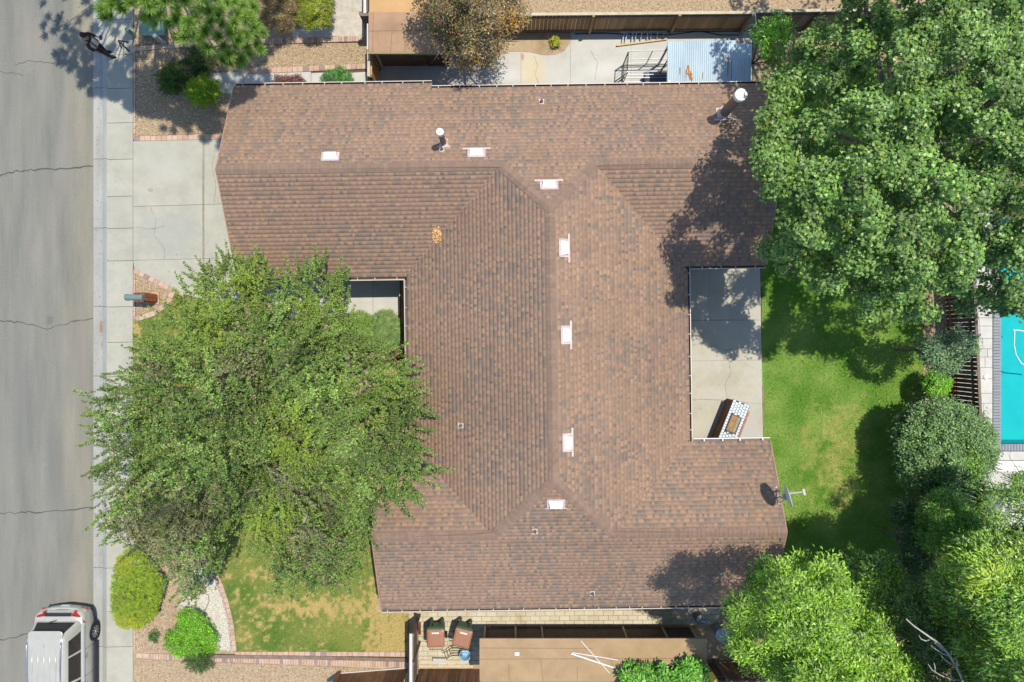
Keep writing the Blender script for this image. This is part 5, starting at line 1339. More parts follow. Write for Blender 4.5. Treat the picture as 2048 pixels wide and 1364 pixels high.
def shoots(px, py, h, cen, Ls, per, L, W, pal, patch=None, up=.25, wob=.55, axis=None, tint=None):
    n = len(px); c = to_world(px, py, h)
    rad = unit((c - np.array(cen)) * np.array([1, 1, .15])) if axis is None else unit(axis)
    d = unit(rad + wob * rsph(n) + np.array([0, 0, up]))
    ln = RNG.uniform(Ls[0], Ls[1], n)
    a = c - d * ln[:, None] * .5
    idx = np.repeat(np.arange(n), per); N = len(idx)
    t = RNG.random(N) ** .85
    sag = -.12 * t ** 2 * ln[idx]
    p = a[idx] + d[idx] * (t * ln[idx])[:, None]; p[:, 2] += sag
    p += RNG.normal(size=(N, 3)) * .035 * (1.15 - t)[:, None]
    side = unit(np.cross(d[idx], rsph(N)))
    ax = unit(.55 * d[idx] + .8 * side); nr = unit(np.cross(ax, np.cross(np.array([0, 0, 1.0]), ax)) * 1.0 + .55 * rsph(N)); nr[nr[:, 2] < 0] *= -1
    col = cols_of(pal, N) * RNG.uniform(.78, 1.25, (N, 1)) * (1 + .13 * RNG.normal(size=(n, 1)))[idx].clip(.7, 1.4)
    if tint is not None: col = col * tint[idx][:, None]
    if patch is not None:
        f = patch(px, py)[idx][:, None]; col = col * (1 - f) + cols_of([(140, 160, 52, 2), (124, 150, 48, 2), (156, 172, 66, 1)], N) * f
    V, Cc = leaf_quads(p, ax, nr, RNG.uniform(L[0], L[1], N), RNG.uniform(W[0], W[1], N), col)
    return V, Cc, a, a + d * ln[:, None]
def ft_patch(px, py):
    g = g2(px, py, 585, 880, 45, 70) + g2(px, py, 545, 1040, 60, 45) + .9 * g2(px, py, 420, 640, 70, 60) + .8 * g2(px, py, 500, 560, 60, 40) + .6 * g2(px, py, 640, 620, 50, 60) + .5 * g2(px, py, 760, 760, 70, 60)
    return np.clip(g * 1.5, 0, 1) * RNG.random(len(px)) ** .7
def ft_grey(px, py): return g2(px, py, 330, 1030, 110, 90) + .8 * g2(px, py, 420, 730, 120, 50) + .6 * g2(px, py, 660, 1110, 70, 60)
cenF = (P(548, 862, 4.0).x * .8, P(548, 862, 4.0).y * .8, 3.0)
FD = (6.3, 3.5, 210, 1.3, 1 / 40)
def ft_holes(fx, fy): return g2(fx, fy, 468, 1055, 26, 42) + .8 * g2(fx, fy, 640, 1000, 30, 22) + .9 * g2(fx, fy, 735, 845, 20, 26) + .35 * g2(fx, fy, 540, 700, 60, 8) + .4 * g2(fx, fy, 600, 925, 60, 10)
# boughs: arching strands, each with its own tint, carrying many shoots
bx_, by_ = sample_poly(FT, 275); nb = len(bx_)
rad_ = np.stack([bx_ - 548, by_ - 862], 1); rad_ = rad_ / (np.linalg.norm(rad_, axis=1, keepdims=True) + 20)
bd = rad_ + RNG.normal(size=(nb, 2)) * .55; bd /= np.linalg.norm(bd, axis=1, keepdims=True)
bl_ = RNG.uniform(60, 130, nb); per_b = 13
bi = np.repeat(np.arange(nb), per_b); tb2 = RNG.uniform(-.5, .5, nb * per_b); lat = RNG.normal(size=nb * per_b) * 11 * (1 - .6 * tb2)
fx = bx_[bi] + bd[bi, 0] * bl_[bi] * tb2 - bd[bi, 1] * lat; fy = by_[bi] + bd[bi, 1] * bl_[bi] * tb2 + bd[bi, 0] * lat
blift = RNG.uniform(-1.1, .45, nb)
hh, tt = dome(fx, fy, FT, *FD)
hh = hh + blift[bi] - np.abs(lat) / 65 * .8 - .25 * g2(fx, fy, 630, 1110, 80, 60) * 3
keep = inpoly(fx, fy, FT) & (RNG.random(len(fx)) > ft_holes(fx, fy) * 1.2)
fx, fy, hh, bi, lat = fx[keep], fy[keep], hh[keep], bi[keep], lat[keep]
gb = ft_grey(bx_, by_) * .85 > RNG.random(nb); btint = (1 + .3 * RNG.normal(size=nb)).clip(.5, 1.55)
Vs, Cs, A_, B_ = [], [], [], []
PAL_G = [(112, 116, 78, 4), (98, 112, 66, 3), (130, 120, 92, 2), (140, 126, 104, 1.2), (88, 104, 58, 2)]
bdir = np.stack([bd[bi, 0], -bd[bi, 1], np.zeros(len(bi))], 1) + np.stack([-bd[bi, 1], -bd[bi, 0], np.zeros(len(bi))], 1) * (np.sign(lat) * .45)[:, None]
for msk, pal, pt_ in ((~gb[bi], PAL_F, ft_patch), (gb[bi], PAL_G, None)):
    V, Cc, a, b_ = shoots(fx[msk], fy[msk], hh[msk], cenF, (.4, .85), 52, (.055, .085), (.032, .048), pal, pt_, up=.22, wob=.4, axis=bdir[msk], tint=btint[bi][msk])
    Vs.append(V); Cs.append(Cc); A_.append(a); B_.append(b_)
# inner layer below the boughs
ix, iy = sample_poly(FT, 820); hi_, ti_ = dome(ix, iy, FT, *FD); hi_ = hi_ - RNG.uniform(.5, 2.2, len(ix)) * np.minimum(ti_ + .15, 1)
kk_ = RNG.random(len(ix)) > ft_holes(ix, iy) * 1.2
V, Cc, a, b_ = shoots(ix[kk_], iy[kk_], hi_[kk_], cenF, (.4, .9), 48, (.055, .085), (.032, .048), PAL_F, None, up=.3, wob=.9)
Vs.append(V); Cs.append(Cc); A_.append(a); B_.append(b_)
# arms that reach out past the crown
for (x0_, y0_), (x1_, y1_), h0_ in (((815, 950), (884, 938), 4.6), ((812, 800), (866, 828), 4.4), ((790, 905), (856, 900), 4.5), ((800, 985), (838, 1004), 4.4), ((612, 565), (630, 522), 3.9), ((655, 585), (688, 548), 4.0), ((240, 920), (190, 938), 4.0), ((240, 800), (188, 800), 4.0), ((245, 850), (190, 866), 4.0), ((260, 1045), (204, 1050), 3.9), ((440, 555), (452, 518), 4.0), ((390, 1150), (382, 1192), 3.2), ((640, 1140), (655, 1168), 3.4), ((560, 1145), (556, 1180), 3.4)):
    n_ = 9; t_ = np.linspace(0, 1, n_); ax_ = x0_ + (x1_ - x0_) * t_ + RNG.normal(size=n_) * 3; ay_ = y0_ + (y1_ - y0_) * t_ + RNG.normal(size=n_) * 3
    dd = np.tile(np.array([[x1_ - x0_, -(y1_ - y0_), 0.0]]) / math.hypot(x1_ - x0_, y1_ - y0_), (n_, 1)) + RNG.normal(size=(n_, 3)) * .35
    V, Cc, a, b_ = shoots(ax_, ay_, np.full(n_, h0_) + RNG.normal(size=n_) * .1, cenF, (.35, .7), 50, (.055, .085), (.034, .05), PAL_F, None, up=.1, wob=.25, axis=dd)
    Vs.append(V); Cs.append(Cc); A_.append(a); B_.append(b_)
# long shoots that stick out of the outline
oe = []
for i in range(len(FT)):
    (x1, y1), (x2, y2) = FT[i], FT[(i + 1) % len(FT)]
    for t in np.arange(0, 1, 17 / max(8, math.hypot(x2 - x1, y2 - y1))): oe.append((x1 + (x2 - x1) * t + random.uniform(-12, 12), y1 + (y2 - y1) * t + random.uniform(-12, 12)))
oe = np.array(oe); ho, _ = dome(oe[:, 0], oe[:, 1], FT, 6.3, 3.45, 210, .8)
V, Cc, a, b_ = shoots(oe[:, 0], oe[:, 1], ho, cenF, (.6, 1.25), 78, (.055, .085), (.034, .05), PAL_F, ft_patch, up=.1, wob=.4)
Vs.append(V); Cs.append(Cc); A_.append(a); B_.append(b_)
put_foliage('crown', ft, np.concatenate(Vs), np.concatenate(Cs), LEAF_S)
A_ = np.concatenate(A_); B_ = np.concatenate(B_)
wood(ft, P(548, 862, YZ), subset(A_, 26, -.5), .17, BARK, .38)
mm = MB()
for i in RNG.choice(len(A_), 420, replace=False):
    mm.tube([A_[i] - (B_[i] - A_[i]) * .2, A_[i], B_[i]], [.009, .008, .003], 3, cap=False)
t_ = mm.build('twigs', BARK, ft, smooth=True); t_['kind'] = 'stuff'
for pts, mat, r_ in (([(528, 672), (534, 690), (536, 702)], BARK_O, .022), ([(500, 846), (506, 838), (514, 830)], BARK_O, .02), ([(424, 921), (430, 932), (436, 940)], BARK_O, .03), ([(352, 770), (380, 772), (402, 782)], BARK_O, .016), ([(520, 718), (526, 740), (524, 752)], BARK_O, .015),
                 ([(535, 945), (560, 936), (585, 922)], BARK_P, .028), ([(552, 962), (575, 948), (600, 938)], BARK_P, .022), ([(492, 985), (505, 980), (520, 978)], BARK_P, .022), ([(505, 935), (525, 925), (540, 920)], BARK_P, .02), ([(607, 1045), (612, 1035), (616, 1024)], BARK_P, .035), ([(545, 850), (560, 838), (572, 830)], BARK_P, .016)):
    q = np.array(pts, float); hq, _ = dome(q[:, 0], q[:, 1], FT, *FD)
    mm = MB(); mm.tube(list(to_world(q[:, 0], q[:, 1], hq + .05)), [r_, r_ * .8, r_ * .5], 6); mm.build('bare_branch', mat, ft, smooth=True)

# ---- generic leafy tree in clumps
def leafy(name, label, cat, outline, n, rad, per, L, W, pal, htop, hedge, dmax, base=None, r0=.14, lobed=False, bump=.7, drop=.12, group=None, lowfrac=.3, lowd=1.6, mat=None, limbs=14, bark=None, bf=1 / 55, trunkname='trunk', crownname='crown', patch=None, droop=.3, flat=.75, denscut=.40, hmod=None):
    x, y = sample_poly(outline, n); h, t = dome(x, y, outline, htop, hedge, dmax, bump, bf)
    if hmod is not None: h = h + hmod(x, y)
    lw = RNG.random(len(x)) < lowfrac
    h = h - lw * RNG.uniform(.2, 1, len(x)) * lowd * np.minimum(t + .2, 1)
    k = (RNG.random(len(x)) > drop) & ((fbm(x + 900, y + 40, 1 / 34, 2) > denscut) | (RNG.random(len(x)) < .5) | lw)
    x, y, h = x[k], y[k], h[k]; W_ = to_world(x, y, h)
    if base is None: base = (W_[:, 0].mean(), W_[:, 1].mean(), YZ)
    r_ = empty(name, base, label, cat, group)
    inn = (x > -30) & (x < 2078) & (y > -30) & (y < 1394)      # outside the survey frame the same crown in coarser leaves
    V, Cc = clumps(x[inn], y[inn], h[inn], rad, per, L, W, pal, lobed, droop=droop, flat=flat)
    if (~inn).sum() > 3:
        V2, C2 = clumps(x[~inn], y[~inn], h[~inn], rad, max(30, per // 3), (L[0] * 1.6, L[1] * 1.7), (W[0] * 1.9, W[1] * 2.0), pal, False, droop=droop, flat=flat)
        V = np.concatenate([V, V2]); Cc = np.concatenate([Cc, C2])
    if patch is not None:
        px_ = V[:, 0] / (H - V[:, 2]) * F + 1024; py_ = 682 - V[:, 1] / (H - V[:, 2]) * F
        m_, pp = patch(px_, py_); m_ = np.repeat((m_.reshape(-1, 4).mean(1) > RNG.random(len(V) // 4)), 4)
        Cc[m_] = np.repeat(cols_of(pp, m_.sum() // 4), 4, 0)
    put_foliage(crownname, r_, V, Cc, mat or LEAF)
    wood(r_, base, subset(W_, limbs), r0, bark or BARK, name=trunkname)
    return r_
PAL_M = [(98, 133, 60, 5), (114, 148, 70, 4), (80, 112, 54, 3), (138, 164, 86, 2), (112, 148, 55, 2.5), (150, 160, 60, .12), (126, 150, 64, .6)]
T2 = [(1690, -260), (1690, -20), (1682, 36), (1640, 58), (1600, 72), (1570, 120), (1540, 140), (1525, 190), (1508, 240), (1530, 262), (1512, 300), (1505, 345), (1498, 390), (1508, 420), (1540, 442), (1528, 500), (1548, 545), (1592, 560), (1618, 582), (1668, 588), (1700, 596), (1718, 616), (1742, 648), (1772, 628), (1800, 636), (1850, 630), (1876, 645), (1930, 622), (1952, 632), (1975, 616), (2008, 630), (2040, 636), (2090, 650), (2160, 655), (2260, 620), (2340, 560), (2440, 350), (2400, -100), (2200, -320), (1900, -360)]
def ypatch(px, py): return .015 + 0 * px, [(176, 176, 50, 1), (160, 170, 60, 1)]
bt = P(1990, 240, 8.5)
leafy('shade_tree', 'huge dense green tree with lobed leaves filling the top right corner', 'tree', T2, 1420, (.22, .46), 165, (.055, .09), (.04, .062), PAL_M, 9.8, 5.7, 260, (bt.x, bt.y, YZ), .28, True, 1.6, .08, lowfrac=.42, lowd=3.0, limbs=24, bf=1 / 48, denscut=.52, hmod=lambda a, b: -1.9 * g2(a, b, 1560, 120, 110, 120), patch=ypatch)
# bright sapling at the corner of the top fence
leafy('sapling', 'bright yellow green feathery sapling by the chain link fence', 'tree', [(1512, 62), (1535, 35), (1560, 28), (1582, 60), (1570, 110), (1545, 128), (1522, 118)], 46, (.16, .3), 90, (.09, .14), (.022, .034), [(104, 156, 36, 3), (122, 176, 46, 3), (84, 134, 34, 2)], 4.4, 3.0, 40, r0=.05, bump=.3, limbs=8)
# trees on the right hand side
PAL_A = [(124, 162, 44, 4), (140, 180, 54, 4), (106, 144, 44, 3), (160, 194, 72, 2), (88, 126, 46, 2)]
T3 = [(1452, 1212), (1458, 1185), (1498, 1165), (1510, 1132), (1552, 1122), (1575, 1130), (1592, 1110), (1640, 1112), (1668, 1122), (1700, 1150), (1722, 1190), (1742, 1235), (1790, 1270), (1800, 1310), (1842, 1364), (1900, 1470), (1700, 1560), (1540, 1480), (1560, 1390), (1530, 1364), (1500, 1340), (1470, 1300), (1455, 1262), (1468, 1240)]
leafy('ash_tree', 'bright yellow green tree with narrow leaves at the lower right corner of the roof', 'tree', T3, 420, (.22, .42), 150, (.09, .145), (.03, .045), PAL_A, 8.0, 5.2, 120, None, .16, False, 1.5, .1, lowfrac=.32, lowd=2.4, bf=1 / 40, denscut=.46, limbs=16)
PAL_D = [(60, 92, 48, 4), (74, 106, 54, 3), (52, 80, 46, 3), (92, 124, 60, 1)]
T4 = [(1700, 1130), (1722, 1112), (1745, 1108), (1775, 1120), (1796, 1148), (1800, 1180), (1832, 1200), (1862, 1222), (1896, 1236), (1900, 1270), (1860, 1292), (1800, 1262), (1752, 1232), (1726, 1190)]
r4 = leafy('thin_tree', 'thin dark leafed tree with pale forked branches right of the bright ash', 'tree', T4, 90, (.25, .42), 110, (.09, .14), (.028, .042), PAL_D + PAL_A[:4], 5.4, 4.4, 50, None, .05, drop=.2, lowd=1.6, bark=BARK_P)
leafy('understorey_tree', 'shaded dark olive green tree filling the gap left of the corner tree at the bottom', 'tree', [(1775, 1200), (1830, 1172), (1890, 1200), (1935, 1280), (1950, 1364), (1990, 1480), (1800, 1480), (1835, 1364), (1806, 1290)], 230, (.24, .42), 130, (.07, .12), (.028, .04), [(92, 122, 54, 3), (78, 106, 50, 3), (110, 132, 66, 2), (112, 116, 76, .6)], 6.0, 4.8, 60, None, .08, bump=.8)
# bare pale branch with hooked twigs
bb_ = empty('bare_branch', P(1930, 1380, 1.5), 'long bare pale branch with hooked side twigs at the lower right', 'branch')
def pxtube(pts, h0, h1, r0_, r1_, nm='limb'):
    n = len(pts); mm = MB(); mm.tube([P(x, y, h0 + (h1 - h0) * i / (n - 1)) for i, (x, y) in enumerate(pts)], [r0_ + (r1_ - r0_) * i / (n - 1) for i in range(n)], 6); return mm.build(nm, BARK_W, bb_, smooth=True)
pxtube([(1812, 1238), (1828, 1252), (1845, 1264), (1862, 1276), (1880, 1288), (1900, 1312), (1912, 1332), (1922, 1352), (1932, 1385)], 7.6, 7.0, .015, .045)
for q in ([(1862, 1278), (1852, 1282), (1842, 1278), (1838, 1271)], [(1887, 1297), (1876, 1292), (1870, 1286), (1868, 1278)], [(1899, 1312), (1886, 1308), (1872, 1299), (1862, 1291)], [(1912, 1332), (1898, 1326), (1886, 1316), (1880, 1308)], [(1924, 1360), (1905, 1360), (1880, 1350), (1864, 1340), (1856, 1328)], [(1900, 1312), (1903, 1306), (1902, 1300)], [(1914, 1332), (1914, 1322), (1911, 1316)], [(1893, 1303), (1882, 1298), (1878, 1290)], [(1908, 1362), (1902, 1352), (1898, 1344)], [(1870, 1346), (1870, 1334), (1868, 1326)]):
    pxtube(q, 7.2, 7.4, .02, .008, 'twig')
T5 = [(1895, 1112), (1925, 1088), (1965, 1072), (2005, 1080), (2060, 1060), (2200, 1040), (2320, 1150), (2320, 1480), (2150, 1600), (1960, 1520), (1935, 1420), (1925, 1364), (1930, 1320), (1890, 1260), (1870, 1210), (1862, 1160)]
PAL_R = [(104, 144, 50, 4), (122, 162, 56, 3), (86, 122, 46, 3), (150, 184, 62, 1.6), (118, 128, 76, .6)]
leafy('corner_tree', 'tall mixed green tree filling the bottom right corner', 'tree', T5, 760, (.3, .5), 150, (.09, .15), (.028, .045), PAL_R, 8.6, 5.2, 130, None, .2, bump=1.4, drop=.12, lowfrac=.34, lowd=2.4, patch=lambda px, py: (np.clip(.6 * g2(px, py, 2000, 1130, 60, 40) + g2(px, py, 1895, 1110, 26, 20) + 1.1 * g2(px, py, 1950, 1170, 32, 26) + g2(px, py, 1870, 1250, 16, 22), 0, .85), [(170, 190, 60, 2), (150, 180, 54, 2), (190, 204, 84, 1)]))
T6 = [(1850, 1010), (1876, 982), (1900, 976), (1922, 1000), (1960, 1030), (1990, 1070), (1985, 1110), (1930, 1128), (1890, 1120), (1850, 1096), (1834, 1064), (1838, 1030)]
leafy('fine_leafed_tree', 'light green fine leafed tree between the round tree and the corner tree', 'tree', T6, 190, (.22, .38), 140, (.08, .13), (.022, .032), [(116, 162, 54, 3), (136, 182, 64, 3), (94, 138, 48, 3)], 3.4, 2.1, 50, None, .05, bump=.6)
T8 = [(1965, 1000), (1990, 962), (2030, 948), (2090, 930), (2200, 960), (2220, 1050), (2060, 1070), (2000, 1085), (1972, 1056)]
leafy('open_tree', 'thin open crowned tree letting the pale pool deck show through', 'tree', T8, 190, (.2, .36), 80, (.08, .13), (.025, .035), PAL_R, 6.5, 5.0, 50, (19.2, -5.6, YZ), .1, bump=.8, drop=.35, lowd=1.4)
T9 = [(1788, 1012), (1815, 1000), (1838, 1030), (1862, 1090), (1870, 1130), (1858, 1165), (1830, 1170), (1806, 1130), (1800, 1075)]
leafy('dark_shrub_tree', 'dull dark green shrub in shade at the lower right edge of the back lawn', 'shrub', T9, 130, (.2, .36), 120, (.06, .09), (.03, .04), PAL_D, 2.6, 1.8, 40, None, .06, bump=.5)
T7 = [(1800, 832), (1822, 812), (1850, 806), (1880, 802), (1915, 806), (1946, 820), (1972, 846), (1990, 872), (1996, 905), (1986, 940), (1970, 972), (1944, 992), (1910, 1000), (1868, 994), (1830, 986), (1806, 962), (1794, 925), (1800, 896), (1790, 866)]
PAL_7 = [(96, 128, 68, 5), (112, 144, 78, 4), (80, 110, 60, 3), (130, 158, 90, 1.5)]
leafy('round_tree', 'round dense grey green tree between the back lawn and the pool', 'tree', T7, 360, (.18, .3), 130, (.065, .09), (.04, .055), PAL_7, 2.8, 1.2, 100, None, .07, bump=.4, drop=.06, lowfrac=.2, lowd=1.0, bf=1 / 26, patch=lambda px, py: (np.clip(1.0 * g2(px, py, 1950, 935, 22, 45) - .3, 0, .8), [(116, 158, 48, 2), (136, 176, 58, 1)]))
T10 = [(1838, 672), (1862, 668), (1890, 672), (1930, 655), (1952, 668), (1948, 700), (1938, 722), (1908, 738), (1878, 748), (1858, 730), (1842, 705)]
leafy('small_tree', 'small pale grey green tree leaning over the slatted fence', 'tree', T10, 95, (.16, .28), 80, (.07, .11), (.03, .045), [(104, 132, 88, 3), (90, 118, 76, 3), (122, 148, 104, 2)], 3.6, 2.6, 45, None, .06, bump=.5, drop=.2)
OT = [(832, -60), (828, 20), (842, 44), (860, 60), (874, 80), (888, 96), (905, 118), (928, 138), (952, 146), (968, 132), (990, 124), (1002, 96), (1022, 72), (1050, 52), (1058, 28), (1036, 6), (1030, -60), (930, -110)]
leafy('olive_tree', 'olive brown tree with bronze and dried leaves beside the patio shed', 'tree', OT, 300, (.2, .36), 85, (.06, .10), (.03, .045), [(112, 112, 64, 4), (96, 104, 60, 4), (138, 114, 70, 3), (150, 112, 64, 2), (108, 78, 58, 3), (122, 92, 80, 2)], 5.0, 3.4, 90, None, .12, bump=.9, drop=.12, denscut=.46, bf=1 / 36,
      patch=lambda px, py: (np.clip(.75 * g2(px, py, 1025, 40, 26, 26) + .5 * g2(px, py, 950, 120, 20, 20), 0, .7), [(190, 146, 62, 2), (170, 126, 54, 2), (150, 112, 58, 1)]))

# ---- the pine, needles in round tufts
pine = empty('pine_tree', P(300, -190, YZ), 'long needled pine with round tufts overhanging the top left corner', 'tree')
PO = [(-50, -420), (-60, -170), (-40, -95), (30, -62), (120, -34), (186, -12), (196, 30), (214, 38), (236, 22), (268, 26), (300, 44), (342, 52), (352, 84), (378, 96), (402, 74), (424, 84), (436, 112), (452, 132), (472, 138), (492, 124), (508, 104), (528, 84), (524, 48), (512, 18), (525, -40), (580, -160), (560, -420)]
x, y = sample_poly(PO, 520)
x2, y2 = sample_poly([(-60, -240), (-62, -100), (30, -66), (110, -40), (186, -16), (300, -40), (300, -240)], 330)
x = np.concatenate([x, x2]); y = np.concatenate([y, y2])
vis = np.array([(262, 6), (290, -2), (330, 4), (300, 12), (370, 75), (398, 78), (410, 62), (418, 22), (436, 30), (432, -2), (455, 8), (466, 5), (484, 10), (488, 32), (470, 45), (500, 38), (508, 55), (494, 70), (476, 82), (447, 92), (458, 108), (482, 118), (512, 90), (520, 100), (524, 66), (446, 120), (380, 50), (352, 40), (462, 66), (505, 16), (415, 95), (478, 128), (222, 8), (246, 18), (205, 18), (320, 30)], float)
hp, tp = dome(x, y, PO, 9.6, 5.0, 230, 1.0)
lw = RNG.random(len(x)) < .5
hp = hp - lw * RNG.uniform(.6, 3.2, len(x)) * np.minimum(tp + .3, 1)
hv, _ = dome(vis[:, 0], vis[:, 1], PO, 9.6, 5.0, 230, .4)
x = np.concatenate([x, vis[:, 0]]); y = np.concatenate([y, vis[:, 1]]); hp = np.concatenate([hp, hv + .5])
hp = hp - 2.8 * np.clip((x - 370) / 130, 0, 1); cw = to_world(x, y, hp); n = len(x); cnt = np.where((y > -25) & (x > -30), 250, 110)
pc = np.array([P(330, -60, 6).x, P(330, -60, 6).y, 4.5])
d = unit(unit(cw - pc) * .7 + np.array([0, 0, .8]) + .3 * rsph(n))
idx = np.repeat(np.arange(n), cnt); N = len(idx)
nd = unit(d[idx] * RNG.uniform(-.15, 1.0, (N, 1)) + 1.0 * rsph(N)); neg = (nd * d[idx]).sum(1) < -.25; nd[neg] *= -1
Ln = RNG.uniform(.17, .27, N); st = cw[idx] + nd * .02
sd = unit(np.cross(nd, rsph(N))) * np.where(cnt > 200, .0065, .012)[idx][:, None]
lit = np.concatenate([np.zeros(n - len(vis)), np.ones(len(vis))])[idx][:, None]
colN = cols_of([(122, 154, 66, 3), (140, 172, 76, 3), (102, 134, 60, 2), (162, 188, 96, 1)], N) * RNG.uniform(.8, 1.2, (N, 1))
V = np.stack([st - sd, st + sd, st + nd * Ln[:, None] + sd * .4, st + nd * Ln[:, None] - sd * .4], 1).reshape(-1, 3)
# yellow candles in the middle of the tufts
K = n; cv = []
for i in range(n):
    e1 = unit(np.cross(d[i], [0.3, .5, .8])); e2 = np.cross(d[i], e1); c = cw[i] + d[i] * .04; t_ = cw[i] + d[i] * .12
    for s1, s2 in ((e1, e2), (e2, -e1)): cv += [c - s1 * .016, c + s1 * .016, t_ + s1 * .008, t_ - s1 * .008]
V = np.concatenate([V, np.array(cv)]); CcN = np.concatenate([np.repeat(colN, 4, 0), np.tile(c3(196, 178, 60), (len(cv), 1))])
put_foliage('crown', pine, V, CcN, NEEDLE)
wood(pine, P(300, -190, YZ), subset(cw, 34, -.05), .12, BARK, .3)

# ---- shrubs
def shrub(name, label, outline, n, rad, per, L, W, pal, htop, hedge, dmax, group=None, cat='shrub', **kw):
    kw.setdefault('bump', .28); kw.setdefault('bf', 1 / 20); kw.setdefault('limbs', 7); kw.setdefault('r0', .025); kw.setdefault('lowd', htop * .4); kw.setdefault('drop', .04); kw.setdefault('denscut', .2)
    return leafy(name, label, cat, outline, n, rad, per, L, W, pal, htop, hedge, dmax, crownname='foliage', trunkname='stem', group=group, **kw)
def ell(cx, cy, rx_, ry_, n=14, jit=.2):
    return [(cx + rx_ * math.cos(2 * math.pi * k / n) * random.uniform(1 - jit, 1 + jit), cy + ry_ * math.sin(2 * math.pi * k / n) * random.uniform(1 - jit, 1 + jit)) for k in range(n)]
GOLD = [(236, 1112), (252, 1100), (272, 1096), (292, 1112), (312, 1136), (330, 1165), (322, 1200), (314, 1228), (298, 1245), (274, 1258), (248, 1258), (232, 1246), (222, 1222), (223, 1180), (226, 1140)]
shrub('clipped_hedge', 'clipped yellow green hedge mound at the sidewalk edge', GOLD, 900, (.05, .085), 70, (.026, .04), (.012, .02), [(124, 150, 42, 4), (140, 164, 46, 3), (106, 136, 40, 3), (176, 176, 44, .8)], .95, .45, 26, cat='hedge', bump=.08, mat=LEAF_S, bf=1 / 14,
      patch=lambda px, py: (np.clip(.8 * g2(px, py, 245, 1115, 26, 30) + .8 * g2(px, py, 255, 1250, 40, 20) + .03, 0, .7), [(180, 176, 40, 2), (172, 176, 46, 2), (150, 160, 40, 2)]))
shrub('low_shrub', 'vivid bright green low shrub in the pale gravel bed', [(352, 1222), (372, 1216), (402, 1226), (418, 1248), (434, 1276), (436, 1298), (414, 1308), (384, 1312), (350, 1310), (328, 1298), (336, 1268), (356, 1248)], 160, (.1, .17), 90, (.04, .065), (.025, .034), [(104, 156, 28, 4), (124, 176, 36, 3), (84, 134, 28, 3), (150, 180, 50, .6)], .75, .3, 34, bf=1 / 18, bump=.3)
def spiky(name, label, cx, cy, rx_, ry_, n, h, pal, L=(.05, .09), W=(.010, .016), per=46, ln=(.25, .5), group=None, base=None):
    """shrub of many thin shoots fanning up and out of one foot"""
    c = P(cx, cy, YZ); r_ = empty(name, c, label, 'shrub', group)
    a = RNG.uniform(0, 6.28, n); q = RNG.random(n) ** .55
    ox, oy = np.cos(a) * q * rx_ * RNG.uniform(.75, 1.12, n), np.sin(a) * q * ry_ * RNG.uniform(.75, 1.12, n)
    hz = YZ + h * (.35 + .65 * np.sqrt(np.clip(1 - q ** 2, 0, 1))) * RNG.uniform(.75, 1.1, n)
    ax = np.stack([ox / rx_ * 1.1, -oy / ry_ * 1.1, 1.15 - q * .8], 1)
    V, Cc, a_, b_ = shoots(cx + ox, cy + oy, hz, (c.x, c.y, 0), ln, per, L, W, pal, up=.1, wob=.25, axis=ax, tint=(1 + .15 * RNG.normal(size=n)).clip(.65, 1.4))
    put_foliage('foliage', r_, V, Cc, LEAF_S)
    wood(r_, c, [tuple(b_[i] * .7 + a_[i] * .3) for i in RNG.choice(n, 9, replace=False)], .02, BARK, .25, 'stem'); return r_
spiky('juniper', 'dull grey green shrub overhanging the brick row below the vivid shrub', 398, 1322, 24, 20, 130, .6, [(86, 108, 56, 3), (72, 94, 50, 3), (104, 122, 70, 1)])
shrub('small_plant', 'tiny dark green plant in the gravel between hedge and vivid shrub', [(298, 1268), (308, 1262), (316, 1272), (312, 1284), (304, 1290), (300, 1280)], 16, (.06, .1), 40, (.04, .06), (.02, .028), [(84, 118, 46, 3), (66, 100, 40, 2)], .3, .15, 8, cat='plant')
spiky('dark_shrub', 'dark green bushy shrub nearest the sidewalk in the upper gravel bed', 345, 156, 30, 31, 260, .8, [(78, 104, 40, 4), (62, 88, 36, 3), (98, 122, 46, 1.5)], group='dark shrubs under the pine')
spiky('dark_shrub', 'deep shaded dark shrub directly under the pine tufts', 398, 122, 29, 27, 230, .85, [(64, 86, 38, 4), (52, 74, 34, 3), (106, 116, 42, .5)], group='dark shrubs under the pine')
spiky('broom_shrub', 'bright green broom shrub dotted with yellow flowers', 406, 181, 33, 31, 300, .9, [(120, 160, 34, 4), (100, 140, 30, 3), (142, 176, 46, 2), (226, 208, 30, .8)])
shrub('barberry', 'dark red brown barberry shrub against the front eave', ell(576, 166, 32, 17), 70, (.08, .14), 100, (.03, .05), (.016, .024), [(112, 60, 50, 4), (92, 48, 42, 3), (134, 82, 64, 1.5)], .9, .4, 14)
shrub('eave_shrub', 'dense mid green shrub against the front eave', ell(674, 160, 36, 23), 110, (.08, .14), 100, (.03, .05), (.016, .024), [(72, 122, 42, 4), (58, 104, 36, 3), (92, 142, 54, 2)], .95, .4, 18)
shrub('domed_shrub', 'clipped round light green shrub by the walkway, partly under the tree', ell(712, 664, 44, 44, 18, .04), 330, (.06, .11), 90, (.026, .042), (.012, .02), [(122, 150, 66, 4), (106, 134, 58, 3), (142, 166, 78, 1.5)], 1.15, .4, 36, 'clipped domes by the walkway', mat=LEAF_S, bump=.06, bf=1 / 14)
shrub('domed_shrub', 'clipped round pale sage shrub in the corner of walkway and eave', ell(770, 662, 36, 42, 18, .04), 330, (.06, .11), 90, (.026, .042), (.010, .018), [(132, 154, 90, 4), (116, 140, 76, 3), (122, 158, 108, 1.5), (136, 158, 70, 1)], 1.15, .4, 34, 'clipped domes by the walkway', mat=LEAF_S, bump=.06, bf=1 / 14)
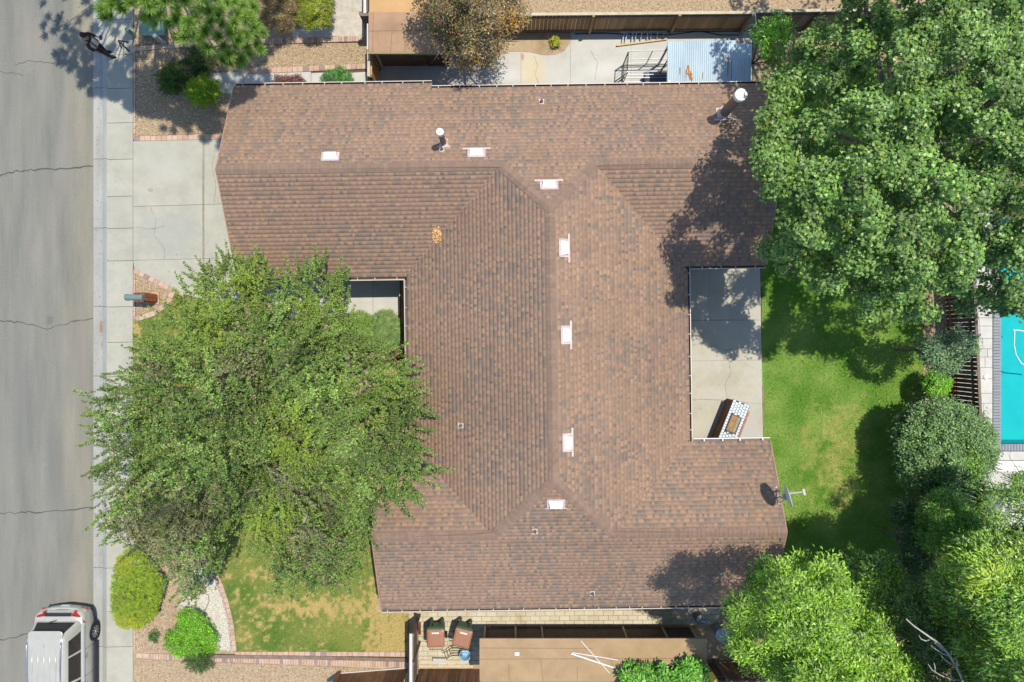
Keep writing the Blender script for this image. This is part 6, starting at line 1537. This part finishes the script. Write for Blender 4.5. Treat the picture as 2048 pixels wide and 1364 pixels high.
shrub('burgundy_shrub', 'small burgundy leaved shrub beside the house wall', ell(792, 715, 17, 15), 50, (.07, .12), 80, (.035, .05), (.02, .03), [(92, 36, 38, 4), (74, 28, 32, 3), (116, 60, 52, 1)], .7, .3, 12)
shrub('wall_ivy', 'bright green ground plants beside the house wall under the tree edge', [(775, 815), (808, 812), (810, 862), (780, 868)], 60, (.08, .14), 90, (.04, .06), (.02, .03), [(60, 116, 44, 3), (48, 100, 40, 3)], .5, .25, 14)
shrub('bronze_hedge', 'bronze brown thinning hedge shrub beside the pine at the top', [(522, -40), (520, 20), (530, 50), (552, 62), (580, 58), (598, 40), (600, -40)], 130, (.12, .2), 90, (.04, .06), (.02, .03), [(134, 104, 60, 4), (112, 90, 58, 3), (112, 124, 52, 1.5), (150, 130, 100, 1)], 1.4, .8, 26, 'clipped hedges at the top edge', cat='hedge')
shrub('green_hedge', 'yellow green clipped hedge shrub right of the bronze one', [(596, -40), (594, 40), (604, 54), (632, 58), (658, 50), (665, 20), (664, -40)], 150, (.11, .18), 100, (.04, .06), (.02, .03), [(128, 144, 32, 4), (106, 126, 32, 3), (166, 162, 40, 1.5), (150, 118, 50, .8)], 1.4, .9, 24, 'clipped hedges at the top edge', cat='hedge')
shrub('planter_shrub', 'tiny round yellow green shrub in the curved earth bed at the top', ell(1110, 84, 10, 11), 26, (.05, .08), 70, (.03, .045), (.016, .022), [(170, 170, 36, 3), (140, 150, 34, 3), (190, 184, 60, 1)], .45, .2, 8)
shrub('bright_shrub', 'vivid green leafy shrub between the back lawn and slatted fence', ell(1874, 770, 26, 30), 80, (.1, .18), 80, (.05, .08), (.03, .045), [(104, 158, 28, 4), (126, 180, 38, 3), (84, 136, 28, 2)], 1.3, .6, 22, bf=1 / 18, bump=.35)
VN = [(1244, 1345), (1256, 1330), (1270, 1338), (1292, 1326), (1308, 1336), (1330, 1330), (1346, 1336), (1362, 1328), (1382, 1320), (1400, 1330), (1412, 1348), (1418, 1400), (1240, 1400)]
shrub('vine', 'mass of bright green vine leaves growing over the edge of the tan shed roof', VN, 150, (.14, .22), 70, (.10, .15), (.05, .07), [(96, 150, 44, 4), (112, 168, 54, 3), (80, 130, 42, 3)], 2.75, 2.3, 30, cat='vine', lowd=.6, bump=.25)
# dry leaf litter on the ground
def litter(label, poly, n, cols, z, s_=(.03, .06)):
    lx, ly = sample_poly(poly, n); n = len(lx); p = to_world(lx, ly, np.full(n, z)) + np.array([0, 0, 1]) * RNG.uniform(0, .02, (n, 1))
    V, Cc = leaf_quads(p, rsph(n) * np.array([1, 1, .2]), unit(np.array([0, 0, 1.]) + .3 * rsph(n)), RNG.uniform(*s_, n), RNG.uniform(s_[0] * .5, s_[1] * .5, n), cols_of(cols, n))
    o = put_foliage('leaf_litter', None, V, Cc, LEAF); tag(o, label, 'leaf litter', kind='stuff')
DRY = [(196, 150, 84, 2), (170, 124, 70, 2), (142, 104, 66, 2), (206, 172, 112, 1)]
litter('scattered dry leaves on the back lawn', [(1530, 840), (1700, 780), (1840, 780), (1830, 1050), (1580, 1060)], 60, DRY, .17, (.06, .1))
litter('dry leaves lying on the grit and bricks at the lower left edge', [(470, 1300), (680, 1305), (680, 1364), (470, 1364)], 90, DRY, .18)
litter('dry leaves and litter on the bare earth beyond the top fence', [(1040, -20), (1700, -20), (1700, 24), (1040, 26)], 260, DRY, .14)
litter('dry leaves under the trees on the gravel strip by the pool fence', [(1846, 960), (1900, 960), (1900, 1100), (1840, 1100)], 160, DRY, .15)
litter('small leaves blown onto the driveway and sidewalk beside the front tree', [(214, 480), (460, 420), (420, 580), (214, 760)], 70, [(150, 140, 70, 2), (170, 130, 80, 2), (120, 120, 60, 1)], .142, (.035, .06))
litter('small leaves blown onto the patio slabs', [(1385, 560), (1520, 560), (1522, 860), (1385, 860)], 45, DRY, .142, (.035, .06))
litter('leaf debris along the street gutter', [(186, 150), (205, 150), (205, 1200), (188, 1200)], 160, [(120, 100, 70, 2), (150, 120, 80, 2), (96, 84, 66, 2)], .02, (.03, .06))
# ================================================================ THE CAR
PAINT = pm('champagne_silver_paint', [(0.3, S(188, 185, 172)), (0.7, S(196, 193, 180))], scale=3, rough=.28, grain=.0, bump=0, metal=.25, spec=.5)
CARGLASS = plain('dark_car_glass', S(40, 40, 42), .06, 0.0, .7)
CARBLK = plain('dark_car_trim', S(44, 44, 52), .45)
RED = plain('red_tail_lamp', S(170, 20, 22), .2, 0, .6)
CHROME = plain('bright_trim', S(190, 194, 198), .2, .8)
car = empty('parked_car', (-16.62, -12.32, 0), 'champagne silver estate car with roof ribs parked at the kerb', 'car', rz=math.pi)
CM = wmat(car)
def cmb():
    m_ = MB(); m_.M = CM; return m_
ys = [-2.42, -2.38, -2.25, -1.95, -1.5, -.6, .4, 1.2, 1.7, 2.1, 2.33, 2.42]
ws = [.66, .82, .91, .945, .95, .95, .95, .945, .93, .87, .74, .55]
zl = [.50, .38, .32, .28, .26, .26, .26, .26, .28, .30, .36, .45]
zh = [.70, .84, .96, 1.02, 1.03, 1.02, 1.0, .98, .95, .88, .78, .64]
zt = [.72, .87, 1.0, 1.06, 1.07, 1.06, 1.05, 1.04, 1.01, .93, .81, .66]
def itp(t, a): return float(np.interp(t, ys, a))
wheels_y = (-1.42, 1.42)
def body_ring(y):
    w, l, h_, t_ = itp(y, ws), itp(y, zl), itp(y, zh), itp(y, zt)
    half = [(.0, l), (.86 * w, l), (.985 * w, l + .12), (w, (l + h_) / 2 - .02), (.995 * w, h_ - .14), (.965 * w, h_ - .03), (.90 * w, h_ + .012), (.5 * w, t_), (0, t_ + .01)]
    return [(x, y, z) for x, z in half] + [(-x, y, z) for x, z in half[-2:0:-1]]
mm = cmb(); st = list(np.linspace(-2.42, 2.42, 45)); rings = [body_ring(y) for y in st]; n = len(rings[0])
vs_ = [v for r in rings for v in r]
mm.add(vs_, [tuple(range(n)), tuple(range(len(vs_) - 1, len(vs_) - n - 1, -1))] + [(i * n + k, (i + 1) * n + k, (i + 1) * n + (k + 1) % n, i * n + (k + 1) % n) for i in range(len(rings) - 1) for k in range(n)])
mm.build('body', PAINT, car, smooth=True)
# cabin
def rrect(hw, y0, y1, z, rad, rear_bow=0.0):
    o = []
    for cx, cy, a0 in ((hw - rad, y1 - rad, 0), (-hw + rad, y1 - rad, 90), (-hw + rad, y0 + rad, 180), (hw - rad, y0 + rad, 270)):
        for k in range(6):
            a = R(a0 + 18 * k); o.append((cx + rad * math.cos(a), cy + rad * math.sin(a), z))
    return o
lv = [(.87, -2.10, 1.18, 1.0, .16), (.84, -2.02, .98, 1.16, .16), (.76, -1.90, .58, 1.42, .16), (.69, -1.80, .32, 1.62, .15), (.655, -1.74, .20, 1.70, .15), (.625, -1.70, .15, 1.722, .15), (.58, -1.64, .08, 1.742, .15), (.50, -1.54, .0, 1.757, .15), (.36, -1.36, -.14, 1.768, .14)]
def cab(z):
    zz = [l[3] for l in lv]; return [float(np.interp(z, zz, [l[k] for l in lv])) for k in (0, 1, 2, 4)]
mm = cmb(); rings = [rrect(l[0], l[1], l[2], l[3], l[4]) for l in lv]; n = len(rings[0]); vs_ = [v for r in rings for v in r]
mm.add(vs_, [tuple(range((len(rings) - 1) * n, len(rings) * n))] + [(i * n + k, i * n + (k + 1) % n, (i + 1) * n + (k + 1) % n, (i + 1) * n + k) for i in range(len(rings) - 1) for k in range(n)])
mm.build('cabin', PAINT, car, smooth=True)
def side_pane(y0b, y1b, y0t, y1t, z0=1.06, z1=1.54):
    for sx in (-1, 1):
        q = cmb()
        def fn(u, v):
            z = z0 + (z1 - z0) * v; hw = cab(z)[0]
            return (sx * (hw + .006), y0b + (y0t - y0b) * v + (y1b - y0b + (y1t - y0t - y1b + y0b) * v) * u, z)
        q.grid(fn, 5, 6)
        if sx < 0: q.f = [f_[::-1] for f_ in q.f]
        q.build('side_window', CARGLASS, car, smooth=True)
side_pane(-1.72, -1.05, -1.55, -1.0); side_pane(-.97, -.05, -.94, -.07); side_pane(.03, .82, .01, .28)
def end_pane(nm, side, z0, z1, shrink):
    q = cmb()
    def fn(u, v):
        z = z0 + (z1 - z0) * v; hw, ya, yb2, rd = cab(z); y = (ya - .006) if side < 0 else (yb2 + .006)
        x = (u * 2 - 1) * (hw - rd)
        return (x, y, z)
    q.grid(fn, 9, 6)
    if side > 0: q.f = [f_[::-1] for f_ in q.f]
    q.build(nm, CARGLASS, car, smooth=True)
end_pane('rear_window', -1, 1.10, 1.56, 0); end_pane('windscreen', 1, 1.06, 1.60, 0)
# roof: ribs, rails, spoiler, fin
for x in (-.42, -.21, 0, .21, .42):
    q = cmb(); q.tube([(x, -1.40, 1.755), (x, -.8, 1.772), (x, 0.0, 1.757)], [.012, .022, .012], 6); q.build('roof_rib', PAINT, car, smooth=True)
for sx in (-1, 1):
    q = cmb(); q.tube([(sx * .60, -1.62, 1.735), (sx * .60, -1.5, 1.79), (sx * .59, -.6, 1.80), (sx * .58, .1, 1.745)], [.018, .022, .022, .016], 8); q.build('roof_rail', CHROME, car, smooth=True)
q = cmb(); q.prism([(-.50, -1.985), (-.58, -1.955), (-.62, -1.88), (-.60, -1.68), (.60, -1.68), (.62, -1.88), (.58, -1.955), (.50, -1.985)], 1.665, 1.70); q.build('rear_spoiler', PAINT, car, bevel=.02)
q = cmb(); q.add([(0, -1.38, 1.76), (.02, -1.5, 1.76), (-.02, -1.5, 1.76), (0, -1.52, 1.82)], [(0, 1, 3), (1, 2, 3), (2, 0, 3)]); q.build('roof_fin', PAINT, car)
q = cmb(); q.bar((.0, -2.125, 1.10), (.26, -2.06, 1.14), .03, .02); q.build('rear_wiper', CARBLK, car)
# painted tailgate reflection, lamps, bumper
for sx in (-1, 1):
    q = cmb(); q.add([(sx * .50, -2.315, .985), (sx * .78, -2.25, .985), (sx * .945, -2.02, .97), (sx * .945, -1.96, .86), (sx * .83, -2.30, .83), (sx * .52, -2.40, .84)] +
                     [(sx * .50, -2.18, .985), (sx * .76, -2.12, .99), (sx * .92, -1.98, .975), (sx * .93, -1.95, .86), (sx * .80, -2.2, .83), (sx * .52, -2.2, .84)],
                     [(0, 1, 2, 3, 4, 5) if sx < 0 else (5, 4, 3, 2, 1, 0), (0, 6, 7, 1), (1, 7, 8, 2), (2, 8, 9, 3), (3, 9, 10, 4), (4, 10, 11, 5), (5, 11, 6, 0)]); q.build('tail_lamp', RED, car)
    q = cmb(); q.box((sx * .76, -2.372, .60), (.16, .05, .05)); q.build('reflector', RED, car)
q = cmb(); q.box((0, -2.30, 1.015), (.98, .12, .03)); q.build('tailgate_reflection', CARBLK, car, bevel=.01)  # dark strip stands in for the reflection low on the tailgate
q = cmb()
bp_ = [(x * .8, -2.47 + .12 * abs(x) ** 2.2, 0) for x in np.linspace(-1, 1, 15)]
vs_ = [(x, y, z) for z, dy in ((.40, .03), (.5, 0), (.72, .0), (.77, .03)) for x, y in [(p[0] * 1.06, p[1] + dy) for p in bp_]] + [(p[0] * 1.0, p[1] + .3, .77) for p in bp_]
k = 15; q.add(vs_, [(j * k + i, j * k + i + 1, (j + 1) * k + i + 1, (j + 1) * k + i) for j in range(4) for i in range(k - 1)]); q.build('bumper', PAINT, car, smooth=True)
q = cmb(); vs_ = [(p[0] * .92, p[1] + .06 + d_, .776) for d_ in (0, .09) for p in bp_]; q.add(vs_, [(i, i + 1, k + i + 1, k + i) for i in range(k - 1)]); q.build('bumper_step', CARBLK, car)
q = cmb(); q.box((0, -2.475, .56), (.32, .012, .12)); q.build('number_plate', WHITEP, car)
for sx in (-1, 1):
    q = cmb(); q.box((sx * .935, 0, .30), (.06, 2.0, .12)); q.build('sill', CARBLK, car, bevel=.015)
    q = cmb(); q.tube([(sx * .956, -1.9, 1.0), (sx * .958, -.5, 1.0), (sx * .955, .9, .99)], .008, 5); q.build('door_crease', CHROME, car)
    for y in (-.75, .25):
        q = cmb(); q.box((sx * .962, y, .90), (.03, .2, .03)); q.build('door_handle', CHROME, car, bevel=.008)
    for y in (-1.0, -.01, .95):
        q = cmb(); q.box((sx * .951, y, .68), (.004, .012, .55)); q.build('door_gap', CARBLK, car)
    for y in wheels_y:
        w_ = cmb(); MR = Matrix.Rotation(math.pi / 2, 3, 'Y')
        w_.lathe((sx * .84, y, .35), [(.2, -.12), (.33, -.12), (.355, -.08), (.355, .08), (.33, .125), (.225, .125), (.22, .09)], 28, MR); wl_ = w_.build('wheel', BLACK, car, smooth=False)
        ar = cmb(); ar.lathe((sx * .915, y, .36), [(.365, -.02), (.40, .02), (.40, .04), (.365, .045)], 28, MR); ar.build('wheel_arch', CARBLK, car)
        rm = cmb(); rm.lathe((sx * .955, y, .35), [(.0, -.03 * sx), (.2, -.03 * sx), (.235, .012 * sx), (.235, -.04 * sx)], 26, MR)
        rm.build('rim', plain('rim_shadow', S(70, 72, 76), .4, .5) if 'rim_shadow' not in bpy.data.materials else bpy.data.materials['rim_shadow'], wl_)
        for k_ in range(10):
            a = 2 * math.pi * k_ / 10 + .2
            sp_ = cmb(); sp_.bar((sx * .975, y + .03 * math.cos(a), .35 + .03 * math.sin(a)), (sx * .972, y + .215 * math.cos(a), .35 + .215 * math.sin(a)), .035, .02, up=Vector((1, 0, 0))); sp_.build('spoke', CHROME, wl_)
        hb_ = cmb(); hb_.lathe((sx * .975, y, .35), [(.05, -.02 * sx), (.045, .012 * sx), (.02, .018 * sx)], 14, MR); hb_.build('hub_cap', CHROME, wl_)
    q = cmb(); q.box((sx * 1.03, .78, 1.06), (.16, .1, .13)); q.build('wing_mirror', PAINT, car, bevel=.03)
    q = cmb(); q.add([(sx * .55, 2.36, .70), (sx * .85, 2.12, .78), (sx * .80, 2.0, .86), (sx * .5, 2.25, .80)], [(0, 1, 2, 3) if sx > 0 else (3, 2, 1, 0)]); q.build('headlight', CHROME, car)

# ================================================================ THE PERSON ON THE SIDEWALK
SKIN = plain('skin', S(176, 132, 108), .55)
DARKJ = pm('dark_brown_jacket', [(0.3, S(58, 48, 46)), (0.7, S(78, 66, 62))], scale=9, rough=.85, grain=.1, bump=.2)
TROUS = pm('black_trousers', [(0.3, S(44, 40, 42)), (0.7, S(58, 54, 54))], scale=9, rough=.85, grain=.1, bump=.2)
SHIRT = pm('white_shirt', [(0.3, S(206, 208, 212)), (0.7, S(222, 222, 224))], scale=9, rough=.8, grain=.04, bump=.1)
TANV = pm('tan_strap', [(0.3, S(120, 98, 78)), (0.7, S(140, 116, 94))], scale=9, rough=.8, grain=.08)
HAIR = pm('dark_cap', [(0.3, S(44, 38, 44)), (0.7, S(62, 54, 58))], scale=14, rough=.8, grain=.15)
pbase = P(219, 110, .136)
man = empty('person', pbase, 'person in dark jacket, white shirt and black trousers standing on the sidewalk', 'person', rz=R(4))
PM_ = wmat(man)
def skin_mesh(name, mat, chains, root_index=0, sub=2):
    """chains of (point, radius); a chain whose first point matches an earlier one joins it: ONE continuous surface"""
    vs_, rad, ed, look = [], [], [], {}
    for ch_ in chains:
        prev = None
        for p, r_ in ch_:
            key = tuple(round(c, 4) for c in p)
            if key not in look:
                look[key] = len(vs_); vs_.append(p); rad.append(r_)
            i = look[key]
            if prev is not None and prev != i: ed.append((prev, i))
            prev = i
    me = bpy.data.meshes.new(name); me.from_pydata(vs_, ed, []); me.update()
    o = link(name, me, man); me.materials.append(mat)
    sm = o.modifiers.new('skin', 'SKIN'); sm.use_smooth_shade = True; sm.branch_smoothing = .4
    if not me.skin_vertices: me.skin_vertices.new()
    sv = me.skin_vertices[0].data
    for i, r_ in enumerate(rad): sv[i].radius = (r_, r_) if not hasattr(r_, '__len__') else r_; sv[i].use_root = (i == root_index)
    ss = o.modifiers.new('sub', 'SUBSURF'); ss.levels = sub; ss.render_levels = sub
    return o
pel = (0, 0, .95); wst = (0, 0, 1.10); chs = (.01, 0, 1.30); upc = (.0, 0, 1.42); nck = (.02, 0, 1.50); hd0 = (.045, 0, 1.58); hd1 = (.06, 0, 1.66); hd2 = (.05, 0, 1.73)
def leg(sy, fx): return [(pel, .13), ((.0, sy * .09, .88), .095), ((.01 + fx * .4, sy * .10, .50), .06), ((-.02 + fx, sy * .10, .10), .04)]
def hand(w, d, up_):
    """palm, four fingers of unequal length, and a thumb leaving the side near the wrist"""
    w = Vector(w); d = Vector(d).normalized(); up_ = Vector(up_); sd = d.cross(up_).normalized(); nn_ = sd.cross(d)
    palm = w + d * .06; out = [[(tuple(w), .026), (tuple(palm), (.036, .017))]]
    for k_, (o_, L_) in enumerate(((-.028, .062), (-.009, .074), (.010, .070), (.028, .055))):
        b0 = palm + d * .018 + sd * o_
        out.append([(tuple(palm), (.036, .017)), (tuple(b0), .0095), (tuple(b0 + d * L_ * .55 - nn_ * .012), .009), (tuple(b0 + d * L_ - nn_ * .036), .007)])
    t0 = w + d * .03 - sd * .034
    out.append([(tuple(w), .026), (tuple(t0), .011), (tuple(t0 + d * .035 - sd * .012 - nn_ * .012), .009)])
    return out
wR = (.07, -.27, .90); wL = (.30, .14, 1.17)
armR = [(upc, .10), ((.0, -.17, 1.42), .058), ((-.05, -.25, 1.16), .044), (wR, .028)]
armL = [(upc, .10), ((.0, .17, 1.42), .058), ((.04, .26, 1.15), .044), (wL, .028)]
body_ch = [[(pel, .13), (wst, (.12, .10)), (chs, (.15, .11)), (upc, .10), (nck, .055), (hd0, (.066, .07)), (hd1, (.078, .09)), (hd2, (.06, .075))], leg(-1, .10), leg(1, -.06),
           [((.08, -.10, .10), .04), ((.17, -.11, .05), .03)], [((-.08, .10, .10), .04), ((.02, .11, .05), .03)], armR, armL,
           [(hd1, (.078, .09)), ((.145, 0, 1.645), .018)], [(hd1, (.078, .09)), ((.05, .085, 1.65), .016)], [(hd1, (.078, .09)), ((.05, -.085, 1.65), .016)]]
body_ch += hand(wR, (.25, -.05, -1), (0, 1, .1)) + hand(wL, (.95, -.25, .1), (0, 0, 1))
skin_mesh('body', SKIN, body_ch)
skin_mesh('trousers', TROUS, [[(pel, (.155, .135)), ((0, 0, 1.02), (.145, .12))]] + [[(pel, (.155, .135)), ((.0, s_ * .09, .86), .112), ((.01 + f_ * .4, s_ * .10, .50), .08), ((-.02 + f_, s_ * .10, .10), .066)] for s_, f_ in ((-1, .10), (1, -.06))])
skin_mesh('jacket', DARKJ, [[((0, 0, .98), (.16, .14)), (wst, (.155, .13)), (chs, (.18, .135)), (upc, .115)], [(upc, .115), ((.0, -.17, 1.42), .08), ((-.05, -.25, 1.16), .062), ((.04, -.265, .97), .048)], [(upc, .115), ((.0, .17, 1.42), .08), ((.04, .26, 1.15), .062), ((.22, .175, 1.165), .048)]])
q = MB(); q.M = PM_
def chest(u, v):
    z = 1.00 + .42 * v; a = (u - .5) * 1.9 * (1 - .25 * v) - .35; r0 = .19 + .035 * math.sin(math.pi * v)
    return (.015 + r0 * math.cos(a) * .92, r0 * math.sin(a) * 1.08, z)
q.grid(chest, 9, 9); q.build('shirt', SHIRT, man, smooth=True)
for a0, a1 in ((-.95, -.62), (.12, .42)):
    q = MB(); q.M = PM_
    def strap(u, v):
        z = .98 + .47 * v; a = a0 + (a1 - a0) * u; r0 = .198 + .035 * math.sin(math.pi * v)
        return (.015 + r0 * math.cos(a) * .94, r0 * math.sin(a) * 1.1, z)
    q.grid(strap, 4, 8); q.build('strap', TANV, man, smooth=True)
q = MB(); q.M = PM_; q.lathe((.045, 0, 1.655), [(.098, 0), (.104, .04), (.094, .085), (.06, .118), (.015, .128)], 20); q.build('hair', HAIR, man, smooth=True)
q = MB(); q.M = PM_; q.add([(.11, -.07, 1.69), (.20, -.05, 1.67), (.215, 0, 1.668), (.20, .05, 1.67), (.11, .07, 1.69), (.11, -.07, 1.70), (.20, -.05, 1.68), (.215, 0, 1.678), (.20, .05, 1.68), (.11, .07, 1.70)],
    [(4, 3, 2, 1, 0), (5, 6, 7, 8, 9), (0, 1, 6, 5), (1, 2, 7, 6), (2, 3, 8, 7), (3, 4, 9, 8)]); q.build('cap_peak', HAIR, man)
for sy in (-.032, .032):
    q = MB(); q.M = PM_; q.lathe((.128, sy, 1.662), [(.004, -.008), (.011, 0), (.004, .008)], 8); q.build('eye', WHITEP, man)
q = MB(); q.M = PM_; q.box((.130, 0, 1.608), (.012, .05, .010)); q.build('mouth', plain('lips', S(150, 92, 84), .5), man)
for s_, f_ in ((-1, .10), (1, -.06)):
    q = MB(); q.M = PM_
    def shoe(u, v):
        a = 2 * math.pi * u; y_ = v; prof = [(1.0, .0), (1.02, .035), (.92, .075), (.55, .105), (.3, .115)][int(round(v * 4))]
        return (f_ + .035 + .135 * prof[0] * math.cos(a) * (1 if math.cos(a) > 0 else .75) - (.05 if v > .6 else 0), s_ * .105 + .05 * prof[0] * math.sin(a), prof[1] + .002)
    q.grid(shoe, 18, 5, close_u=True); q.build('shoe', BLACK, man, smooth=True)
dv = empty('controller', PM_ @ Vector((.40, .10, 1.12)), 'small dark handheld device held in front by the person on the sidewalk', 'device', rz=R(4))
q = MB(); q.M = PM_; q.box((.40, .10, 1.20), (.10, .17, .03)); q.build('body', plain('device_plastic', S(50, 52, 58), .45), dv, bevel=.008)
q = MB(); q.M = PM_; q.box((.40, .10, 1.2185), (.075, .11, .005)); q.build('screen', plain('device_screen', S(24, 28, 34), .1), dv)
